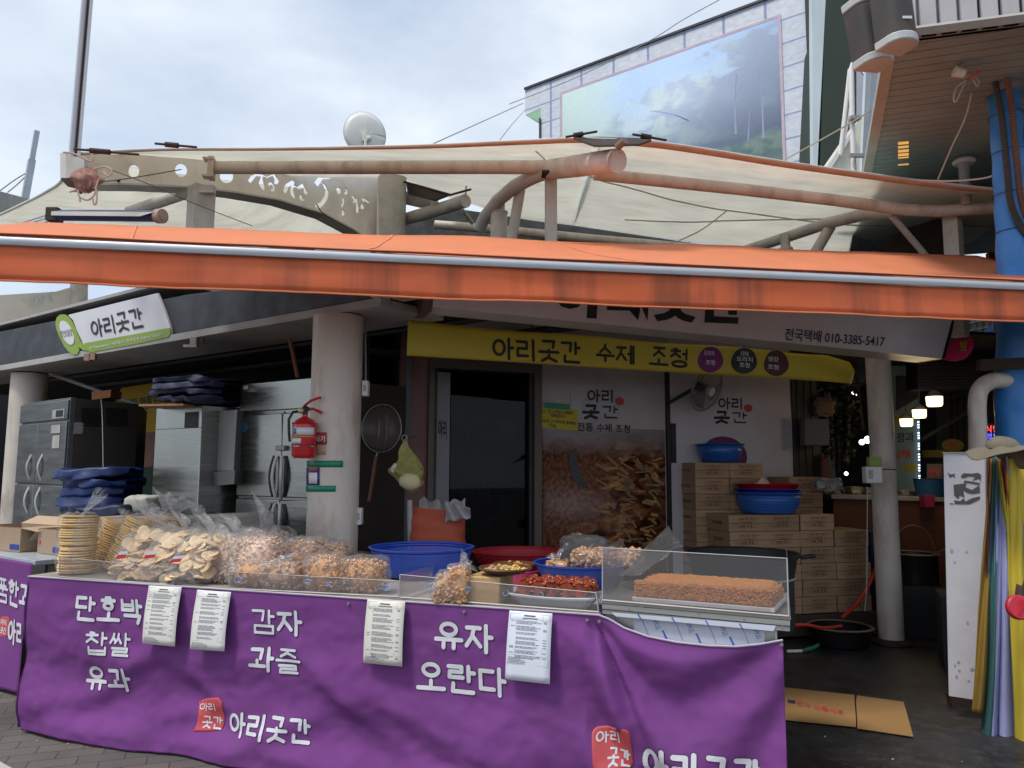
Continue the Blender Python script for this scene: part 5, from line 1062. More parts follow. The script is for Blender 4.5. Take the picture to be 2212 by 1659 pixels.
# purple cloth: folds are real relief
zedge = [TP.loc(*p) for p in ((62, 1244), (700, 1286), (1295, 1327), (1318, 1336), (1350, 1355), (1400, 1373), (1460, 1385), (1530, 1393), (1590, 1395), (1640, 1390), (1691, 1381))]
def ztop(a):
    for (a0, z0), (a1, z1) in zip(zedge, zedge[1:]):
        if a <= a1 or a1 == zedge[-1][0]:
            f = (a-a0)/(a1-a0); return z0+(z1-z0)*f
S0, S1 = zedge[0][0]+.015, zedge[-1][0]
gR0, gR1 = zedge[2][0]-.06, S1
def smooth01(x): x = max(0, min(1, x)); return x*x*(3-2*x)
def fold(a, z):
    zt = ztop(max(S0, min(S1, a))); b = zt-z; h = max(0, min(1, b/.75)); w_ = 0
    # soft waves of the long flat part
    n1 = noise.noise(Vector((a*1.3, z*2.2, 0))); n2 = noise.noise(Vector((a*3.1+2, z*3.5, 4)))
    w_ += (.030*n1+.014*n2)*smooth01(b/.25)
    w_ += .017*math.sin(h*9.5-a*1.7+1.8*noise.noise(Vector((a*.9, z, 9))))*smooth01((h-.35)/.3)*(1-smooth01((a-gR0+.3)/.4))
    for (ax, bx, ang_, L, A) in ((.75, .42, -.6, .35, .020), (1.25, .50, .5, .4, .022), (1.05, .62, -.25, .45, .018), (2.0, .45, .6, .45, .020), (2.45, .55, .35, .4, .018), (1.7, .60, -.4, .4, .016), (.35, .6, -.2, .4, .02)):
        A *= .62
        da, db = a-ax, b-bx; t_ = da*math.cos(ang_)+db*math.sin(ang_); n_ = -da*math.sin(ang_)+db*math.cos(ang_)
        w_ += A*math.exp(-(t_/L)**2-(n_/.05)**2)*1.0-A*.7*math.exp(-(t_/L)**2-((n_-.085)/.055)**2)
    # swags fanning from the two upper fixings at the right
    x = (a-gR0)/(gR1-gR0)
    if x > -.35:
        xx = max(0, min(1, x)); sag = .34*4*xx*(1-xx)+.10*(1-abs(2*xx-1)); env = smooth01((x+.35)/.5)*smooth01(b/.08)*(1-.35*xx)
        ph = (b-sag*.75+.12*noise.noise(Vector((a*2, z*2, 7))))/(.115+.05*b)
        w_ += env*.028*math.sin(ph*2.2)
        # long diagonal ridges from the left fixing
        da, db = a-(gR0+.03), b
        th = math.atan2(db, max(da, 1e-3)); r_ = math.hypot(da, db)
        if da > -.02: w_ += .034*math.exp(-((th-.95)/.13)**2)*smooth01(r_/.15)*math.exp(-((r_-.35)/.42)**2)+.026*math.exp(-((th-1.3)/.10)**2)*smooth01(r_/.15)*math.exp(-((r_-.4)/.35)**2)-.02*math.exp(-((th-1.12)/.08)**2)*smooth01(r_/.2)*math.exp(-((r_-.35)/.4)**2)
    w_ += (.0055*noise.noise(Vector((a*7, z*8, 11)))+.0035*noise.noise(Vector((a*17, z*19, 12)))-.008*abs(noise.noise(Vector((a*5+z*3, z*6-a*2, 21)))))*smooth01(b/.12)
    w_ += .05*smooth01((h-.86)/.14)*(.25+.75*smooth01(a/.8))*(1+noise.noise(Vector((a*2.5, 1, 1))))*.5
    return w_
def cl(a, z, off=0): return TP.w(a, z, .012+fold(a, z)+off)
co = thing('purple_cloth', 'long purple printed cloth hung across the front of the main stall table', 'cloth', TP.w(0, 0, .05))
def clf(u, v):
    a = S0+(S1-S0)*u; zt = ztop(a); zb = .012+.02*noise.noise(Vector((a*2, 0, 3)))
    a += (.012*math.sin((1-v)*6)+.03*(1-v))*max(0, 1-u*12)
    return cl(a, zb+(zt-zb)*v)
MB().grid(520, 110, clf).build('cloth', M_purple, co, solid=.0015)
MB().tube([clf(i/300, 1)+TP.n*.003 for i in range(301)], .004, 5).build('hem', mat('cloth_hem', srgb(190, 180, 195), .6), co)
MB().grid(4, 30, lambda u, v: TP.w(S0-.0, .02+(ztop(S0)-.03)*v, .010+fold(S0, .02+(ztop(S0)-.03)*v)-.14*u)-TP.u*(.008*math.sin(v*9))).build('side_flap', M_purple, co, solid=.0015)
def cl_text(s, TL, TR, BL, bold=.034, m=None, shade=True, off=.005, par=None):
    a, b, c = [Vector(TP.loc(*q)) for q in (TL, TR, BL)]
    def mk(o_, gr):
        mb = MB(); add_strokes(mb, s, lambda x, y: (lambda p: cl(p.x, p.y, o_))(c+(b-a)*x+(a-c)*y), .145 if shade else .13, gr); return mb
    if shade: mk(off-.002, .0022).build('letter_outline', M_letshade, par or co, smooth=False)
    mk(off, 0).build('lettering', m or M_letter, par or co, smooth=False)
for s, TL, TR, BL in (('단호박', (169, 1284), (312, 1294), (170, 1338)), ('찹쌀', (195, 1360), (289, 1365), (196, 1412)), ('유과', (188, 1436), (285, 1441), (188, 1491)),
        ('감자', (545, 1312), (656, 1318), (545, 1368)), ('과즐', (541, 1393), (656, 1400), (541, 1449)), ('유자', (941, 1339), (1070, 1347), (941, 1403)), ('오란다', (902, 1426), (1098, 1441), (902, 1490)),
        ('아리곳간', (496, 1533), (675, 1552), (496, 1586)), ('아리곳간', (1387, 1604), (1650, 1640), (1387, 1684))):
    cl_text(s, TL, TR, BL)
def stamp(pts, t1, t2):
    q = [Vector(TP.loc(*p)) for p in pts]; c = sum(q, Vector((0, 0)))/len(q); n = len(q)
    q = [a.lerp(b, j/3) for a, b in zip(q, q[1:]+q[:1]) for j in range(3)]; n = len(q)
    mb = MB().grid(n, 8, lambda u, v: (lambda p: cl(p.x, p.y, .0035))(c.lerp(q[int(round(u*n)) % n], v))); mb.build('stamp', mat('stamp_red', srgb(196, 80, 84), .6), co, solid=.001)
    for s, a in (('아리', t1), ('곳간', t2)): cl_text(s, a[0], a[1], a[2], .02, shade=False, off=.006)
def rr(x0, y0, x1, y1, r, wob=0): # rounded rectangle in picture coordinates
    P_ = []
    for cx, cy, a in ((x1-r, y0+r, -90), (x1-r, y1-r, 0), (x0+r, y1-r, 90), (x0+r, y0+r, 180)):
        for k in range(5): th = R(a+90*k/4); P_.append((cx+r*math.cos(th), cy+r*math.sin(th)))
    return P_
stamp([(423, 1518), (440, 1511), (460, 1507), (474, 1506), (481, 1515), (482, 1530), (483, 1560), (480, 1574), (470, 1578), (440, 1580), (418, 1580), (424, 1560), (425, 1543)], ((426, 1520), (467, 1518), (427, 1538)), ((434, 1547), (479, 1550), (434, 1573)))
stamp([(x+(y-1615)*.08, y-(x-1325)*.06) for x, y in rr(1281, 1570, 1366, 1662, 14)], ((1286, 1580), (1342, 1577), (1287, 1608)), ((1312, 1616), (1363, 1618), (1312, 1655)))
for i, (x, y) in enumerate(((468, 1279), (757, 1299), (1006, 1316), (1270, 1334), (1296, 1337), (1688, 1386))):
    a, z = TP.loc(x, y); c = cl(a, z-.008, .004)
    MB().tube([c-TP.n*.002, c+TP.n*.004], .007, 12).tube([c+TP.n*.004, c+TP.n*.006], .004, 8).build('grommet', mat('grommet', srgb(150, 145, 140), .4, metal=.5), co)
# second cloth on the neighbouring table at the left
QP = Plane(PZ(-80, 1187, .81), PZ(74, 1213, .81)); sQ = QP.loc(74, 1213)[0]
o = thing('neighbour_table', 'pale topped table at the left edge carrying the open cartons', 'table', QP.w(sQ, 0, -.3))
MB().hexa([QP.w(-1.5, .785, -.005), QP.w(sQ, .785, -.005), QP.w(sQ, .785, -1.1), QP.w(-1.5, .785, -1.1), QP.w(-1.5, .815, -.005), QP.w(sQ, .815, -.005), QP.w(sQ, .815, -1.1), QP.w(-1.5, .815, -1.1)]).build('table_top', mat('table_bluegrey', srgb(176, 184, 190), .35, var=.05), o, bevel=.003)
for a in (-1.2, sQ-.08): MB().hexa([QP.w(a, 0, -.1), QP.w(a+.04, 0, -.1), QP.w(a+.04, 0, -.14), QP.w(a, 0, -.14), QP.w(a, .78, -.1), QP.w(a+.04, .78, -.1), QP.w(a+.04, .78, -.14), QP.w(a, .78, -.14)]).build('leg', M_gal, o)
c2o = thing('purple_cloth', 'shorter purple cloth on the neighbouring table, cut off by the left edge', 'cloth', QP.w(sQ, 0, .03))
def q2(a, z, off=0):
    h = 1-z/.81; return QP.w(a, z, .012+off+.02*noise.noise(Vector((a*2.5, z*2.5, 2)))+.03*math.sin(a*9+z*7)*h*.5+.05*h*h)
MB().grid(60, 40, lambda u, v: q2(-1.5+(sQ+1.5)*u, .025+(.80-.025)*v)).build('cloth', M_purple, c2o, solid=.0015)
for s, TL, TR, BL, sh in (('품한과', (0, 1244), (76, 1262), (0, 1299), 1), ('아리곳간', (28, 1333), (112, 1352), (28, 1388), 1)):
    a, b, c = [Vector(QP.loc(*q)) for q in (TL, TR, BL)]
    mb = MB(); add_strokes(mb, s, lambda x, y: (lambda p: q2(p.x, p.y, .006))(c+(b-a)*x+(a-c)*y), .145); mb.f = [f for f in mb.f if max((mb.v[i]-QP.A).dot(QP.u) for i in f) < sQ-.004]; mb.build('lettering', M_letter, c2o, smooth=False)
q = [q2(*QP.loc(*p), .003) for p in rr(9, 1330, 28, 1373, 7)]; MB().prism(q, -QP.n*.001).build('stamp', mat('stamp_red', (0, 0, 0)), c2o)
for s, TL, TR, BL in (('아리', (12, 1335), (24, 1338), (12, 1348)), ('곳간', (13, 1352), (25, 1355), (13, 1366))):
    a, b, c = [Vector(QP.loc(*q)) for q in (TL, TR, BL)]; mb = MB(); add_text(mb, s, lambda x, y: (lambda p: q2(p.x, p.y, .008))(c+(b-a)*x+(a-c)*y), .03); mb.build('lettering', M_letter, c2o, smooth=False)
# price and ingredient sheets
def sheet(pts, lab, seed, col, blank=0):
    rnd = random.Random(seed); C4 = [Vector(TP.loc(*p)) for p in pts]   # TL TR BR BL
    curl = rnd.uniform(-1, 1)
    def f(u, v, off=0):
        p = C4[3].lerp(C4[2], u).lerp(C4[0].lerp(C4[1], u), v)
        return TP.w(p.x, p.y, .030+.03*(1-v)+.004*math.sin(u*3+curl)+.006*math.sin(v*4+curl)+off)
    o = thing('notice_sheet', lab, 'notice', f(.5, 0), 'printed sheets hung over the cloth')
    MB().grid(6, 10, f).build('paper', mat('paper%d' % seed, col, .6, var=.03, dirt=.12, dcol=srgb(190, 180, 160)), o, solid=.0008)
    ink = mat('grey_ink', srgb(120, 120, 128), .6); mb = MB(); fr_ = MB(); k = 0
    def bar_(u0, u1, v0, v1, m_, o_=.0016): m_.add([f(u0, v0, o_), f(u1, v0, o_), f(u1, v1, o_), f(u0, v1, o_)], [(0, 1, 2, 3)])
    title = MB(); bar_(.36, .62, .935, .952, title, .002); bar_(.33, .68, .900, .912, title, .002); title.build('title', mat('ink_dark', srgb(80, 80, 86), .6), o, smooth=False)
    v = .86
    while v > .14+blank:
        n_ = rnd.randint(2, 5)
        for _ in range(n_):
            u = .20
            end = rnd.uniform(.55, .76)
            while u < end:
                L = rnd.uniform(.02, .09); bar_(u, min(u+L, .78), v, v+.008, mb); u += L+.012
            if rnd.random() < .35: bar_(.82, .90, v, v+.008, mb)
            if rnd.random() < .25: bar_(.06, .15, v, v+.008, mb)
            v -= .018
        v -= rnd.choice((.02, .035))
    for i in range(5): bar_(.05, rnd.uniform(.3, .55), blank+.11-i*.02, blank+.117-i*.02, mb)
    for (u0, u1, v0, v1) in ((.03, .97, .965, .968), (.03, .97, blank+.015, blank+.018), (.03, .036, blank+.018, .965), (.964, .97, blank+.018, .965), (.18, .184, .16+blank, .88), (.80, .804, .16+blank, .965), (.036, .964, .885, .888), (.036, .964, .15+blank, .153+blank)):
        bar_(u0, u1, v0, v1, fr_, .0024)
    mb.build('small_print', ink, o, smooth=False); fr_.build('ruled_lines', mat('line_ink', srgb(150, 152, 160), .6), o, smooth=False)
sheet([(330, 1263), (401, 1266), (397, 1391), (327, 1384)], 'cream printed sheet hanging between the first two blocks of lettering, nearest the left end', 11, srgb(226, 224, 218))
sheet([(434, 1272), (507, 1277), (503, 1401), (429, 1396)], 'cream printed sheet second from the left, with slightly curled sides', 12, srgb(226, 225, 222))
sheet([(800, 1292), (882, 1297), (882, 1433), (798, 1425)], 'yellowed printed sheet with a stained strip hanging below the joint of the guards', 13, srgb(220, 218, 206))
sheet([(1105, 1316), (1198, 1322), (1196, 1470), (1100, 1460)], 'clean blue-white printed sheet nearest the right, blank at its foot', 14, srgb(224, 228, 240), .22)
# ---------------------------------------------------------------- steel stand at the right end
ZS = TP.loc(1500, 1313)[1]
st = thing('steel_stand', 'stainless steel stand with blue-striped protective film at the right end of the stall', 'stand', TP.w((s_st0+s_st1)/2, 0, -.3))
M_ss = mat('stainless', srgb(186, 184, 180), .38, metal=.75, var=.06, vs=3, stretch=(.6, .6, 12), bump=.04, bs=8)
a0, zA = TP.loc(1300, 1297); a1, zB = TP.loc(1706, 1333)
DS = .62
def q8(a0, a1, za0, za1, zb0, zb1, d0, d1): # slanted strip: left z pair, right z pair
    return [TP.w(a0, za0, d0), TP.w(a1, zb0, d0), TP.w(a1, zb0, d1), TP.w(a0, za0, d1), TP.w(a0, za1, d0), TP.w(a1, zb1, d0), TP.w(a1, zb1, d1), TP.w(a0, za1, d1)]
zA2, zB2 = TP.loc(1300, 1327)[1], TP.loc(1706, 1365)[1]
MB().hexa(q8(a0, a1, zA2, zA-.012, zB2, zB-.012, 0, -.02)).build('front_rail', M_ss, st, bevel=.003)
MB().hexa(q8(a0-.004, a1+.004, zA-.0115, zA, zB-.0115, zB, .004, -DS)).build('top_sheet', mat('grey_top', srgb(150, 146, 142), .4, metal=.5), st, bevel=.002)
mb = MB(); zr = .5*(zA+zA2)-.008; zr2 = .5*(zB+zB2)-.008
mb.hexa(q8(a0, a1, zr, zr+.003, zr2, zr2+.003, .004, 0)).build('rail_groove', M_black, st)
i0, i1 = a0+.05, a1-.05
MB().hexa(q8(i0, i1, .02, zA2, .02, zB2, -.03, -DS+.03)).build('cabinet', M_ss, st, bevel=.004)
f0, f1 = TP.loc(1367, 1370)[0], TP.loc(1652, 1390)[0]
MB().hexa(q8(f0, f1, .35, zA2-.006, .35, zB2-.002, -.024, -.0295)).build('protective_film', mat('film_white', srgb(206, 210, 222), .35, var=.02), st)
g0, g1 = TP.loc(1322, 1324)[0], TP.loc(1676, 1357)[0]
MB().prism([TP.w(*TP.loc(*p), .004) for p in ((1322, 1323), (1676, 1351), (1671, 1363), (1330, 1331))], -TP.n*.003).build('film_strip', mat('film_white', (0, 0, 0)), st, smooth=False)
M_fb = mat('film_blue', srgb(60, 100, 185), .4); M_fl = mat('film_pale_blue', srgb(140, 150, 200), .4)
for i in range(4):
    dx = 73*i; dy = 6.8*i
    for pts, m, of in (((( 1377+dx, 1326+dy), (1380+dx, 1326+dy), (1387+dx, 1338+dy), (1384+dx, 1338+dy)), M_fb, .0055), (((1384+dx, 1340+dy), (1385.5+dx, 1340+dy), (1401+dx, 1378+dy), (1399.5+dx, 1378+dy)), M_fl, -.0225), (((1428+dx, 1364+dy), (1431.5+dx, 1364+dy), (1441+dx, 1384+dy), (1436.5+dx, 1384+dy)), M_fb, -.0225)):
        if pts[0][0] > 1640: continue
        MB().prism([TP.w(*TP.loc(*p), of) for p in pts], -TP.n*.001).build('film_mark', m, st, smooth=False)
    if i < 4:
        P0 = (1428+dx, 1362+dy)
        if P0[0] < 1652:
            a, b, c = [Vector(TP.loc(*q)) for q in ((P0[0]-12, P0[1]+1), (P0[0]-21, P0[1]-22), (P0[0]-2, P0[1]-3))]
            mb = MB(); add_text(mb, 'STAIN', lambda x, y: (lambda p: TP.w(p.x, p.y, -.0225))(c+(b-a)*x+(a-c)*y), .0); mb.build('lettering', mat('film_text', srgb(90, 115, 175), .5), st, smooth=False)
for x, y in ((1360, 1318), (1608, 1338), (1690, 1353), (1388, 1310), (1510, 1325)):
    c = TP.hit(x, y)+TP.n*.003; MB().tube([c, c+TP.n*.002], .004, 8).build('screw', M_gal, st)
# ---------------------------------------------------------------- clear guards
M_acr = clear_mat('acrylic', (.93, .92, .93), gloss=.03, rough=.06, haze=.055, fres=1.5)
M_edge = mat('acrylic_edge', srgb(178, 176, 178), .3, var=.02)
def guard(pts, lab, back=.35, tall=False, cat='guard'):
    """front pane from picked corners TL TR BR BL, with a left and a right return"""
    q = [TP.hit(*p)+TP.n*.004 for p in pts]; o = thing('clear_guard', lab, cat, q[3], 'clear plastic guards along the table front')
    TL, TR, BR, BL = q
    MB().prism([BL, BR, TR, TL], -TP.n*.003).build('front_pane', M_acr, o, smooth=False)
    for a, b in ((TL, BL), (TR, BR)):
        MB().prism([a-TP.n*.0032, b-TP.n*.0032, b-TP.n*back, a-TP.n*back], TP.u*.003).build('side_pane', M_acr, o, smooth=False)
        MB().tube([a, b], .0028, 4).build('corner_edge', M_edge, o)
    MB().tube([TL, TR], .0018, 4).build('top_edge', M_edge, o)
    MB().tube([BL+Z*.002, BR+Z*.002], .004, 4).build('bottom_strip', mat('table_top', (0, 0, 0)), o)
    return o
guard([(130, 1204), (375, 1226), (375, 1264), (130, 1247)], 'low clear plastic guard in front of the round cracker stack')
g2 = guard([(497, 1235), (862, 1255), (862, 1290), (497, 1272)], 'low clear guard with blue swirls before the golden snack bags')
g3 = guard([(865, 1241), (1288, 1280), (1294, 1323), (865, 1291)], 'low clear guard with blue swirls before the white tray of red rolls')
g4 = guard([(1302, 1183), (1700, 1206), (1704, 1332), (1302, 1297)], 'tall clear guard standing on the steel stand before the brittle slab', .45)
M_swirl = mat('swirl_blue', srgb(140, 180, 220), .5)
def swirl(o, cx, cy, r, k):
    mb = MB()
    for j in range(k):
        a0_ = random.uniform(0, 6); rr_ = r*random.uniform(.5, 1.1); pts = []
        for i in range(26):
            t = i/25; th = a0_+t*random.choice((5.2,)); q = rr_*(1-.55*t); pts.append((cx+(j-k/2)*r*.5+q*math.cos(th), cy+q*.85*math.sin(th)))
        mb.tube([TP.hit(*p)+TP.n*.0055 for p in pts], .0012, 4)
    mb.build('swirl_mark', M_swirl, o)
for x, y in ((668, 1256), (714, 1261), (842, 1268), (520, 1252)): swirl(g2, x, y, 9, 3)
for x, y, k in ((938, 1266, 2), (1012, 1272, 3), (1095, 1281, 1), (1170, 1286, 1)): swirl(g3, x, y, 11, k)
# ---------------------------------------------------------------- snacks
M_bag = clear_mat('clear_bag', (1, 1, 1), gloss=.05, rough=.13, haze=.09, bump=1, bs=26, fres=1.5, dc=.9)
M_bag2 = clear_mat('clear_bag_top', (1, 1, 1), gloss=.16, rough=.16, haze=.13, bump=1, bs=30, fres=1.5)
def snk(name, c, var=.25): return mat(name, c, .6, var=var, vs=26, bump=.5, bs=90)
K_cream = snk('cracker', srgb(244, 208, 146), .10); K_white = snk('rice_disc', srgb(234, 202, 156), .14)
K_pink = snk('puffed_rice', srgb(220, 184, 158), .22); K_gold = snk('golden_snack', srgb(208, 150, 88)); K_brown = snk('brown_snack', srgb(168, 114, 62)); K_tan = snk('tan_snack', srgb(196, 148, 104)); K_red = mat('red_roll', srgb(150, 62, 30), .3, var=.35, vs=30, bump=.5, bs=50, coat=.4)
def sbox(x0, x1, y1, z=ZT):
    b = PZ((x0+x1)/2, y1, z+.004); s = (b-EYE).length/FPX; return b, s
def pile(c, w_, d_, h_, n, r, jit, lean=(0, 0), flat=1, rot=0, seed=0, shape=4.0):
    rnd = random.Random(seed); mb = MB(); M = Matrix.Rotation(rot, 3, 'Z'); k = 0; tries = 0
    while k < n and tries < n*40:
        tries += 1
        x, y, z = rnd.uniform(-1, 1), rnd.uniform(-1, 1), rnd.uniform(-1, 1)
        q = abs(x)**shape+abs(y)**shape+abs(z)**shape
        if q > 1 or q < .5: continue
        p = M @ Vector((x*w_/2, y*d_/2, 0)); zz = (z+1)/2*h_
        p = c+p+Z*zz+Vector((lean[0], lean[1], 0))*zz
        rr_ = r*rnd.uniform(.7, 1.25); R3 = Matrix.Rotation(rnd.uniform(0, 6), 3, 'X') @ Matrix.Rotation(rnd.uniform(0, 6), 3, 'Z')
        mb.ball(p, (rr_, rr_*rnd.uniform(.6, 1), rr_*flat), 6, 4, M=R3, jit=jit); k += 1
    core = MB(); core.ball(c+Z*h_/2+Vector((lean[0], lean[1], 0))*h_/2, (w_*.45, d_*.45, h_*.46), 12, 8, M=M)
    mb.add(core.v, core.f)
    return mb
def shell(c, w_, d_, h_, lean=(0, 0), rot=0, seed=0, wr=.11):
    M = Matrix.Rotation(rot, 3, 'Z'); mb = MB()
    def f(u, v):
        th = u*2*math.pi; ph = (v-.5)*math.pi
        cx, sx_ = math.cos(ph), math.sin(ph); e = .5
        pw = lambda t: math.copysign(abs(t)**e, t)
        x, y, z = pw(cx)*pw(math.cos(th)), pw(cx)*pw(math.sin(th)), pw(sx_)
        k = 1+wr*noise.noise(Vector((x*2.5+seed, y*2.5, z*3)))+wr*.6*noise.noise(Vector((x*7, y*7+seed, z*7)))
        p = M @ Vector((x*w_/2*k, y*d_/2*k, 0)); zz = (z*k+1)/2*h_
        return c+p+Z*max(zz, .0)+Vector((lean[0], lean[1], 0))*zz
    return mb.grid(30, 18, f)
def bag_top(c, w_, h_, dirv, seed, flare=1.0):
    """gathered open end of a clear bag"""
    rnd = random.Random(seed); dv = Vector(dirv).normalized(); X = dv.cross(Vector((0, 1, 0))).normalized(); Y_ = dv.cross(X)
    ph = [rnd.uniform(0, 6) for _ in range(4)]
    def f(u, v):
        th = u*2*math.pi; r = w_*(.10+.9*flare*v**1.2)*(.55+.25*math.sin(3*th+ph[0])+.18*math.sin(7*th+ph[1])*v+.1*math.sin(13*th+ph[2])*v)
        return c+dv*h_*v*(1+.15*math.sin(5*th+ph[3])*v)+X*r*math.cos(th)+Y_*r*.5*math.sin(th)
    return MB().grid(48, 8, f)
bagn = [0]
def bag(x0, x1, y0, y1, lab, km, kind, lean=(0, 0), top=None, rot=None, dk=.75, zt=ZT, sticker=None, n=170, r=.011, group='clear bags of snacks on the table', hs=1.16, tw=.7):
    bagn[0] += 1; sd_ = bagn[0]; b, s = sbox(x0, x1, y1, zt); w_ = (x1-x0)*s*(1.2 if kind == 'pile' else 1.08); h_ = (y1-y0)*s*hs; d_ = w_*dk; rot = TP.ang if rot is None else rot
    c = b-TP.n*d_*.5
    o = thing('snack_bag', lab, 'bag of snacks', c, group)
    if kind == 'pile': pile(c, w_*.93, d_*.93, h_*.95, n, r, .25, lean, .8, rot, sd_).build('snacks', km, o, ang=60)
    elif kind == 'stack':
        mb = MB(); ax = Vector((lean[0], lean[1], 1)).normalized(); k = max(4, int(h_/.0135)); rnd = random.Random(sd_)
        for i in range(k):
            p = c+ax*(h_*(i+.5)/k)+Vector((rnd.uniform(-.004, .004), rnd.uniform(-.004, .004), 0)); q = ax.to_track_quat('Z', 'Y').to_matrix() @ Matrix.Rotation(rnd.uniform(-.06, .06), 3, 'X')
            rad = w_*.47*rnd.uniform(.96, 1.03)
            mb.lathe([(0, -.006), (rad*.93, -.0065), (rad, -.001), (rad*.97, .0055), (0, .0065)], p, 28, M=q, jit=lambda v, th, j: v*(1+.02*math.sin(th*5+i)))
        mb.build('crackers', km, o, ang=50)
    elif kind == 'discs':
        mb = MB(); rnd = random.Random(sd_)
        for i in range(100):
            x, y, z = rnd.uniform(-.42, .42), rnd.uniform(-.42, .42), rnd.uniform(.06, .94)
            p = c+Matrix.Rotation(rot, 3, 'Z') @ Vector((x*w_*(1-.2*z), y*d_, 0))+Z*z*h_+Vector((lean[0], lean[1], 0))*z*h_
            q = Matrix.Rotation(rnd.uniform(-.1, 1.1), 3, 'X') @ Matrix.Rotation(rnd.uniform(-.5, .5), 3, 'Y'); rad = .033*rnd.uniform(.8, 1.15)
            mb.lathe([(0, .002), (rad*.4, .002), (rad*.75, .0045), (rad, .001), (rad*.95, -.004), (0, -.004)], p, 14, M=q, jit=lambda v, th, j: v*(1+.06*math.sin(th*3+i)))
        mb.build('snacks', km, o, ang=50)
    shell(c, w_*1.06, d_*1.06, h_*1.04, lean, rot, sd_).build('plastic_bag', M_bag, o)
    if top:
        tc_ = c+Z*h_*.97+Vector((lean[0], lean[1], 0))*h_; bag_top(tc_, w_*tw, top[0]*s, (top[1], -.1, top[2]), sd_).build('bag_mouth', M_bag2, o)
    if sticker:
        (sx, sy), (sw, sh) = sticker; fz = h_*.62
        def F(px, py): return PY(px, py, (c+Vector((lean[0], lean[1], 0))*fz).y-d_*.56)
        for nm, e0, e1, m in (('red_label', 0, .55, mat('label_red', srgb(205, 60, 68), .5)), ('white_label', .55, 1, mat('label_white', srgb(225, 222, 226), .5))):
            P_ = [(sx-sw, sy+sh), (sx+sw*.45, sy+sh*.75), (sx+sw, sy-sh), (sx-sw*.3, sy-sh*.8)]
            L0, R0, R1, L1 = [Vector((p[0], p[1], 0)) for p in P_]
            a, b_, c_, d__ = L0.lerp(L1, e0), R0.lerp(R1, e0), R0.lerp(R1, e1), L0.lerp(L1, e1)
            MB().prism([F(p.x, p.y) for p in (a, b_, c_, d__)], Vector((0, .001, 0))).build(nm, m, o)
    return o
G = 'clear bags of snacks on the table'
bag(107, 171, 1150, 1241, 'clear bag with an upright stack of round thin crackers at the left end', K_cream, 'stack', top=(58, .9, .95), tw=.25)
bag(165, 224, 1152, 1228, 'clear bag of stacked crackers leaning right behind the upright stack', K_cream, 'stack', lean=(.35, .1), top=(20, .3, 1), tw=.3)
bag(205, 256, 1146, 1234, 'second leaning clear bag of stacked crackers', K_cream, 'stack', lean=(.40, .1), top=(26, .5, 1))
bag(246, 300, 1138, 1226, 'tall clear bag of crackers behind the first bag with a red label', K_cream, 'stack', lean=(.35, .3), top=(36, .35, 1))
bag(290, 345, 1140, 1214, 'clear bag of crackers at the back with a crumpled open mouth', K_cream, 'stack', lean=(.2, .3), top=(34, .3, 1))
bag(212, 300, 1172, 1255, 'first clear bag of rice discs with a red and white label', K_white, 'discs', lean=(.32, .25), sticker=((263, 1199), (15, 9)), top=(20, .3, .6))
bag(275, 358, 1178, 1260, 'second clear bag of rice discs with a red and white label', K_white, 'discs', lean=(.36, .25), sticker=((325, 1199), (17, 8)), top=(20, .4, .6))
bag(340, 425, 1184, 1265, 'third clear bag of rice discs with a red and white label', K_white, 'discs', lean=(.32, .25), sticker=((381, 1208), (17, 8)), top=(20, .4, .6))
bag(330, 420, 1165, 1226, 'clear bag of pale snacks in the back row behind the labelled bags', K_white, 'pile', lean=(.2, .2), top=(30, .6, .8))
bag(413, 490, 1182, 1262, 'clear bag of pinkish puffed rice crumbs beside the third labelled bag', K_pink, 'pile', lean=(.2, .2), n=480, r=.0085, top=(24, .4, .9))
bag(472, 560, 1184, 1268, 'clear bag of pinkish puffed rice crumbs in the middle of the front row', K_pink, 'pile', lean=(.15, .2), n=480, r=.0085)
bag(470, 580, 1164, 1238, 'bulging clear bag of puffed rice in the back row with a long clear mouth', K_pink, 'pile', lean=(.0, .1), n=520, r=.009, top=(26, .8, .6))
bag(486, 560, 1228, 1271, 'small clear bag of golden snacks behind the left end of the swirled guard', K_gold, 'pile', n=90, r=.012)
bag(545, 598, 1206, 1246, 'small clear bag of yellow brittle pieces behind the puffed rice', K_gold, 'pile', n=80, r=.012)
bag(556, 632, 1230, 1277, 'clear bag of greyish brittle behind the swirled guard', K_tan, 'pile', n=110, r=.012, top=(12, -.2, .6))
bag(592, 665, 1186, 1262, 'tall clear bag of brown nut brittle in front of the thick column', K_brown, 'pile', lean=(.1, .1), n=230, r=.010)
bag(640, 700, 1180, 1240, 'clear bag of tan snacks at the top of the heap before the column', K_tan, 'pile', n=200, r=.009)
bag(690, 738, 1186, 1244, 'clear bag of tan brittle right of the heap before the column', K_tan, 'pile', n=200, r=.009)
bag(650, 722, 1216, 1282, 'clear bag of orange gold brittle with dark berries behind the guard', K_gold, 'pile', n=220, r=.009)
bag(724, 782, 1205, 1240, 'dark clear bag of reddish snacks beside the big blue basket', snk('reddish_snack', srgb(140, 96, 80)), 'pile', n=90, r=.012)
bag(722, 806, 1222, 1284, 'clear bag of golden brittle at the foot of the big blue basket', K_gold, 'pile', n=240, r=.009)
bag(926, 968, 1250, 1303, 'clear bag of thin sliced brittle left of the wooden block', K_tan, 'pile', n=90, r=.011, lean=(.2, .1))
bag(962, 1004, 1238, 1305, 'clear bag of golden brittle with a twisted clear mouth by the sample plate', K_gold, 'pile', n=100, r=.011, top=(24, .9, .7))
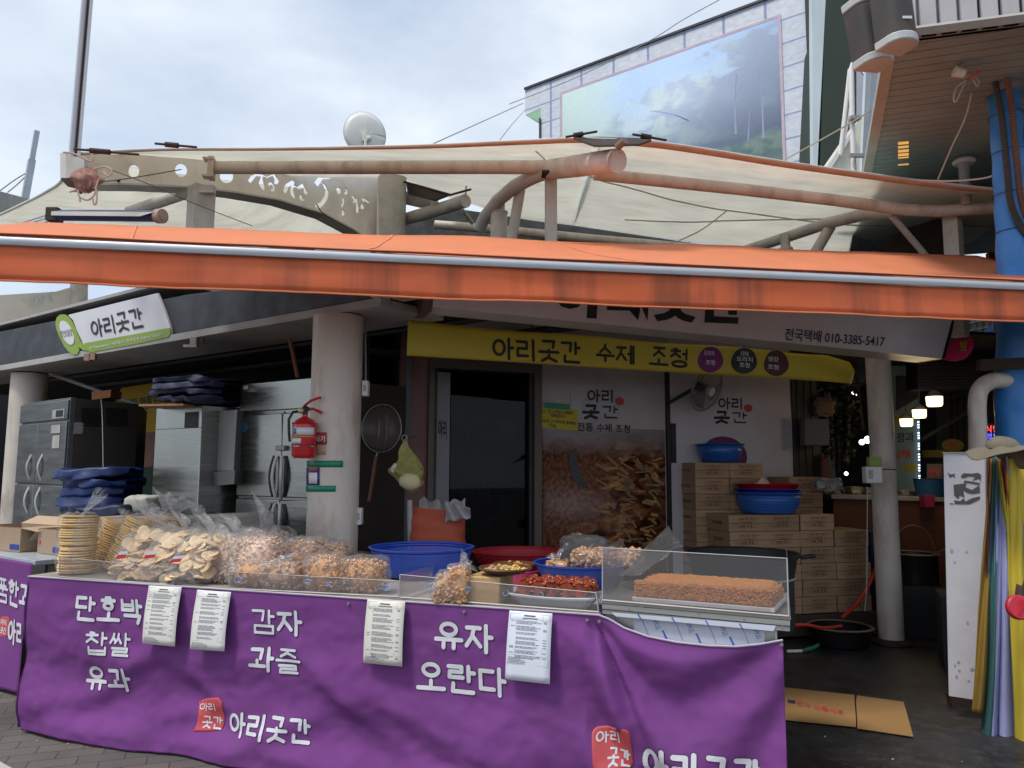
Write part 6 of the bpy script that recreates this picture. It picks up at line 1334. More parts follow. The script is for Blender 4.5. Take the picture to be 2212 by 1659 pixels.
# long pleated bag mouths lying over the middle bags
mb = MB(); M_pleat = clear_mat('pleated_plastic', (1, 1, 1), gloss=.2, rough=.12, haze=.16, bump=1, bs=45)
q0, q1 = PZ(330, 1215, ZT), PZ(566, 1222, ZT)
def plf(u, v):
    p = PY(330+240*u, 1196-34*v+10*u+5*math.sin(u*9), 4.45-.35*u+.10*v); return p+Vector((0, .02*math.sin(u*70+v*3), .006*math.sin(u*55+v*8)+.01*math.sin(u*23)))
tag(mb.grid(120, 10, plf).build('plastic_sheet', M_pleat, org=plf(0, 0)), 'long pleated clear plastic sheet lying over the middle row of snack bags', 'plastic sheet')
# ---------------------------------------------------------------- baskets
def basket(name, lab, cx, cy, rx, by, col, zt, rb=.78, rings=14, cat='basket', group=None, hole=.5, grow=1.0, holes=True, c=None):
    b = PZ(cx, by, zt+.003) if c is None else c; s = (b-EYE).length/FPX; r = rx*s; b = b-TP.n*r*rb*.9 if c is None else b; s2 = (b-EYE).length/FPX
    r = rx*s2; top = PY(cx, cy, b.y).z; h_ = max(.03, (top-b.z)*grow)
    o = thing(name, lab, cat, b, group)
    m1 = lattice_mat(name+'_mesh', col, 150, rings, hole) if holes else mat(name+'_wall'+lab[:6], col, .35, var=.04)
    m0 = mat(name+'_solid'+lab[:8], col, .35, var=.05, coat=.2)
    MB().lathe([(r*(rb+(1-rb)*(j/8)**.8)*1.0, h_*(.06+.84*j/8)) for j in range(9)], b, 64).build('mesh_wall', m1, o, solid=.002)
    MB().lathe([(r*.97, h_*.88), (r*.99, h_*.92), (r*1.03, h_*.97), (r*1.05, h_), (r*1.03, h_*1.01), (r*.985, h_*.97)], b, 64).build('rim', m0, o, solid=.002)
    MB().lathe([(0, .002), (r*rb*.9, .002), (r*rb, h_*.07)], b, 48).build('bottom', m0, o, solid=.002)
    return o, b, r, h_
C_blue = srgb(40, 78, 178)
basket('mesh_basket', 'large empty blue mesh basket on the table beside the thick column', 875, 1180, 105, 1252, C_blue, ZT, rb=.82)
basket('mesh_basket', 'wide shallow red mesh basket at the back of the table before the glass door', 1098, 1190, 99, 1226, srgb(176, 36, 52), ZT, rb=.88, rings=6)
_, b5, r5, h5 = basket('mesh_basket', 'blue mesh basket with snack bags heaped on it behind the red rolls', 1242, 1214, 97, 1276, C_blue, ZT, rb=.72)
pk_, bk_, rk_, hk_ = basket('bucket', 'pink plastic tub behind the wooden sample plate', 1098, 1230, 50, 1264, srgb(214, 66, 118), ZT, rb=.9, holes=False, cat='tub')
# heap on the second blue basket
def heap(c, w_, d_, h_, km, lab, n, r, mouth=None, seed=1):
    o = thing('snack_bag', lab, 'bag of snacks', c, G); pile(c, w_, d_, h_, n, r, .3, rot=TP.ang, seed=seed).build('snacks', km, o, ang=60)
    shell(c, w_*1.08, d_*1.08, h_*1.05, rot=TP.ang, seed=seed).build('plastic_bag', M_bag, o)
    if mouth: bag_top(c+Z*h_*.8+TP.u*mouth[0], .06, mouth[1], mouth[2], seed).build('bag_mouth', M_bag2, o)
c = b5+Z*(h5*.86)+TP.u*.055; heap(c, .20, .16, .085, K_tan, 'clear bag of reddish brown brittle heaped on the smaller blue basket', 170, .011, seed=31)
heap(c+TP.u*.155+Z*.005, .20, .16, .085, K_tan, 'second clear bag of brown brittle leaning out right of the smaller blue basket', 170, .011, seed=32)
heap(b5+Z*(h5*.62)-TP.u*.12, .12, .11, .05, K_gold, 'small clear bag of thin snacks inside the left of the smaller blue basket', 50, .011, (0, .05, (-.5, 0, 1)), 33)
# wooden dish on the tub, wooden sample plate
K_wood = mat('dark_wood', srgb(88, 58, 36), .5, var=.2, vs=12, stretch=(1, 6, 1))
def dish(c, r, lab, chunks, seed):
    o = thing('wooden_plate', lab, 'plate', c, 'dark wooden plates of samples'); MB().lathe([(0, .004), (r*.6, .004), (r*.95, .022), (r, .028), (r*.97, .034), (r*.6, .014), (0, .010)], c, 40).build('plate', K_wood, o)
    rnd = random.Random(seed); 
    for i, (km, n) in enumerate(chunks):
        mb = MB(); k = 0
        for _ in range(n):
            a = rnd.uniform(0, 6.28); q = r*.62*rnd.random()**.5; p = c+Vector((q*math.cos(a)+(i-.5)*r*.35, q*math.sin(a)*.7, .016+rnd.uniform(0, .028)*(1-q/r)))
            mb.ball(p, (rnd.uniform(.009, .017), rnd.uniform(.007, .012), rnd.uniform(.005, .009)), 7, 5, M=Matrix.Rotation(rnd.uniform(0, 6), 3, 'Z') @ Matrix.Rotation(rnd.uniform(-.5, .5), 3, 'X'), jit=.25)
        mb.build('samples', km, o, ang=60)
    return o
dish(bk_+Z*(hk_*.97), rk_*.95, 'dark wooden plate with a few crumbs resting on the pink tub', ((K_tan, 8), (K_gold, 10)), 3)
# wooden block
b, s = sbox(1006, 1078, 1305); wb = MB(); W_ = 74*s
o = thing('wooden_block', 'pale wooden box under the dark sample plate', 'box', b-TP.n*.12)
MB().box(b-TP.n*.10+Z*.058, (W_, .19, .116), TP.ang).build('body', mat('pale_wood', srgb(196, 160, 108), .6, var=.12, vs=8, stretch=(.5, .5, 16), bump=.1), o, bevel=.006)
dish(b-TP.n*.10+Z*.118-TP.u*(-.07), 58*s, 'dark wooden plate heaped with nut brittle samples on the pale wooden box', ((K_tan, 34), (snk('yellow_snack', srgb(214, 182, 90)), 30)), 5)
# white tray with red rolls
b, s = sbox(1088, 1288, 1318); b = b-TP.n*.11
o = thing('white_tray', 'white flared paper tray holding glazed red rolls', 'tray', b); hw, hd = 84*s, .085
A_ = Matrix.Rotation(TP.ang, 3, 'Z'); cor = lambda x, y, z: b+A_ @ Vector((x, y, 0))+Z*z
B4 = [cor(-hw*.82, -hd*.75, .004), cor(hw*.82, -hd*.75, .004), cor(hw*.82, hd*.75, .004), cor(-hw*.82, hd*.75, .004)]; T4 = [cor(-hw*1.12, -hd*1.15, .058), cor(hw*1.12, -hd*1.15, .058), cor(hw*1.12, hd*1.15, .058), cor(-hw*1.12, hd*1.15, .058)]
def trayf(k):
    A4, C4_ = B4, T4
    return MB().grid(10, 4, lambda u, v: A4[k].lerp(A4[(k+1) % 4], u).lerp(C4_[k].lerp(C4_[(k+1) % 4], u), v)+Z*(-.008*math.sin(u*math.pi)*v))
mb = MB(); mb.add(B4, [(0, 1, 2, 3)])
for k in range(4): g = trayf(k); mb.add(g.v, g.f)
mb.build('tray', mat('tray_white', srgb(206, 204, 206), .45), o, solid=.003)
for i in range(5):
    x = -hw*.72+i*hw*.36; rnd = random.Random(i+60); lo = (('first', 'second', 'third', 'fourth', 'fifth')[i])
    mb = MB(); cc = cor(x, 0, .080)
    for k in range(150):
        t = rnd.uniform(-1, 1); th = rnd.uniform(0, 6.28); rr_ = hw*.20
        p = cc+A_ @ Vector((rr_*math.cos(th), t*hd*.92, 0))+Z*(rr_*math.sin(th)+.0); q = rnd.uniform(.007, .012); mb.ball(p, (q, q*1.2, q*.8), 6, 4, jit=.3)
    mb.tube([cc-A_ @ Vector((0, hd*.9, 0)), cc+A_ @ Vector((0, hd*.9, 0))], hw*.18, 12)
    tag(mb.build('glazed_roll', K_red, org=cc, ang=60), '%s glazed red sticky roll from the left on the white tray' % lo, 'sweet', 'glazed red rolls on the white tray')
# ---------------------------------------------------------------- brittle slab on the stand
Y_ = lambda px, py: PZ(px, py, (zA+zB)/2)
b0_, b1_ = Y_(1372, 1299), Y_(1668, 1324); b0_.z = b1_.z = (zA+zB)/2+.022
u_ = (b1_-b0_); LL = u_.length; u_.normalize(); v_ = Vector((-u_.y, u_.x, 0)); DD = .30; HH = .064
o = thing('brittle_slab', 'large golden slab of puffed grain brittle on a white board on the steel stand', 'slab of brittle', b0_+u_*LL/2+v_*DD/2)
def slab(u, v):  # rounded box top and sides by profile across v
    x = u; n_ = 1
    prof = v
    if prof < .2: y, z = 0, prof/.2
    elif prof > .8: y, z = 1, (1-prof)/.2
    else: y, z = (prof-.2)/.6, 1
    e = min(1, min(x, 1-x)*30+.0); zz = z*HH*(.55+.45*min(1, min(x, 1-x)*22))*(1-.10*max(0, .5-abs(y-.5) < .04))
    p = b0_+u_*(x*LL)+v_*(y*DD)+Z*zz
    return p+Vector((noise.noise(p*60), noise.noise(p*60+Vector((5, 5, 5))), noise.noise(p*50+Vector((9, 1, 4)))))*.0035
mS = mat('brittle', srgb(190, 124, 64), .5, var=.25, vs=60, bump=.7, bs=110)
sl = MB().grid(150, 40, slab)
rnd = random.Random(5)
for k in range(1500):
    if k < 1050: x, y, z = rnd.uniform(.003, .997)*LL, -.002, rnd.uniform(.003, HH-.006)
    elif k < 1250: x, y, z = (0 if k % 2 else LL), rnd.uniform(0, DD), rnd.uniform(.003, HH-.01)
    else: x, y, z = rnd.uniform(.0, 1)*LL, rnd.uniform(0, .01), HH-.005
    sl.ball(b0_+u_*x+v_*y+Z*z, rnd.uniform(.0045, .0075), 6, 4)
for xx in (0, LL): sl.add([b0_+u_*xx+v_*y+Z*z for y, z in ((0, 0), (DD, 0), (DD, HH*.6), (0, HH*.6))], [(0, 1, 2, 3)])
sl.build('slab', mS, o)
MB().prism([b0_-u_*.01-v_*.012-Z*.02, b0_+u_*(LL+.012)-v_*.012-Z*.02, b0_+u_*(LL+.012)+v_*(DD+.02)-Z*.02, b0_-u_*.01+v_*(DD+.02)-Z*.02], Z*.018).build('board', mat('board_white', srgb(205, 200, 196), .4), o, bevel=.003)
# grey plastic bag slumped behind
c = PY(1262, 1215, 4.1); gb = thing('carrier_bag', 'crumpled grey translucent carrier bag behind the snack heap', 'bag', c-Z*.12)
shell(c-Z*.10, .26, .2, .24, seed=44, wr=.16).build('bag', clear_mat('grey_bag', (.62, .6, .6), gloss=.05, rough=.3, haze=.25, bump=.8, bs=14, dc=.22), gb)
c = PY(1400, 1250, 3.75); gb = thing('carrier_bag', 'grey translucent sheet of plastic draped left of the big cauldron', 'bag', c-Z*.1)
MB().grid(24, 14, lambda u, v: PY(1345+130*u-30*v, 1245-55*u-8*v*0+10*math.sin(u*5)-45*v*u, 3.5+.35*v)+Vector((0, .02*math.sin(u*17+v*4), .015*noise.noise(Vector((u*6, v*6, 3)))))).build('sheet', clear_mat('grey_sheet', (.7, .68, .68), gloss=.08, rough=.25, haze=.25, bump=.8, bs=16, dc=.22), gb, solid=.001)
# cauldron behind the stand
c = PZ(1605, 1340, .30); c = PY(1606, 1345, 3.95); c.z = .2; s = (Vector((c.x, c.y, .9))-EYE).length/FPX
zr = PY(1606, 1193, c.y).z; r = 106*s; o = thing('cauldron', 'huge black iron cauldron on a drum behind the steel stand', 'cauldron', (c.x, c.y, 0))
M_iron = mat('black_iron', (.006, .006, .007), .5, var=.3, spec=.15)
MB().lathe([(r*1.0, zr), (r*1.06, zr+.004), (r*1.06, zr-.006), (r*.99, zr-.03), (r*.97, zr-.07), (r*.94, zr-.10)], (c.x, c.y, 0), 64).build('rim', M_iron, o)
MB().lathe([(r*.98, zr-.002), (r*.9, zr-.10), (r*.7, zr-.18), (0, zr-.22)], (c.x, c.y, 0), 48).build('bowl', M_iron, o)
MB().lathe([(0, 0), (r*.6, 0), (r*.6, .62), (0, .62)], (c.x, c.y, 0), 32).build('stove', M_iron, o)
MB().lathe([(0, .625), (r*.90, .625), (r*.93, .65), (r*.93, zr-.10)], (c.x, c.y, 0), 64).build('drum', mat('drum_dark', srgb(26, 25, 25), .6, var=.3, vs=5, spec=.2), o)
MB().lathe([(r*.95, zr-.12), (r*.97, zr-.115), (r*.95, zr-.11)], (c.x, c.y, 0), 64).build('hoop', M_gal, o)
hx = Vector((c.x+r*1.02, c.y-.05, zr-.02)); MB().tube([hx+Vector((0, -.03, 0)), hx+Vector((.07, -.03, .01)), hx+Vector((.08, 0, .01)), hx+Vector((.07, .03, .01)), hx+Vector((0, .03, 0))], .007, 8).build('handle', M_iron, o)
n_ = (EYE-Vector((c.x, c.y, EYE.z))).normalized(); th0 = math.atan2(n_.y, n_.x)+.22
MB().lathe([(r*.96, zr-.30), (r*.96, zr-.13)], (c.x, c.y, 0), 8, a0=th0-.1, a1=th0+.1).build('plate', mat('pale_plate', srgb(150, 146, 140), .5, dirt=.5), o, solid=.002)
# ================================================================ inside the left shop
M_steel = mat('brushed_steel', srgb(160, 162, 158), .28, metal=.9, var=.12, vs=3, stretch=(1, 1, 14), bump=.03, bs=8)
M_steeld = mat('dull_steel', srgb(120, 122, 122), .42, metal=.8, var=.12, vs=3, stretch=(1, 1, 10))
class Box3:
    """a cabinet with picked front corners at a given distance; local axes along the front, back and up"""
    def __init__(s, pl, x0, y0, x1, y1, depth, ztop=None, zbot=0):
        a, z1 = pl.loc(x0, y0); b, z2 = pl.loc(x1, y1); s.pl = pl; s.a, s.b, s.z1, s.z0, s.d = a, b, ztop or z1, zbot, depth
    def p(s, u, v, off=0): return s.pl.w(s.a+(s.b-s.a)*u, s.z0+(s.z1-s.z0)*v, off)
    def hexa(s, u0, u1, v0, v1, d0, d1): return [s.p(u0, v0, d0), s.p(u1, v0, d0), s.p(u1, v0, d1), s.p(u0, v0, d1), s.p(u0, v1, d0), s.p(u1, v1, d0), s.p(u1, v1, d1), s.p(u0, v1, d1)]
def vof(B, px, py): return (B.pl.loc(px, py)[1]-B.z0)/(B.z1-B.z0)
def uof(B, px, py): return (B.pl.loc(px, py)[0]-B.a)/(B.b-B.a)
def handles(o, B, us, vs_):
    for u in us:
        for v0, v1, sg in vs_:
            q = [B.p(u, v0+(v1-v0)*t, .012+.035*math.sin(t*math.pi)) for t in [k/10 for k in range(11)]]
            q = [p+B.pl.u*(sg*.02*(1-math.sin(t*math.pi/10))) for t, p in enumerate(q)]
            MB().tube(q, .011, 8).build('handle', mat('handle_pale', srgb(190, 192, 190), .4, metal=.3), o)
            MB().hexa([q[0]+B.pl.u*.014+B.pl.n*-.01, q[0]+B.pl.u*.045+B.pl.n*-.01, q[0]+B.pl.u*.045+B.pl.n*-.014, q[0]+B.pl.u*.014+B.pl.n*-.014, q[-1]+B.pl.u*.014+B.pl.n*-.01, q[-1]+B.pl.u*.045+B.pl.n*-.01, q[-1]+B.pl.u*.045+B.pl.n*-.014, q[-1]+B.pl.u*.014+B.pl.n*-.014]).build('handle_recess', M_black, o)
# big four-door fridge
FC = Plane(PY(522, 828, 5.9), PY(671, 819, 5.45)); C3 = Box3(FC, 520, 830, 705, 816, .35)
o = thing('steel_fridge', 'large steel four door fridge partly hidden by the thick cream column', 'fridge', C3.p(.5, 0))
MB().hexa(C3.hexa(0, 1.0, 0, 1, -.02, -.35)).build('cabinet', M_steel, o, bevel=.004)
vt = vof(C3, 600, 889); vm = vof(C3, 605, 1077); uc = uof(C3, 607, 980)
MB().hexa(C3.hexa(0, 1.0, vt+.006, 1, 0, -.019)).build('top_panel', M_steel, o, bevel=.006)
for (u0, u1, v0, v1) in ((0, uc-.004, vm+.004, vt-.006), (uc+.004, 1.0, vm+.004, vt-.006), (0, uc-.004, .04, vm-.004), (uc+.004, 1.0, .04, vm-.004)):
    MB().hexa(C3.hexa(u0, u1, v0, v1, 0, -.019)).build('door', M_steel, o, bevel=.008)
MB().hexa(C3.hexa(uc-.01, uc+.01, .04, vt, -.0192, -.02)).build('gasket', M_black, o)
for sx, sg in ((-1, -1), (1, 1)):
    for (ya, yb) in ((985, 1073), (1088, 1175)):
        v0, v1 = vof(C3, 600, yb), vof(C3, 600, ya); q = []
        for k in range(13):
            t = k/12; bow = math.sin(t*math.pi); w_ = (.045+.03*(1-abs(2*t-1)) if False else .05)
            q.append(C3.p(uc, v0+(v1-v0)*t, .012+.02*bow)+FC.u*(sx*(.03+.018*bow)))
        MB().tube(q, .013, 8, sq=.8).build('handle', mat('handle_pale', srgb(190, 192, 190), .4, metal=.3), o)
        MB().tube([p+FC.u*sx*.036-FC.n*.012 for p in q], .016, 8, sq=.5).build('grip', M_black, o)
MB().box(C3.p(uc+.02, vof(C3, 612, 968), .015), (.10, .03, .035), FC.ang).build('latch', M_gal, o, bevel=.005)
MB().prism([FC.w(*FC.loc(*p), .003) for p in ring_poly(544, 843, 13, 4, 0, 16)], -FC.n*.002).build('badge', M_gal, o)
MB().prism([FC.w(*FC.loc(*p), .003) for p in ((526, 834), (536, 833), (536, 841), (526, 842))], -FC.n*.002).build('paper_tag', M_letter, o)
MB().prism([FC.w(*FC.loc(*p), .003) for p in ring_poly(529, 922, 6.5, 12, 0, 16)], -FC.n*.002).build('blue_sticker', mat('sticker_blue', srgb(70, 140, 185), .5), o)
# middle cabinet with a vent
FB = Plane(PY(338, 882, 6.1), PY(437, 877, 5.75)); B3 = Box3(FB, 338, 882, 437, 877, .7)
o = thing('steel_cabinet', 'tall steel cabinet with a square vent grille near its top', 'cabinet', B3.p(.5, 0))
MB().hexa(B3.hexa(0, 1, 0, 1, 0, -.70)).build('body', M_steel, o, bevel=.005)
MB().hexa(B3.hexa(0, 1, vof(B3, 390, 926), vof(B3, 390, 925), .002, 0)).build('panel_seam', M_black, o)
mb = MB(); u0, u1, v0, v1 = uof(B3, 400, 900), uof(B3, 430, 900), vof(B3, 410, 925), vof(B3, 410, 890)
for k in range(13): mb.hexa(B3.hexa(u0+(u1-u0)*k/13, u0+(u1-u0)*(k+.55)/13, v0, v1, .003, .001))
for k in range(10): mb.hexa(B3.hexa(u0, u1, v0+(v1-v0)*k/10, v0+(v1-v0)*(k+.3)/10, .0045, .0035))
mb.build('vent_grille', M_black, o)
SB = Plane(B3.p(1, 0, 0), B3.p(1, 0, -.70)+FB.u*.0)
SB2 = Plane(B3.p(1.03, 0, -.02), B3.p(1.9, 0, -.05)); 
q = [PY(448, 889, 5.95), PY(512, 884, 5.75), PY(505, 1017, 5.75), PY(446, 1018, 5.95)]
o = thing('plastic_cabinet', 'pale plastic dispenser unit hanging between the steel cabinet and the big fridge', 'dispenser', q[3])
MB().prism(q, Vector((0, .30, 0))).build('body', mat('grey_plastic', srgb(150, 152, 152), .5, var=.05), o, bevel=.006)
MB().prism([PY(444, 1020, 5.9), PY(508, 1016, 5.7), PY(506, 1046, 5.7), PY(447, 1052, 5.9)], Vector((0, .28, 0))).build('tray', mat('grey_plastic2', srgb(110, 112, 114), .5), o, bevel=.004)
MB().prism([PY(452, 905, 5.93), PY(462, 905, 5.9), PY(460, 1000, 5.9), PY(450, 1000, 5.93)], Vector((0, .01, 0))).build('clear_strip', M_trim, o)
# wall of dark steel behind these, up to the fridge
MB_ = MB().prism([PY(436, 880, 6.5), PY(530, 875, 6.3), PY(530, 1250, 6.3), PY(420, 1250, 6.5)], Vector((0, .25, 0)))
tag(MB_.build('steel_cabinet', M_steeld, org=PY(436, 1250, 6.5)), 'dull steel cabinet side in the gap between the cabinet and the big fridge', 'cabinet')
# left fridge with louvred side
FA2 = Plane(PY(50, 872, 7.4), PY(152, 865, 6.7)); A3 = Box3(FA2, 50, 872, 152, 865, .8)
o = thing('steel_fridge', 'dark steel four door fridge with a thermometer panel at the far left', 'fridge', A3.p(.5, 0))
MB().hexa(A3.hexa(0, 1, 0, 1, 0, -.05)).build('front_frame', M_steeld, o, bevel=.004)
SA0, SA1 = A3.p(1, 0, -.05), PY(299, 879, 7.3); SAP = Plane(SA0, SA1)
MB().prism([A3.p(0, 0, -.051), A3.p(1, 0, -.051), SAP.w(SAP.L, 0), A3.p(0, 0, -1.2)], Z*(A3.z1-.005)).build('side_body', mat('side_brown', srgb(78, 72, 70), .6, var=.15, vs=2, dirt=.2), o)
vt = vof(A3, 100, 912); vm = vof(A3, 80, 1046); uc = .42
for (u0, u1, v0, v1) in ((0, 1, vt+.004, .99), (0, uc, vm+.003, vt-.004), (uc+.01, 1, vm+.003, vt-.004), (0, uc, .03, vm-.003), (uc+.01, 1, .03, vm-.003)):
    MB().hexa(A3.hexa(u0, u1, v0, v1, .02, .001)).build('door' if v1 < .95 else 'top_panel', M_steeld, o, bevel=.006)
handles(o, A3, (uc-.10, uc+.14), ((vof(A3, 80, 1037), vof(A3, 80, 982), 0), (vof(A3, 80, 1110), vof(A3, 80, 1052), 0)))
MB().hexa(A3.hexa(.72, .96, vof(A3, 140, 903), vof(A3, 140, 884), .026, .0205)).build('control_panel', M_trim, o); MB().hexa(A3.hexa(.8, .94, vof(A3, 140, 900), vof(A3, 140, 886), .029, .0265)).build('display', M_black, o)
MB().hexa(A3.hexa(.72, .9, vof(A3, 140, 935), vof(A3, 140, 917), .026, .0205)).hexa(A3.hexa(.76, .9, vof(A3, 140, 968), vof(A3, 140, 940), .026, .0205)).build('paper_tags', M_trim, o)
mb = MB()
for k in range(9):
    for (x0, x1) in ((175, 222), (228, 275)):
        a0, z = SAP.loc(x0, 878+k*4.6+5); a1, _ = SAP.loc(x1, 878+k*4.6); mb.hexa([SAP.w(a0, z, .004), SAP.w(a1, z, .004), SAP.w(a1, z, .001), SAP.w(a0, z, .001), SAP.w(a0, z+.008, .008), SAP.w(a1, z+.008, .008), SAP.w(a1, z+.008, .001), SAP.w(a0, z+.008, .001)])
mb.build('louvres', M_black, o)
poly_on(SAP, [(161, 912), (180, 913), (177, 937), (158, 937)], .006, 'paper_tag', M_trim, o, .003)
# tarpaulins: stacks of folded sheet
def tarp(lab, c, dims, m, seed, rot, layers=4):
    o = thing('folded_tarpaulin', lab, 'tarpaulin', c); rnd = random.Random(seed)
    mb = MB(); M = Matrix.Rotation(rot, 3, 'Z'); z = 0
    for k in range(layers):
        h_ = dims[2]/layers; w_, d_ = dims[0]*rnd.uniform(.86, 1.02), dims[1]; off = Vector((rnd.uniform(-.05, .05), 0, 0)); s1 = rnd.uniform(0, 9)
        def f(u, v):
            th = u*2*math.pi; x = (v-.5)*w_; e = .3; pw = lambda t: math.copysign(abs(t)**e, t)
            taper = (1-abs(2*v-1)**8*.55); y = pw(math.cos(th))*d_/2*taper; zz = pw(math.sin(th))*h_*.56*taper
            nn = noise.noise(Vector((x*3+s1, y*4, zz*6+k)))*.05-abs(noise.noise(Vector((x*6+s1, y*7, zz*9+k))))*.045-abs(noise.noise(Vector((x*14+s1, y*12, zz*16+k))))*.010+.015
            return c+M @ (Vector((x, y, z+h_/2+zz))+off+Vector((nn*.4, nn, nn*.6)))
        mb.grid(70, 40, f); z += h_
    mb.build('folds', m, o)
    return o
M_tb = mat('tarp_blue', srgb(16, 42, 98), .4, var=.25, vs=5, bump=.3, bs=12); M_tn = mat('tarp_navy', srgb(24, 32, 66), .45, var=.2, vs=5, bump=.3, bs=12)
c = PY(212, 1105, 6.1); c2_ = Vector(c); sc_ = 6.2/FPX
tarp('folded bright blue tarpaulin piled before the dark fridge', c-Z*.02, (150*sc_, .45, 95*sc_), M_tb, 3, R(-10), 5)
tarp('folded dark navy tarpaulin under the bright blue one', PY(240, 1140, 5.95)-Z*.05, (170*sc_, .45, 60*sc_), M_tn, 5, R(-10), 3)
tarp('folded navy tarpaulin lying on top of the steel cabinet', PY(440, 872, 5.9), (165*sc_, .5, 50*sc_), M_tn, 9, R(-20), 4)
tag(MB().box(PY(375, 878, 5.85), (100*sc_, .3, .015), R(-12)).build('plywood_board', mat('plywood', srgb(165, 130, 95), .7), org=PY(375, 878, 5.85)), 'thin plywood board lying on the steel cabinet under the navy tarpaulin', 'board')
# yellow sign behind
YP = FP.shift(1.55); o = thing('yellow_sign', 'dim yellow sign with black lettering behind the fridges', 'sign', YP.hit(240, 905))
M_ys = mat('sign_yellow', srgb(205, 170, 48), .6, var=.08)
poly_on(YP, [(262, 838), (430, 812), (430, 930), (296, 935), (296, 900), (232, 905)], 0, 'panel', M_ys, o, .02)
writing(YP, '전시기자 명품도시', (246, 866), (356, 851), (247, 888), M_ink, o, .004, .015)
o = thing('food_poster', 'dim picture of pink and pale food under the yellow sign', 'poster', YP.hit(295, 1010))
poly_on(YP, [(296, 936), (335, 932), (330, 1008), (294, 1012)], .0, 'print', mat('pink_print', srgb(150, 100, 85), .5, var=.5, vs=3.5), o, .01)
tag(MB().prism([YP.w(*YP.loc(*p), .02) for p in ((293, 1014), (345, 1010), (338, 1075), (285, 1080))], -YP.n*.05).build('green_crate', mat('green_dark', srgb(24, 66, 52), .6), org=YP.hit(293, 1080)), 'dark green crate side below the food picture', 'crate')
c = PY(308, 1095, 5.9); tag(shell(c-Z*.05, .22, .25, .14, seed=71, wr=.08).build('sack', mat('sack_white', srgb(190, 188, 178), .8), org=c), 'small white filled sack beside the foot of the steel cabinet', 'sack')
# misc lamps and bits below the fascia
o = thing('clamp_bracket', 'pale bracket block hanging under the trim above the navy tarpaulin', 'bracket', PY(423, 745, 5.75))
MB().box(PY(420, 737, 5.7), (.05, .05, .06)).box(PY(432, 735, 5.75), (.06, .05, .05)).build('block', M_trim, o, bevel=.004)
MB().box(PY(413, 748, 5.7), (.10, .05, .018)).build('flange', M_trim, o)
tag(MB().box(PY(190, 772, 6.6), (.05, .04, .06)).box(PY(201, 770, 6.6), (.05, .04, .06)).build('wall_socket', mat('socket_tan', srgb(165, 130, 110), .6), org=PY(190, 772, 6.6)), 'small tan socket under the trim left of the name plate', 'socket')
tag(MB().tube([PY(626, 733, 5.4), PY(634, 770, 5.4), PY(643, 815, 5.4)], .014, 8).build('wooden_stick', mat('stick', srgb(120, 72, 50), .7), org=PY(643, 815, 5.4)), 'brown wooden stick leaning above the big fridge', 'stick')
tag(MB().prism([PY(198, 846, 7.3), PY(240, 842, 7.15), PY(238, 858, 7.15), PY(198, 864, 7.3)], Vector((0, .2, 0))).build('orange_carton', mat('carton_orange', srgb(150, 100, 60), .8), org=PY(198, 868, 7.3)), 'orange brown carton on top of the dark fridge', 'carton')
wire('cord', [(365, 900, 6.3), (400, 1000, 6.3)], .001, M_wire, 'hidden', 'cord') if False else None
wire('cord', [(218, 862, 6.6), (221, 900, 6.6), (223, 1012, 6.5)], .004, mat('cord_pale', srgb(170, 165, 155), .6), 'thin pale cord hanging down in front of the dark fridge side', 'cord')
lc = PY(77, 943, 9.5)
# cartons on the neighbour table
M_card = mat('cardboard', srgb(164, 142, 118), .75, var=.06, vs=5, bump=.05)
M_cardi = mat('cardboard_inside', srgb(150, 118, 88), .8, var=.06)
def open_carton(lab, F4, depth, hgt, flapL, flapR):
    """F4: picked bottom-left and bottom-right of the front face on the table top"""
    a, b = PZ(*F4[0], .818), PZ(*F4[1], .818); u = (b-a); L = u.length; u.normalize(); v = Vector((-u.y, u.x, 0))
    if v.y < 0: v = -v
    o = thing('open_carton', lab, 'carton', a)
    t = .004
    for (p, q_) in ((a, b), (a+v*depth, b+v*depth)): MB().prism([p, q_, q_+Z*hgt, p+Z*hgt], v*t).build('wall', M_card, o, smooth=False)
    for p in (a, b): MB().prism([p+v*t, p+v*depth, p+v*depth+Z*hgt, p+v*t+Z*hgt], u*(t if p is a else -t)).build('wall', M_card, o, smooth=False)
    MB().prism([a+u*t+v*t, b-u*t+v*t, b-u*t+v*(depth-t), a+u*t+v*(depth-t)], Z*.004).build('floor', M_cardi, o, smooth=False)
    for f in flapL: MB().prism(f(a, b, u, v, L), Vector((0, 0, -.004))).build('flap', mat('cardboard_flap', srgb(190, 164, 134), .75, var=.05), o, smooth=False)
    return o, a, b, u, v, L
H_ = .165
fl1 = [lambda a, b, u, v, L: [a+Z*H_, a+v*.02+Z*H_+v*.22, a+v*.20-u*.13+Z*(H_-.09), a-u*.13+Z*(H_-.09)],
       lambda a, b, u, v, L: [b+Z*H_, b+v*.26+Z*H_, b+v*.24+u*.16+Z*(H_-.02), b+v*.02+u*.16+Z*(H_-.02)],
       lambda a, b, u, v, L: [a+v*.26+Z*H_, b+v*.26+Z*H_, b+v*.37-u*.02+Z*(H_+.05), a+v*.37+u*.02+Z*(H_+.05)],
       lambda a, b, u, v, L: [a+Z*H_, b+Z*H_, b+v*.05-u*.01+Z*(H_-.09), a+v*.05+u*.01+Z*(H_-.09)]]
o, a, b, u, v, L = open_carton('open brown carton with a blue mark and folded flaps on the neighbouring table', ((80, 1194), (135, 1201)), .26, H_, fl1, 0)
tagm = MB().prism([a+u*L*.62-v*.002+Z*.015, a+u*L*.95-v*.002+Z*.015, a+u*L*1.0-v*.002+Z*.05, a+u*L*.62-v*.002+Z*.05], -v*.001).build('blue_mark', mat('mark_blue', srgb(40, 60, 150), .6), o, smooth=False)
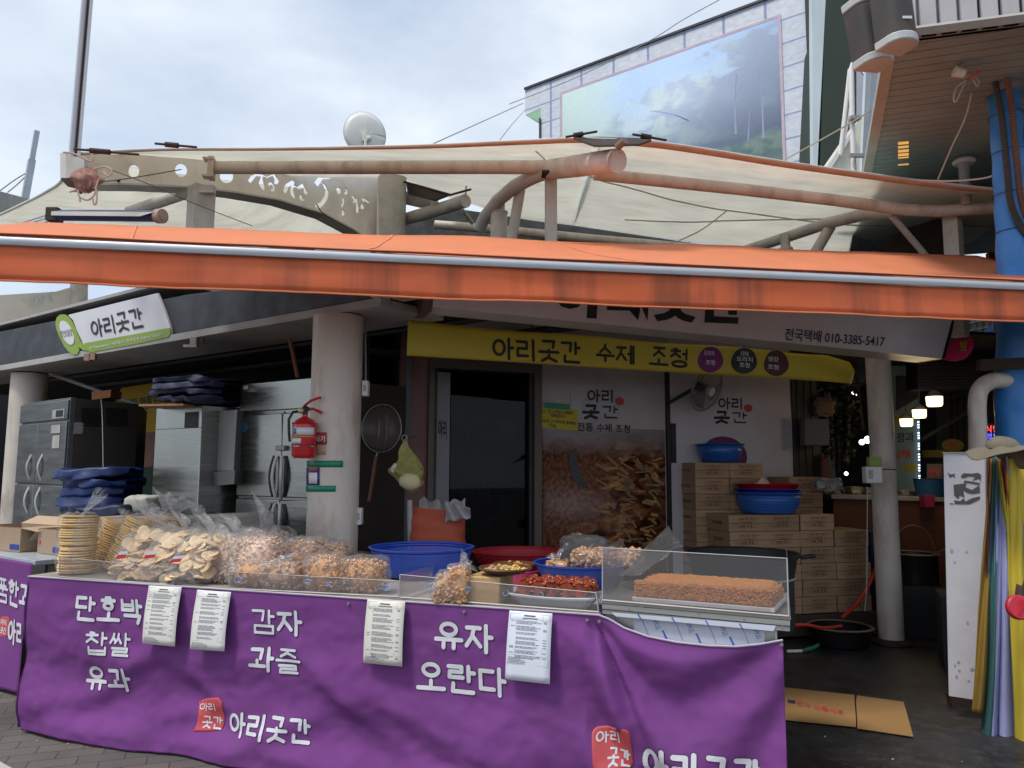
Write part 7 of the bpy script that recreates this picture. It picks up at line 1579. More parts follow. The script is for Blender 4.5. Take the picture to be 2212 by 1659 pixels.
MB().prism([a+u*L*.05-v*.002+Z*.06, a+u*L*.12-v*.002+Z*.06, a+u*L*.12-v*.002+Z*.085, a+u*L*.05-v*.002+Z*.085], -v*.001).build('red_mark', M_red, o, smooth=False)
o, a, b, u, v, L = open_carton('second open brown carton with a blue mark cut off by the left edge', ((-40, 1185), (42, 1193)), .26, H_, fl1, 0)
MB().prism([a+u*L*.75-v*.002+Z*.015, a+u*L*.98-v*.002+Z*.015, a+u*L*.98-v*.002+Z*.05, a+u*L*.75-v*.002+Z*.05], -v*.001).build('blue_mark', mat('mark_blue', (0, 0, 0)), o, smooth=False)
# back rows: white tray and cartons behind the bags
def simple_box(name, lab, cat, P, z0, z1, back, m, bev=.006, group=None):
    a, b = PY(*P[0]), PY(*P[1]); u = Vector((b.x-a.x, b.y-a.y, 0)); n = Vector((-u.y, u.x, 0)).normalized()
    za0, za1 = (a.z if z1 is None else z1), (b.z if z1 is None else z1)
    q = [Vector((a.x, a.y, z0)), Vector((b.x, b.y, z0)), Vector((b.x, b.y, z0))+n*back, Vector((a.x, a.y, z0))+n*back, Vector((a.x, a.y, za0)), Vector((b.x, b.y, za1)), Vector((b.x, b.y, za1))+n*back, Vector((a.x, a.y, za0))+n*back]
    return tag(MB().hexa(q).build(name, m, org=q[0], bevel=bev), lab, cat, group)
simple_box('foam_box', 'white foam box behind the snack bags and before the big fridge', 'box', ((387, 1114, 5.1), (505, 1110, 4.85)), .70, None, .35, mat('foam_white', srgb(172, 166, 158), .8, var=.05), .02)
simple_box('carton', 'brown carton in the back row behind the second open carton', 'carton', ((172, 1118, 5.3), (262, 1122, 5.1)), .70, None, .3, M_card)
simple_box('steel_cabinet', 'low steel worktop box carrying the foam box behind the bags', 'cabinet', ((150, 1165, 5.45), (640, 1160, 5.0)), 0, .71, .6, M_steeld)
# ================================================================ between the column and the door
o = thing('dark_cabinet', 'dark brown cabinet side behind the right flank of the thick column', 'cabinet', PY(790, 1180, 5.6))
MB().prism([PY(775, 825, 5.55), PY(878, 835, 6.0), PY(872, 1240, 6.0), PY(760, 1240, 5.55)], Vector((-.4, .25, 0))).build('side', mat('dark_brown', srgb(52, 42, 42), .6, var=.15, vs=3), o, bevel=.006)
c = PY(824, 925, 5.45); o = thing('wire_strainer', 'large wire mesh strainer with a wooden handle hanging on the dark cabinet', 'strainer', c)
MS = Matrix.Rotation(R(-14), 3, 'Z') @ Matrix.Rotation(R(88), 3, 'X'); rs = 46*5.45/FPX
MB().lathe([(0, -.07), (rs*.4, -.062), (rs*.75, -.04), (rs, 0)], c, 48, M=MS).build('mesh', lattice_mat('strainer_mesh', srgb(92, 84, 80), 90, 22, .55), o)
MB().tube([c+MS @ Vector((rs*math.cos(k*math.pi/24), rs*1.12*math.sin(k*math.pi/24), 0)) for k in range(49)], .004, 6).build('ring', M_gal, o)
for dx in (-.3, .1): MB().tube([c+MS @ Vector((rs*(dx), rs*1.05*math.sin(t), -.012-.05*math.cos(t))) for t in [(-math.pi/2+math.pi*k/12) for k in range(13)]], .0025, 5).build('stay_wire', M_gal, o)
MB().tube([PY(815, 978, 5.4), PY(812, 990, 5.4)], .007, 6).build('ferrule', M_gal, o)
MB().tube([PY(812, 986, 5.4), PY(806, 1030, 5.38), PY(797, 1083, 5.36)], [.012, .014, .012], 10).build('handle', mat('handle_wood', srgb(118, 74, 52), .7), o)
c = PY(886, 1010, 5.35); s = 5.35/FPX
o = thing('hanging_bag', 'yellow translucent plastic bag hanging on a hook left of the glass door', 'bag', PY(876, 955, 5.35))
mb = MB()
def hb(u, v):
    th = u*2*math.pi; prof = [(0, 3), (.12, 9), (.35, 24), (.6, 38), (.8, 34), (.95, 14), (1, 0)]
    for (v0, r0), (v1, r1) in zip(prof, prof[1:]):
        if v <= v1: r = r0+(r1-r0)*(v-v0)/(v1-v0); break
    k = 1+.6*noise.noise(Vector((math.cos(th)*1.4, math.sin(th)*1.4, v*4)))+.1*math.sin(th*5+v*6)
    return PY(876+12*v, 950+112*v+4*math.sin(th*3), 5.35)+Vector((math.cos(th)*r*s*.86*k, math.sin(th)*r*s*.55*k, 0))
mb.grid(36, 24, hb).build('bag', mat('yellow_film', srgb(200, 196, 120), .35, var=.2, vs=6, transl=.4, bump=.3, bs=14), o)
MB().ball(PY(886, 1040, 5.25), (.075, .05, .06), 12, 8, jit=.06).build('contents', mat('cream_contents', srgb(215, 205, 160), .7), o)
MB().prism(T3((846, 1008, 5.3), (852, 1000, 5.3), (858, 1004, 5.3), (850, 1022, 5.3), (844, 1018, 5.3)), Vector((0, .02, 0))).build('white_corner', M_white, o)
MB().tube(T3((898, 944, 5.6), (884, 944, 5.5), (878, 942, 5.36), (877, 952, 5.35)), .006, 6).tube([PY(874, 946, 5.36)+Vector((.02*math.cos(t), 0, .02*math.sin(t))) for t in [k*.35 for k in range(19)]], .004, 6).build('hook', M_gal, o)
# orange sack with a white liner, on a low table
c = PY(946, 1180, 5.15); c.z = .72; s = 5.15/FPX
o = thing('orange_sack', 'orange woven sack with a white liner spilling out of its top', 'sack', c)
rw = 57*s
def sack(u, v):
    th = u*2*math.pi; e = .7; pw = lambda t: math.copysign(abs(t)**e, t); k = 1+.05*noise.noise(Vector((math.cos(th)*1.5, math.sin(th)*1.5, v*5)))+.015*math.sin(v*30+th)
    r = (1.0+.05*math.sin(v*math.pi))*k*(1-.06*v); top = PY(946, 1102, 5.15).z-.72
    return c+Vector((pw(math.cos(th))*rw*r, pw(math.sin(th))*rw*.8*r, v*top*(1+.06*math.cos(th+2.6))))
mb = MB().grid(48, 24, sack); n0 = len(mb.v); mb.v.append(sack(0, .98)*0+c+Z*(PY(946, 1108, 5.15).z-.72)); mb.f += [(k*25+24, (k+1)*25+24, n0) for k in range(48)]
mb.build('sack', mat('sack_orange', srgb(172, 80, 54), .75, var=.08, bump=.2, bs=120), o)
def liner(u, v):
    p = PY(905+100*u, 1108-26*v-6*math.sin(u*8)*v-6*v*math.sin(u*19), 5.05+.25*v*(1-u)); return p+Vector((0, .03*math.sin(u*24), 0))
MB().grid(40, 8, liner).build('liner', mat('liner_white', srgb(196, 190, 192), .5, transl=.3), o, solid=.002)
MB().grid(20, 8, lambda u, v: PY(962+54*u, 1128-46*v*(1-.5*u)-8*u, 4.98)+Vector((0, .03*math.sin(u*13+v*5), 0))).build('liner_knot', mat('liner_white', (0, 0, 0)), o, solid=.002)
simple_box('work_table', 'low dark work table behind the stall carrying the orange sack', 'table', ((800, 1175, 5.0), (1230, 1190, 4.9)), .66, .715, .6, M_steeld)
tag(MB().prism(T3((922, 1190, 4.95), (998, 1193, 4.9), (998, 1222, 4.9), (915, 1222, 4.95)), Vector((0, .2, 0))).build('red_lid', mat('red_lid', srgb(170, 34, 34), .5), org=PY(922, 1222, 4.95)), 'red lid edge showing behind the large blue basket', 'lid')
tag(MB().tube(T3((885, 1080, 5.7), (886, 1200, 5.7)), .02, 10).build('white_pipe', M_white, org=PY(886, 1200, 5.7)), 'short white pipe left of the orange sack', 'pipe')
# ================================================================ cartons stacked at the right
cf = PZ(1885, 1323, .19); BX = Plane(cf-WP.u*2, cf)    # front of the front stack, parallel to the wall
BX = Plane(cf-Vector((math.cos(R(14)), math.sin(R(14)), 0))*2, cf)
sR = BX.loc(1884, 1300)[0]; bw_ = (sR-BX.loc(1575, 1130)[0])/4.0; bh_ = 0
zb0 = BX.loc(1845, 1322)[1]; zbt = BX.loc(1845, 1145)[1]; bh_ = (zbt-zb0)/5.0
M_carton = mat('carton_brown', srgb(170, 138, 108), .75, var=.05, vs=4)
_t = M_carton.node_tree; _p = _t.nodes['Principled BSDF']; _s = _p.inputs['Base Color'].links[0].from_socket; _oi = N(_t, 'ShaderNodeObjectInfo'); _mr = N(_t, 'ShaderNodeMapRange')
_mr.inputs[3].default_value = .82; _mr.inputs[4].default_value = 1.12; _t.links.new(_oi.outputs['Random'], _mr.inputs[0]); _v = N(_t, 'ShaderNodeVectorMath', operation='SCALE'); _t.links.new(_s, _v.inputs[0]); _t.links.new(_mr.outputs[0], _v.inputs['Scale']); _t.links.new(_v.outputs[0], _p.inputs['Base Color'])
M_print = mat('carton_print', srgb(92, 60, 46), .7); M_printr = mat('carton_print_red', srgb(150, 52, 44), .7)
def make_carton():
    o = thing('carton', '', 'carton', (0, 0, 0)); D_ = .36
    MB().box((bw_/2, D_/2, bh_/2), (bw_-.004, D_, bh_-.003)).build('box', M_carton, o, bevel=.004)
    MB().box((bw_/2, -.0012, bh_/2), (bw_-.006, .001, .0035)).build('flap_seam', M_print, o, smooth=False)
    mb = MB(); mr_ = MB(); rnd = random.Random(2)
    def t2(s, x, z, w_, h_, m_): add_text(m_, s, lambda X, Y__: Vector((x+X*w_, -.0028, z+Y__*h_)), .02)
    W_, H__ = bw_, bh_
    t2('아리', W_*.28, H__*.70, W_*.14, H__*.14, mb); t2('곳간', W_*.60, H__*.70, W_*.14, H__*.14, mb); t2('전통 조청', W_*.30, H__*.28, W_*.36, H__*.14, mb); t2('수제 한과', W_*.36, H__*.46, W_*.30, H__*.12, mb)
    t2('정성', W_*.46, H__*.70, W_*.1, H__*.16, mr_); t2('◆', W_*.78, H__*.74, W_*.05, H__*.1, mr_)
    for (x0, x1, z0, z1) in ((.26, .74, .24, .25), (.26, .74, .62, .63), (.26, .265, .25, .62), (.735, .74, .25, .62), (.15, .22, .3, .31), (.15, .22, .5, .51), (.15, .155, .3, .5), (.215, .22, .3, .5)):
        mb.box((W_*(x0+x1)/2, -.0028, H__*(z0+z1)/2), (W_*(x1-x0), .0005, H__*(z1-z0)+.001))
    mb.build('print', M_print, o, smooth=False); mr_.build('red_print', M_printr, o, smooth=False)
    sd = MB(); add_text(sd, '한과조청', lambda X, Y__: Vector((-.0008, D_*.72-X*D_*.42, bh_*.4+Y__*bh_*.22)), .02); sd.build('side_print', M_print, o, smooth=False)
    return o
proto = make_carton(); placed = [0]; GC = 'brown printed cartons stacked by the shop wall'
ang_b = BX.ang
def put(s_, z_, back, lab, rot=0):
    o = proto if placed[0] == 0 else copy_tree(proto); placed[0] += 1
    o.location = BX.w(s_, z_, -back); o.rotation_euler = (0, 0, ang_b+rot+random.uniform(-.03, .03)); o['label'] = lab; o['group'] = GC; o['category'] = 'carton'; return o
cols = ['leftmost', 'second', 'third', 'rightmost']
for ci in range(4):
    n_ = 6 if ci < 3 else 5
    for r_i in range(n_):
        if ci < 2 and r_i < 0: continue
        jit = random.uniform(-.012, .012)
        put(sR-bw_*(4-ci)+jit, zb0+bh_*r_i, random.uniform(0, .02), 'carton %s from the top in the %s column of the front block of cartons' % (ORD[n_-1-r_i], cols[ci]))
# stack behind, higher, towards the fan
zt_s = BX.loc(1500, 998)[1]
Bk = .37; sS = Plane(BX.w(0, 0, -Bk), BX.w(1, 0, -Bk)).loc(1502, 1050)[0]; zt_s = Plane(BX.w(0, 0, -Bk), BX.w(1, 0, -Bk)).loc(1502, 999)[1]
nb = int(round((zt_s-zb0)/bh_))
for ci in range(2):
    for k in range(4 if ci == 0 else 3 if False else 4):
        put(sS+ci*bw_, zt_s-bh_*(k+1), Bk, 'carton %s from the top in the %s column of the tall back stack' % (ORD[k], ('left', 'right')[ci]))
for k in range(4, nb): put(sS, zt_s-bh_*(k+1), Bk, 'carton %s from the top in the left column of the tall back stack' % ORD[k])
# two more behind at the right
B2 = Plane(BX.w(0, 0, -.37), BX.w(1, 0, -.37)); s2, z2_ = B2.loc(1705, 1030); 
for k in range(3): put(s2, z2_-bh_*(k+1)+.0, .37, 'carton %s from the top beside the red basin on the back row' % ORD[k])
simple_box('pallet', 'dark low pallet under the stacked cartons', 'pallet', ((1440, 1345, 6.0), (1900, 1345, 6.85)), .0, zb0-.004, .9, mat('pallet_dark', srgb(60, 52, 44), .8)) if False else None
q = [BX.w(sR-4.1*bw_, 0, .02), BX.w(sR+.05, 0, .02), BX.w(sR+.05, 0, -.85), BX.w(sR-4.1*bw_, 0, -.85)]
tag(MB().prism([p+Z*.03 for p in q], Z*(zb0-.036)).build('pallet', mat('pallet_dark', srgb(60, 52, 44), .8), org=q[0], bevel=.004), 'low dark pallet under the front block of cartons', 'pallet')
# basins
M_bb = mat('basin_blue', srgb(36, 92, 170), .35, coat=.2)
def basin(lab, cx, cy, rx, by, Y, col, name='plastic_basin', ratio=.8, holes=False, zb=None):
    s = Y/FPX; r = rx*s; b = PY(cx, by, Y); zt = PY(cx, cy, Y).z
    if zb is not None: b.z = zb
    o = thing(name, lab, 'basin', b, 'plastic basins on the cartons'); m = mat('basin'+lab[:14], col, .35, coat=.2, var=.05); h_ = zt-b.z
    mw = lattice_mat('basin_mesh', col, 110, 12, .6) if holes else m
    MB().lathe([(0, 0), (r*ratio*.9, .0), (r*ratio, h_*.06), (r*(ratio+(1-ratio)*.6), h_*.5), (r*.96, h_*.92)], b, 48).build('bowl', mw, o, solid=.002)
    MB().lathe([(r*.96, h_*.92), (r*1.0, h_*.97), (r*1.04, h_), (r*1.03, h_*1.02), (r*.97, h_*.98)], b, 48).build('rim', m, o, solid=.002); return b, r, h_
zst = zt_s
P_ = Plane(BX.w(0, 0, -Bk-.16), BX.w(1, 0, -Bk-.16)).hit(1556, 990)
basin('blue plastic basin on top of the tall carton stack', 1556, 960, 50, 998, P_.y, srgb(36, 92, 170), zb=zst+.002, ratio=.72)
P_ = Plane(BX.w(0, 0, -.20), BX.w(1, 0, -.20)).hit(1660, 1105); ztf = zb0+bh_*6
b, r, h_ = basin('lower light blue mesh basin on the front block of cartons', 1660, 1064, 70, 1112, P_.y, srgb(48, 104, 186), holes=True, zb=ztf+.003, ratio=.78)
s = P_.y/FPX
for (cy, h0, col, lab, rx) in ((1056, .0, srgb(34, 56, 168), 'dark blue basin nested in the light blue one', 68), (1045, .0, srgb(180, 30, 40), 'red plastic basin on top of the nested blue basins', 66)):
    bb = Vector((b.x, b.y, PY(1660, cy, b.y).z-.07)); o = thing('plastic_basin', lab, 'basin', bb, 'plastic basins on the cartons'); rr_ = rx*s; m = mat('bn'+lab[:6], col, .35, coat=.2, var=.05)
    MB().lathe([(0, .0), (rr_*.8, .0), (rr_*.97, .062), (rr_*1.03, .07), (rr_*1.02, .074), (rr_*.96, .068), (rr_*.8, .01), (0, .008)], bb, 48).build('bowl', m, o)
q = PY(1648, 1062, b.y-.02); o = thing('cloth_heap', 'pale peaked cloth lying in the red basin', 'cloth', q)
def hp(u, v):
    th = u*2*math.pi; k = 1+.25*noise.noise(Vector((math.cos(th)*2, math.sin(th)*2, v*3))); return q+Vector((math.cos(th)*.15*(1-v)*k, math.sin(th)*.08*(1-v)*k, (.12*v**1.3)*(1+.0)+.012*k))
MB().grid(30, 8, hp).build('cloth', mat('pale_cloth', srgb(205, 178, 156), .8, var=.1), o)
q = B2.hit(1790, 1045); tag(shell(PY(1790, 1062, q.y-.1), .22, .15, .12, seed=83, wr=.3).build('plastic_bag', clear_mat('dim_bag', (.75, .75, .8), gloss=.1, rough=.2, haze=.25, bump=.8, bs=14), org=q), 'dim translucent bag slumped right of the back row of cartons', 'bag')
# pots and hose on the floor
def pot(lab, cx, cy, rx, zt, c, name='floor_pot', rim=True, m=None):
    s = (c-EYE).length/FPX; r = rx*s; o = thing(name, lab, 'pot', c); m = m or M_iron
    MB().lathe([(0, .0), (r*.8, .0), (r*.88, .02), (r*.9, zt*.95), (r*.93, zt), (r*.87, zt), (r*.84, zt*.9), (r*.8, .03), (0, .02)], c, 48).build('body', m, o)
    if rim: MB().lathe([(r*.88, zt), (r*.95, zt-.006), (r*1.02, zt+.004), (r*.93, zt+.012), (r*.88, zt+.004)], c, 48).build('rim', mat('rim_tan', srgb(120, 104, 92), .5, var=.3), o)
    return o, r
c = PZ(1837, 1405, .0); c = c+Vector((0, .18, 0)); zt = PY(1837, 1353, c.y).z
pot('wide dark pot standing on the floor beside the slim column', 1837, 1353, 60, zt, c)
c = PY(1978, 1262, 6.9); o, r = pot('dark cooking pot with a bright steel rim beyond the slim column', 1978, 1196, 44, PY(1978, 1196, 6.9).z-c.z, c, 'cooking_pot', m=mat('pot_dark', (.02, .02, .021), .35, metal=.4))
MB().tube([c+Vector((r*.9*math.cos(t), .0, PY(1978, 1196, 6.9).z-c.z+r*1.2*math.sin(t))) for t in [math.pi*k/14 for k in range(15)]], .004, 6).build('bail_handle', M_gal, o)
MB().tube(T3((2000, 1205, 6.8), (2042, 1186, 6.6)), .008, 6).build('ladle_handle', M_gal, o)
simple_box('plastic_stool', 'black box stool carrying the cooking pot', 'stool', ((1944, 1265, 6.7), (2048, 1268, 6.6)), .0, None, .5, M_black)
wire('hose', [(1893, 1225, 6.55), (1878, 1262, 6.5), (1850, 1305, 6.45), (1818, 1335, 6.4)], .014, mat('hose_red', srgb(190, 44, 32), .4), 'red hose hanging down past the cartons beside the slim column', 'hose')
wire('hose', [(1818, 1352, 5.9), (1780, 1356, 5.6), (1740, 1350, 5.4), (1690, 1352, 5.2)], .010, mat('hose_red', (0, 0, 0)), 'red cord lying on the floor behind the steel stand', 'hose')
q = [PZ(1700, 1407, .02), PZ(1732, 1406, .02)]; o = thing('tube_tool', 'white and green tube lying on the dark floor', 'tube', q[0])
MB().tube(q, .012, 8).build('white_end', M_white, o); MB().tube([PZ(1732, 1406, .02), PZ(1755, 1400, .02), PZ(1785, 1383, .02)], .014, 8).build('green_end', mat('tube_green', srgb(60, 130, 95), .5, var=.3, vs=30), o)
# flattened carton on the floor
o = thing('flattened_carton', 'flattened brown carton with red print lying on the dark floor', 'carton', PZ(1840, 1540, .01))
M_fc = mat('kraft', srgb(152, 116, 70), .8, var=.07, vs=4)
def fz(pts, z, nm, m): MB().prism([PZ(x, y, z) for x, y in pts], Z*.003).build(nm, m, o, smooth=False)
fz([(1640, 1480), (1846, 1502), (1846, 1517), (1849, 1552), (1849, 1571), (1640, 1550)], .012, 'panel', M_fc)
fz([(1851, 1503), (1952, 1517), (1973, 1592), (1852, 1574), (1852, 1556), (1849, 1517)], .013, 'panel', M_fc)
mb = MB(); a, b, c = PZ(1722, 1514, .017), PZ(1822, 1534, .017), PZ(1722, 1524, .017)
add_text(mb, '한과 선물세트', lambda x, y: c+(b-a)*x+(a-c)*y, .02); mb.build('lettering', M_red, o, smooth=False)
MFz = 0
fz([(1702, 1512), (1718, 1514), (1718, 1520), (1702, 1518)], .0165, 'mark', mat('mark_navy', srgb(50, 45, 80), .6))
# ================================================================ market lane beyond, right
o = thing('back_wall_panel', 'dark boarded strip beyond the right end of the poster wall', 'wall', WP.w(sw1, 0))
MB().hexa(wpx(sw1+.002, sw1+.32, 0, 2.6, .02, -.3)).build('boards', mat('dark_boards', srgb(52, 48, 46), .7, var=.3, vs=4, stretch=(8, 8, .3)), o)
for a in (.06, .15, .24): MB().hexa(wpx(sw1+a, sw1+a+.012, 0, 2.6, .028, .021)).build('groove', M_black, o)
# far backdrop walls of the covered lane: real walls standing at the far end, plus an added side wall
M_far = mat('far_wall', srgb(38, 38, 40), .8, var=.4, vs=1.2)
fw = [PY(1690, 1000, 12.5), PY(2260, 1000, 12.0), PY(2600, 1000, 9.0)]
for i, (a, b) in enumerate(((fw[0], fw[1]), (fw[1], fw[2]))):
    n_ = Vector((-(b-a).y, (b-a).x, 0)).normalized(); tag(MB().prism([Vector((a.x, a.y, 0)), Vector((b.x, b.y, 0)), Vector((b.x, b.y, 3.6)), Vector((a.x, a.y, 3.6))], n_*.1).build('lane_wall', M_far, org=a), kind='structure')
tag(MB().prism([Vector((3.75, 5.4, 0)), Vector((6.6, 9.5, 0)), Vector((6.6, 9.5, 3.8)), Vector((3.75, 5.4, 3.8))], Vector((.15, -.1, 0))).build('lane_wall', M_far, org=(3.75, 5.4, 0)), kind='structure')  # unseen side wall, added to keep open sky light out of the lane
a, b = PY(-400, 1000, 13), PY(60, 1000, 12); tag(MB().prism([Vector((-16, 10, 0)), Vector((-9, 15, 0)), Vector((-9, 15, 3.4)), Vector((-16, 10, 3.4))], Vector((0, .2, 0))).build('lane_wall', M_far, org=(-16, 10, 0)), kind='structure')
tag(MB().prism([Vector((-9, 15, 0)), Vector((8, 17, 0)), Vector((8, 17, 3.6)), Vector((-9, 15, 3.6))], Vector((0, .2, 0))).build('lane_wall', M_far, org=(-9, 15, 0)), kind='structure')
# rooms and doors on the left street (small glazed front with glints)
o = thing('dim_shop_front', 'dim glazed shop front glimpsed left of the dark fridge', 'shop front', PY(60, 1100, 8.6))
MB().prism(T3((40, 880, 8.6), (88, 880, 8.6), (84, 1110, 8.6), (30, 1110, 8.6)), Vector((0, .05, 0))).build('pane', mat('dim_glass', srgb(50, 60, 62), .2), o)
MB().prism(T3((56, 1028, 8.5), (70, 1028, 8.5), (70, 1040, 8.5), (56, 1040, 8.5)), Vector((0, .02, 0))).build('lit_panel', emit_mat('glint', (.8, 1, .95), .8), o) if False else None
# pale blue hanging board with lettering and a string of small lights
HP = Plane(PY(1925, 950, 9.0), PY(1990, 950, 8.8))
o = thing('vertical_banner', 'tall pale blue banner with navy and red lettering beyond the slim column', 'banner', HP.hit(1955, 1105))
poly_on(HP, [(1925, 790), (1986, 790), (1988, 1105), (1925, 1110)], 0, 'cloth', mat('banner_pale', srgb(122, 146, 158), .6, var=.15, vs=2), o, .01)
writing(HP, '정과', (1937, 935), (1975, 933), (1937, 956), mat('navy_ink', srgb(40, 34, 96), .6), o, .004, .02)
writing(HP, '식혜', (1926, 974), (1966, 971), (1926, 994), mat('red_ink', srgb(190, 40, 44), .6), o, .004, .02)
poly_on(HP, [(1953, 1005), (1980, 1003), (1980, 1018), (1953, 1019)], .006, 'yellow_label', mat('label_yellow', srgb(160, 140, 40), .6), o, .003)
poly_on(HP, [(1934, 898), (1975, 896), (1975, 911), (1934, 912)], .006, 'yellow_label', mat('label_yellow', (0, 0, 0)), o, .003)
poly_on(HP, [(1935, 812), (1984, 812), (1984, 860), (1935, 888)], .006, 'dark_picture', mat('dark_pic', srgb(48, 54, 60), .5, var=.5, vs=8), o, .003)
ml = MB(); 
for k in range(34):
    y = 912+k*5.8; 
    if (k % 4) != 3: ml.box(HP.w(*HP.loc(1985+.3*k*.4, y), .03), (.016, .006, .014))
for x in (1944, 1952, 1978): ml.box(HP.w(*HP.loc(x, 1106), .03), (.02, .006, .01))
tag(ml.build('light_string', emit_mat('cold_led', (.75, .9, 1), 2.2), org=HP.hit(1985, 1100)), 'string of small cold white lights down the edge of the tall pale blue banner', 'light string')
# three warm lamps
for (x, y, s_, lab) in ((2018.5, 866, 1.0, 'largest and nearest warm pendant lamp of the row of three'), (1986, 893, .85, 'middle warm pendant lamp of the row of three'), (1958, 912, .78, 'smallest and farthest warm pendant lamp of the row of three')):
    Y = {1.0: 7.0, .85: 7.5, .78: 8.0}[s_]; c = PY(x, y, Y); k = 16.5*s_*Y/FPX; o = thing('pendant_lamp', lab, 'lamp', c, 'warm pendant lamps in the lane')
    MB().lathe([(0, -.75*k), (.80*k, -.72*k), (.95*k, -.5*k), (1.0*k, .55*k), (0, .56*k)], c, 24).build('shade', emit_mat('lamp_glow', (1, .72, .32), 2.6), o)
    MB().lathe([(1.0*k, .57*k), (.95*k, .8*k), (.7*k, 1.1*k), (.35*k, 1.35*k), (.2*k, 1.5*k), (0, 1.5*k)], c, 24).build('cap', mat('lamp_cap', srgb(140, 132, 126), .5), o)
    MB().tube([c+Z*1.4*k, c+Z*6*k], .004, 6).build('cord', M_wireb, o)
    L = bpy.data.lights.new('lamp_light', 'POINT'); L.energy = 1.2; L.color = (1, .75, .42); L.shadow_soft_size = .08; lo = bpy.data.objects.new('lamp_light', L); COL.objects.link(lo); lo.parent = o; lo.location = (0, 0, -.2)
# bright white bulbs deeper in
for i, (x, y, r) in enumerate(((1875, 950, 8), (1862, 955, 6), (1828, 1023, 4), (1852, 852, 3), (1843, 849, 3))):
    c = PY(x, y, 11.0); tag(MB().ball(c, r*11/FPX, 12, 8).build('bulb', emit_mat('white_bulb', (1, .97, .9), 3), org=c), ('large white bulb', 'medium white bulb', 'small low white bulb', 'tiny high bulb', 'second tiny high bulb')[i]+' shining left of the slim column', 'bulb', 'white bulbs deep in the lane')
# dark shrub-like mass of hanging wares, cables
c = PY(1808, 900, 8.4); rnd = random.Random(4); mb = MB()
for k in range(700):
    a, b_, r_ = rnd.uniform(0, 6.28), rnd.uniform(-1, 1), rnd.random()**.4; p = c+Vector((math.cos(a)*(1-b_*b_)**.5*.27*r_, math.sin(a)*.15*r_, b_*.55*r_)); d = Vector((rnd.uniform(-1, 1), rnd.uniform(-1, 1), rnd.uniform(-1, 1))).normalized()*.035; e = d.cross(Vector((rnd.uniform(-1, 1), rnd.uniform(-1, 1), rnd.uniform(-1, 1)))).normalized()*.018
    mb.add([p-d, p+e, p+d, p-e], [(0, 1, 2, 3)])
o = thing('potted_shrub', 'dark leafy artificial plant hanging beside the boarded strip', 'plant', c-Z*.6); mb.build('foliage', mat('dark_leaf', srgb(12, 26, 20), .6, var=.4, vs=20), o)
MB().tube([c-Z*.6, c+Z*.5], .015, 6).build('stem', M_rust, o)
simple_box('electric_box', 'pale grey electric box on the boards under the end of the yellow banner', 'electric box', ((1738, 905, 7.4), (1790, 905, 7.4)), PY(1738, 962, 7.4).z, None, .15, mat('box_dull', srgb(104, 100, 100), .6))
for i, (x0, y0, x1, y1, c, lab) in enumerate(((1757, 860, 1800, 900, srgb(120, 92, 78), 'dull pinkish bag hanging above the electric box'), (1772, 985, 1792, 1060, srgb(96, 60, 48), 'brown cloth hanging behind the back cartons'))):
    q = PY((x0+x1)/2, y1, 7.6); tag(shell(q, (x1-x0)*7.6/FPX, .12, (y1-y0)*7.6/FPX, seed=90+i, wr=.3).build('hanging_cloth', mat('hc%d' % i, c, .8), org=q), lab, 'cloth')
# counters of the next stall
o = thing('lane_counter', 'brown wooden counter of the stall beyond the slim column', 'counter', PY(1900, 1300, 8.3))
MB().prism(T3((1800, 1078, 8.2), (2060, 1086, 7.9), (2060, 1330, 7.9), (1800, 1330, 8.2)), Vector((0, .5, 0))).build('front', mat('counter_brown', srgb(112, 62, 36), .6, var=.25, vs=3, stretch=(1, 1, 4)), o, smooth=False)
MB().prism(T3((1796, 1068, 8.15), (2064, 1076, 7.85), (2064, 1084, 7.85), (1796, 1077, 8.15)), Vector((0, .8, 0))).build('top', M_trim, o, smooth=False)
mb = MB(); rnd = random.Random(12)
o = thing('lane_counter', 'blue panelled counter end behind the cooking pot', 'counter', PY(1900, 1300, 7.6))
MB().prism(T3((1880, 1150, 7.6), (1945, 1150, 7.6), (1945, 1300, 7.6), (1880, 1300, 7.6)), Vector((0, .3, 0))).build('front', mat('counter_blue', srgb(44, 56, 96), .6), o)
for i in range(16):
    x = 1803+i*15+rnd.uniform(-4, 4); y = rnd.uniform(1052, 1068); w_ = rnd.uniform(12, 26)*8/FPX; q = PY(x, 1068+(x-1800)*.03, 8.3)
    col = rnd.choice((srgb(60, 62, 60), srgb(120, 118, 110), srgb(90, 84, 78), srgb(40, 44, 48), srgb(150, 150, 146)))
    tag(shell(q+Vector((0, rnd.uniform(.1, .4), 0)), w_, .14, rnd.uniform(.04, .09), seed=200+i, wr=.25).build('wrapped_packet', mat('pkt%d' % (i % 5), col, .3), org=q), 'wrapped packet, %s from the left on the crowded lane counter' % (ORD+['eleventh', 'twelfth', 'thirteenth', 'fourteenth', 'fifteenth', 'sixteenth'])[i], 'packet', 'packets on the lane counter')
q = PY(2010, 1085, 7.9); tag(MB().prism(T3((1996, 1070, 7.8), (2020, 1070, 7.8), (2018, 1096, 7.8), (1999, 1096, 7.8)), Vector((0, .1, 0))).build('pink_packet', mat('pink_packet', srgb(190, 60, 100), .5), org=q), 'pink packet on the front of the lane counter', 'packet')
o = thing('hanging_notice', 'small white notice with red lettering hanging over the lane counter', 'notice', PY(2015, 1060, 8.4)); NP = Plane(PY(2000, 1040, 8.4), PY(2040, 1040, 8.3))
poly_on(NP, [(2002, 1002), (2036, 1002), (2036, 1036), (2002, 1036)], 0, 'paper', mat('dim_paper', srgb(86, 84, 86), .7), o, .004); writing(NP, '한방', (2006, 1010), (2032, 1010), (2006, 1030), mat('red_ink', (0, 0, 0)), o, .003, .02)
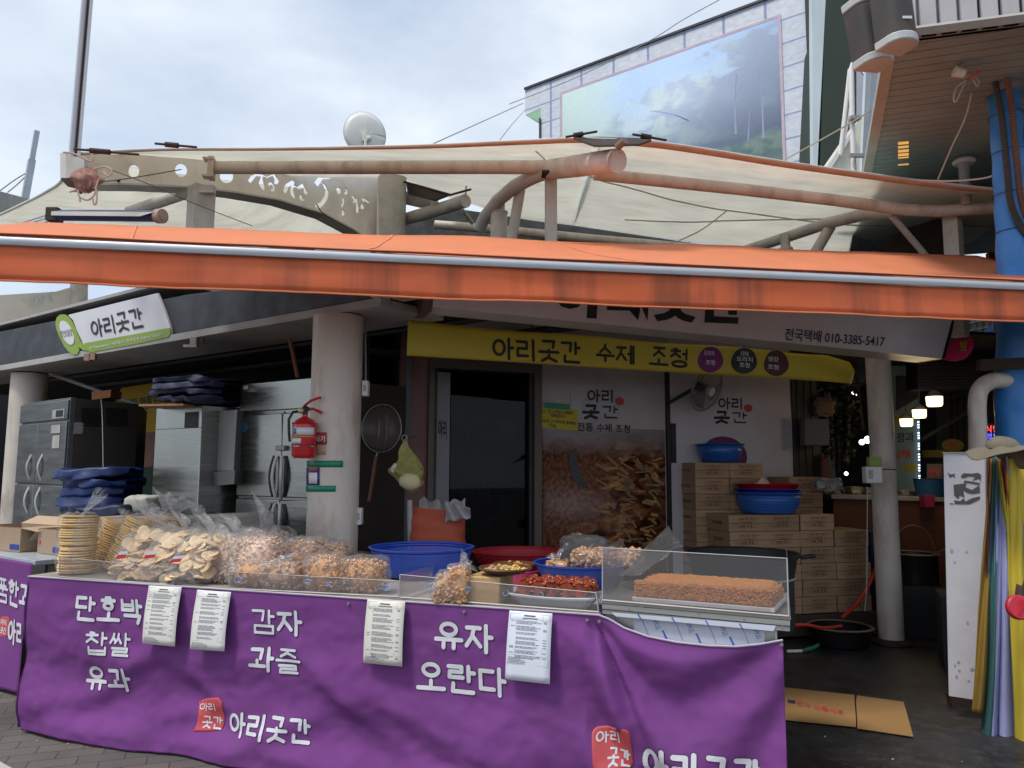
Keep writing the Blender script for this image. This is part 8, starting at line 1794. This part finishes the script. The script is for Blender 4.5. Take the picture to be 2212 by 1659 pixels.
o = thing('blue_bin', 'blue plastic bin on the counter beneath the white notice', 'bin', PY(2010, 1068, 8.2)); c = PY(2012, 1072, 8.2)
MB().lathe([(0, 0), (.14, 0), (.17, .18), (.18, .185)], c, 24).build('body', mat('bin_blue', srgb(34, 88, 140), .5), o)
# dark shutter panel and grid facade
o = thing('shutter_box', 'black ribbed shutter box across the lane above the lamps', 'shutter', PY(2050, 838, 8.0)); mb = MB()
for k in range(9): mb.prism(T3((1983, 784+k*6, 8.0), (2118, 784+k*6, 7.8), (2118, 789+k*6, 7.8), (1983, 789+k*6, 8.0)), Vector((0, .05, 0)))
mb.build('slats', mat('shutter_black', (.02, .022, .026), .5), o); MB().prism(T3((1983, 782, 8.06), (2118, 782, 7.86), (2118, 840, 7.86), (1983, 840, 8.06)), Vector((0, .25, 0))).build('housing', M_black, o)
GP2 = Plane(PY(2040, 700, 10.5), PY(2200, 700, 9.0))
o = thing('grid_facade', 'dim gridded facade with a yellow and blue diagonal band far down the lane', 'facade', GP2.hit(2040, 780))
poly_on(GP2, [(2020, 640), (2260, 640), (2260, 1300), (2020, 1300)], -.02, 'facade', mat('facade_dim', srgb(92, 94, 92), .7, var=.1), o, .05)
mb = MB()
for k in range(12): x = 2050+k*14; mb.tube([GP2.hit(x, 640), GP2.hit(x+4, 960)], .012, 4)
for k in range(11): mb.tube([GP2.hit(2030, 700+k*16+12), GP2.hit(2240, 700+k*16-28)], .012, 4)
mb.build('grid', mat('grid_dark', srgb(58, 60, 60), .6), o)
poly_on(GP2, [(2150, 716), (2150, 730), (2080, 788), (2050, 802), (2062, 790)], .02, 'yellow_band', mat('band_yellow', srgb(170, 150, 40), .6), o, .01)
poly_on(GP2, [(2150, 695), (2150, 714), (2062, 788), (2040, 800), (2100, 745)], .021, 'blue_band', mat('band_blue', srgb(24, 44, 96), .6), o, .01)
RP = Plane(PY(2040, 740, 7.4), PY(2110, 740, 7.2)); o = thing('round_sign', 'round magenta sign with a yellow glyph behind the end of the white sign', 'sign', RP.hit(2060, 775))
poly_on(RP, ring_poly(2058, 740, 46, 40, 0, 30), 0, 'disc', mat('magenta_sign', srgb(190, 40, 120), .5), o, .03); writing(RP, '밤', (2074, 736), (2090, 735), (2074, 758), mat('glyph_yellow', srgb(190, 160, 50), .6), o, .004, .03); writing(RP, '알', (2072, 712), (2088, 711), (2072, 730), M_inkp, o, .004, .02)
# neon sign
NN = Plane(PY(2120, 930, 7.6), PY(2165, 930, 7.5)); o = thing('neon_sign', 'small lit sign with red and blue glowing glyphs beside the bent pipe', 'sign', NN.hit(2126, 950))
poly_on(NN, [(2124, 915), (2164, 915), (2164, 950), (2124, 950)], 0, 'panel', M_black, o, .03)
writing(NN, '식당', (2128, 919), (2160, 919), (2128, 934), emit_mat('neon_red', (1, .06, .08), 1.6), o, .004, .0); writing(NN, '영업', (2128, 936), (2160, 936), (2128, 948), emit_mat('neon_blue', (.08, .1, 1), 1.8), o, .004, .0)
o = thing('yellow_board', 'yellow lettered board hanging low in the lane behind the lamps', 'sign', PY(2050, 968, 9.2)); BP9 = Plane(PY(2000, 960, 9.3), PY(2100, 960, 9.0))
poly_on(BP9, ring_poly(2058, 962, 24, 14, 0, 20), .0, 'oval', mat('oval_yellow', srgb(150, 126, 40), .6), o, .02); poly_on(BP9, [(1992, 972), (2040, 972), (2040, 988), (1992, 988)], .0, 'board', mat('oval_yellow', (0, 0, 0)), o, .02); writing(BP9, '국', (2050, 954), (2066, 954), (2050, 971), M_red, o, .004, .02)
# tubes and struts in the dark upper lane
for i, (x0, y0, x1, y1, Y) in enumerate(((1990, 950, 2110, 880, 9.0), (1845, 775, 1865, 930, 9.5), (1830, 1000, 1836, 800, 9.0), (1700, 850, 1860, 830, 9.3))):
    tag(MB().tube([PY(x0, y0, Y), PY(x1, y1, Y)], .025, 8).build('lane_strut', mat('strut', srgb(96, 94, 90), .6), org=PY(x0, y0, Y)), ('diagonal grey strut behind the three lamps', 'pale upright strut left of the slim column', 'second upright strut left of the slim column', 'level strut under the roof of the lane')[i], 'strut', 'steel struts in the dark lane')
# objects on the slim column
c = PY(1888, 997, 6.15); tag(MB().box(c, (.10, .06, .075)).build('timer_box', mat('lime_plastic', srgb(130, 150, 60), .5), org=c, bevel=.008), 'lime green rimmed timer box on the slim column', 'timer box')
tag(MB().box(c-Vector((-.004, .034, -.003)), (.07, .008, .05)).build('timer_screen', M_black, org=c), 'black screen of the lime green timer box', 'screen') if False else None
c = PY(1884, 1026, 6.12); o = thing('junction_box', 'white junction box with a hanging cable on the slim column', 'junction box', c); MB().box(c, (.13, .08, .13)).build('housing', M_white, o, bevel=.01); MB().box(c-Vector((.03, .045, -.005)), (.03, .01, .07)).build('cover', M_trim, o)
wire('cable', [(1874, 1052, 6.1), (1873, 1150, 6.1), (1872, 1260, 6.1), (1868, 1320, 6.15)], .004, mat('cord_pale', (0, 0, 0)), 'thin cable hanging from the junction box down in front of the cartons', 'cable')
cc_ = PZ(1926, 1392, 0); MBt = MB().tube([Vector((cc_.x+math.cos(a)*.102, cc_.y+math.sin(a)*.102, PY(1905, 1014, cc_.y).z)) for a in [k*math.pi/12 for k in range(25)]], .004, 6); tag(MBt.build('band_wire', M_wireb, org=cc_), 'black wire wound once round the slim column above the junction box', 'wire')
# ================================================================ right foreground
bl = Plane(PY(2038, 1200, 4.55), PY(2135, 1200, 4.45)); o = thing('metal_stand', 'tall white metal panel with peeled dark patches at the right', 'panel', bl.hit(2090, 1515))
C4 = [(2038, 979), (2127, 979), (2139, 1517), (2050, 1503)]
M_wp = mat('panel_white', srgb(206, 204, 208), .45, var=.03, dirt=.25, dcol=srgb(160, 158, 160), ds=5)
poly_on(bl, C4, 0, 'face', M_wp, o, .03)
poly_on(bl, [(2127.5, 979), (2132, 980), (2144, 1517), (2139.5, 1517)], -.002, 'side', M_trim, o, .10)
MB().prism([bl.w(*bl.loc(2036, 979), .01), bl.w(*bl.loc(2134, 979), .01), bl.w(*bl.loc(2134, 979), -.12), bl.w(*bl.loc(2036, 979), -.12)], Z*.006).build('top_cap', M_trim, o)
mpk = mat('peeled_grey', srgb(84, 80, 78), .7, var=.15, vs=30)
peel = [[(0, 0), (10, 10), (28, 6), (24, 14), (30, 24), (18, 16), (8, 24)], [(52, 12), (60, 4), (90, 6), (112, 2), (124, 10), (122, 40), (118, 26), (92, 34), (104, 20), (80, 16), (62, 24), (50, 22)], [(22, 52), (70, 46), (66, 62), (90, 74), (118, 54), (120, 84), (92, 90), (70, 84), (58, 74), (62, 104), (44, 96), (40, 112), (24, 96)], [(24, 116), (46, 120), (60, 108), (66, 122), (90, 108), (120, 100), (118, 112), (96, 124), (80, 132), (26, 132)], [(62, 34), (120, 44), (116, 52), (80, 44), (60, 44)], [(10, 128), (22, 130), (20, 133), (9, 132)]]
mb = MB()
for j, P_ in enumerate(peel): mb.prism([bl.w(*bl.loc(2047+x*.58, 1020+y*.52), .0035+j*.0002) for x, y in P_], -bl.n*.003)
mb.build('peeled_patches', mpk, o, smooth=False)
mb = MB(); rnd = random.Random(8)
for (x, y, w_) in ((2056, 1190, 5), (2062, 1214, 3), (2088, 1192, 3), (2090, 1345, 4), (2063, 1437, 3), (2070, 1430, 4), (2100, 1445, 6), (2117, 1440, 5), (2092, 1470, 3), (2110, 1475, 5), (2066, 1460, 4), (2072, 1448, 3)):
    mb.prism([bl.w(*bl.loc(x+w_*math.cos(t)*rnd.uniform(.5, 1), y+w_*1.3*math.sin(t)*rnd.uniform(.4, 1)), .003+.00003*x%7*.0001) for t in [k*.785 for k in range(8)]], -bl.n*.002)
mb.build('scuff_marks', mat('scuff', srgb(168, 164, 164), .7), o, smooth=False)
# folded parasol: long draped panels
o = thing('folded_parasol', 'folded parasol with long maroon, yellow, teal, red and lavender panels at the right edge', 'parasol', PY(2185, 1680, 4.2))
strips = [((2136, 990), (2140, 1500), 9, srgb(110, 40, 52)), ((2144, 990), (2112, 1540), 12, srgb(150, 120, 50)), ((2152, 988), (2138, 1640), 15, srgb(60, 104, 104)), ((2159, 985), (2152, 1650), 12, srgb(150, 155, 200)), ((2163, 984), (2190, 1700), 24, srgb(165, 168, 212)), ((2158, 985), (2204, 1290), 10, srgb(200, 180, 60)), ((2168, 984), (2212, 1290), 9, srgb(190, 70, 84)), ((2176, 984), (2230, 1250), 16, srgb(170, 166, 200)), ((2192, 990), (2262, 1700), 34, srgb(214, 190, 66)), ((2186, 990), (2225, 1700), 24, srgb(206, 184, 60))]
for i, ((x0, y0), (x1, y1), w_, c) in enumerate(strips):
    Y0 = 4.32-.012*i
    def f(u, v):
        x = x0+(x1-x0)*v**1.1; y = y0+(y1-y0)*v; ww = w_*(1.1+1.5*v); return PY(x+(u-.5)*ww+3*math.sin(v*7+i*1.7)*v, y, Y0+.02*math.cos(u*math.pi*2+v*5+i)-.03*math.sin(u*math.pi)-.015*math.sin(v*9+i))
    MB().grid(14, 50, f).build('panel', mat('pan%d' % i, c, .75, var=.08, vs=4, transl=.15), o, solid=.0015)
MB().tube(T3((2165, 975, 4.36), (2190, 1300, 4.38), (2200, 1700, 4.4)), .02, 10).build('pole', M_trim, o)
for (y, k) in ((1640, 0),): pass
c = PY(2200, 1312, 4.05); MBk = MB().lathe([(0, .016), (.055, .016), (.062, .008), (.062, -.012), (0, -.014)], c, 32, M=Matrix.Rotation(R(80), 3, 'X')).box(c+Vector((0, -.018, 0)), (.014, .014, .08), M=Matrix.Rotation(R(20), 3, 'Y'))
o = thing('crank_knob', 'round red knob in front of the yellow parasol panel at the right edge', 'knob', c); MBk.build('knob', mat('knob_red', srgb(196, 40, 60), .5), o, ang=30); MB().tube(T3((2200, 1305, 4.15), (2206, 1255, 4.2), (2212, 1230, 4.25)), .022, 8).build('shaft', M_rust, o)
# hat
c = PY(2168, 968, 4.1); o = thing('sun_hat', 'crumpled beige sun hat lying over the top of the folded parasol', 'hat', c)
def brim(u, v):
    th = u*2*math.pi; r = .055+.085*v; return c+Vector((math.cos(th)*r*1.25+.05*v*math.cos(th)*.3, math.sin(th)*r*.9, .004-.035*v*v-.03*v*math.sin(th*2+.7)-.055*v*max(0, math.cos(th-.3))+.006*math.sin(th*5)))
def crown(u, v):
    th = u*2*math.pi; ph = v*math.pi/2; return c+Vector((math.cos(th)*.075*math.cos(ph)*1.2-.02*v, math.sin(th)*.06*math.cos(ph), .062*math.sin(ph)+.006*noise.noise(Vector((math.cos(th)*3, math.sin(th)*3, v*3)))))
mh = mat('hat_beige', srgb(116, 108, 92), .85, var=.08, bump=.2, bs=60)
MB().grid(48, 10, brim).build('brim', mh, o, solid=.003); MB().grid(40, 12, crown).build('crown', mh, o)
# bent pipe
o = thing('bent_pipe', 'fat cream bent pipe emerging beside the blue wrapped pole', 'pipe', PY(2112, 985, 4.9))
P_ = T3((2112, 1000, 4.95), (2112, 930, 4.95), (2111, 870, 4.95), (2118, 840, 4.95), (2140, 824, 4.95), (2170, 822, 4.95), (2200, 824, 4.95)); MB().tube([smooth_pts(P_, i/40) for i in range(41)], .053, 24).build('pipe', M_post, o)
# dark lower board and corner behind the white panel
tag(MB().prism(T3((2052, 1500, 4.75), (2142, 1512, 4.75), (2122, 1578, 4.75), (2066, 1568, 4.75)), Vector((0, .05, 0))).build('brown_board', mat('board_brown', srgb(60, 34, 26), .7, var=.3), org=PY(2050, 1572, 4.7)), 'dark reddish brown board below the white metal panel', 'board')
simple_box('dark_crate', 'dark crate standing behind the white metal panel', 'crate', ((2030, 1290, 5.6), (2200, 1300, 5.4)), 0, None, .5, mat('crate_dark', srgb(34, 30, 30), .8))
tag(MB().prism(T3((2118, 776, 4.9), (2260, 770, 4.7), (2260, 792, 4.7), (2118, 800, 4.9)), Vector((0, .05, 0))).build('rusty_bracket', M_rust, org=PY(2118, 800, 4.9)), 'rusty brown bracket across the blue wrapped pole under the awning', 'bracket')
simple_box('round_signboard', 'dark red signboard edge behind the canopy end at the blue pole', 'sign', ((2136, 545, 6.4), (2180, 540, 6.4)), PY(2136, 600, 6.4).z, None, .05, mat('sign_dkred', srgb(96, 28, 22), .6))
bpy.data.objects.remove(bpy.data.objects['writing']) if 'writing' in bpy.data.objects else None
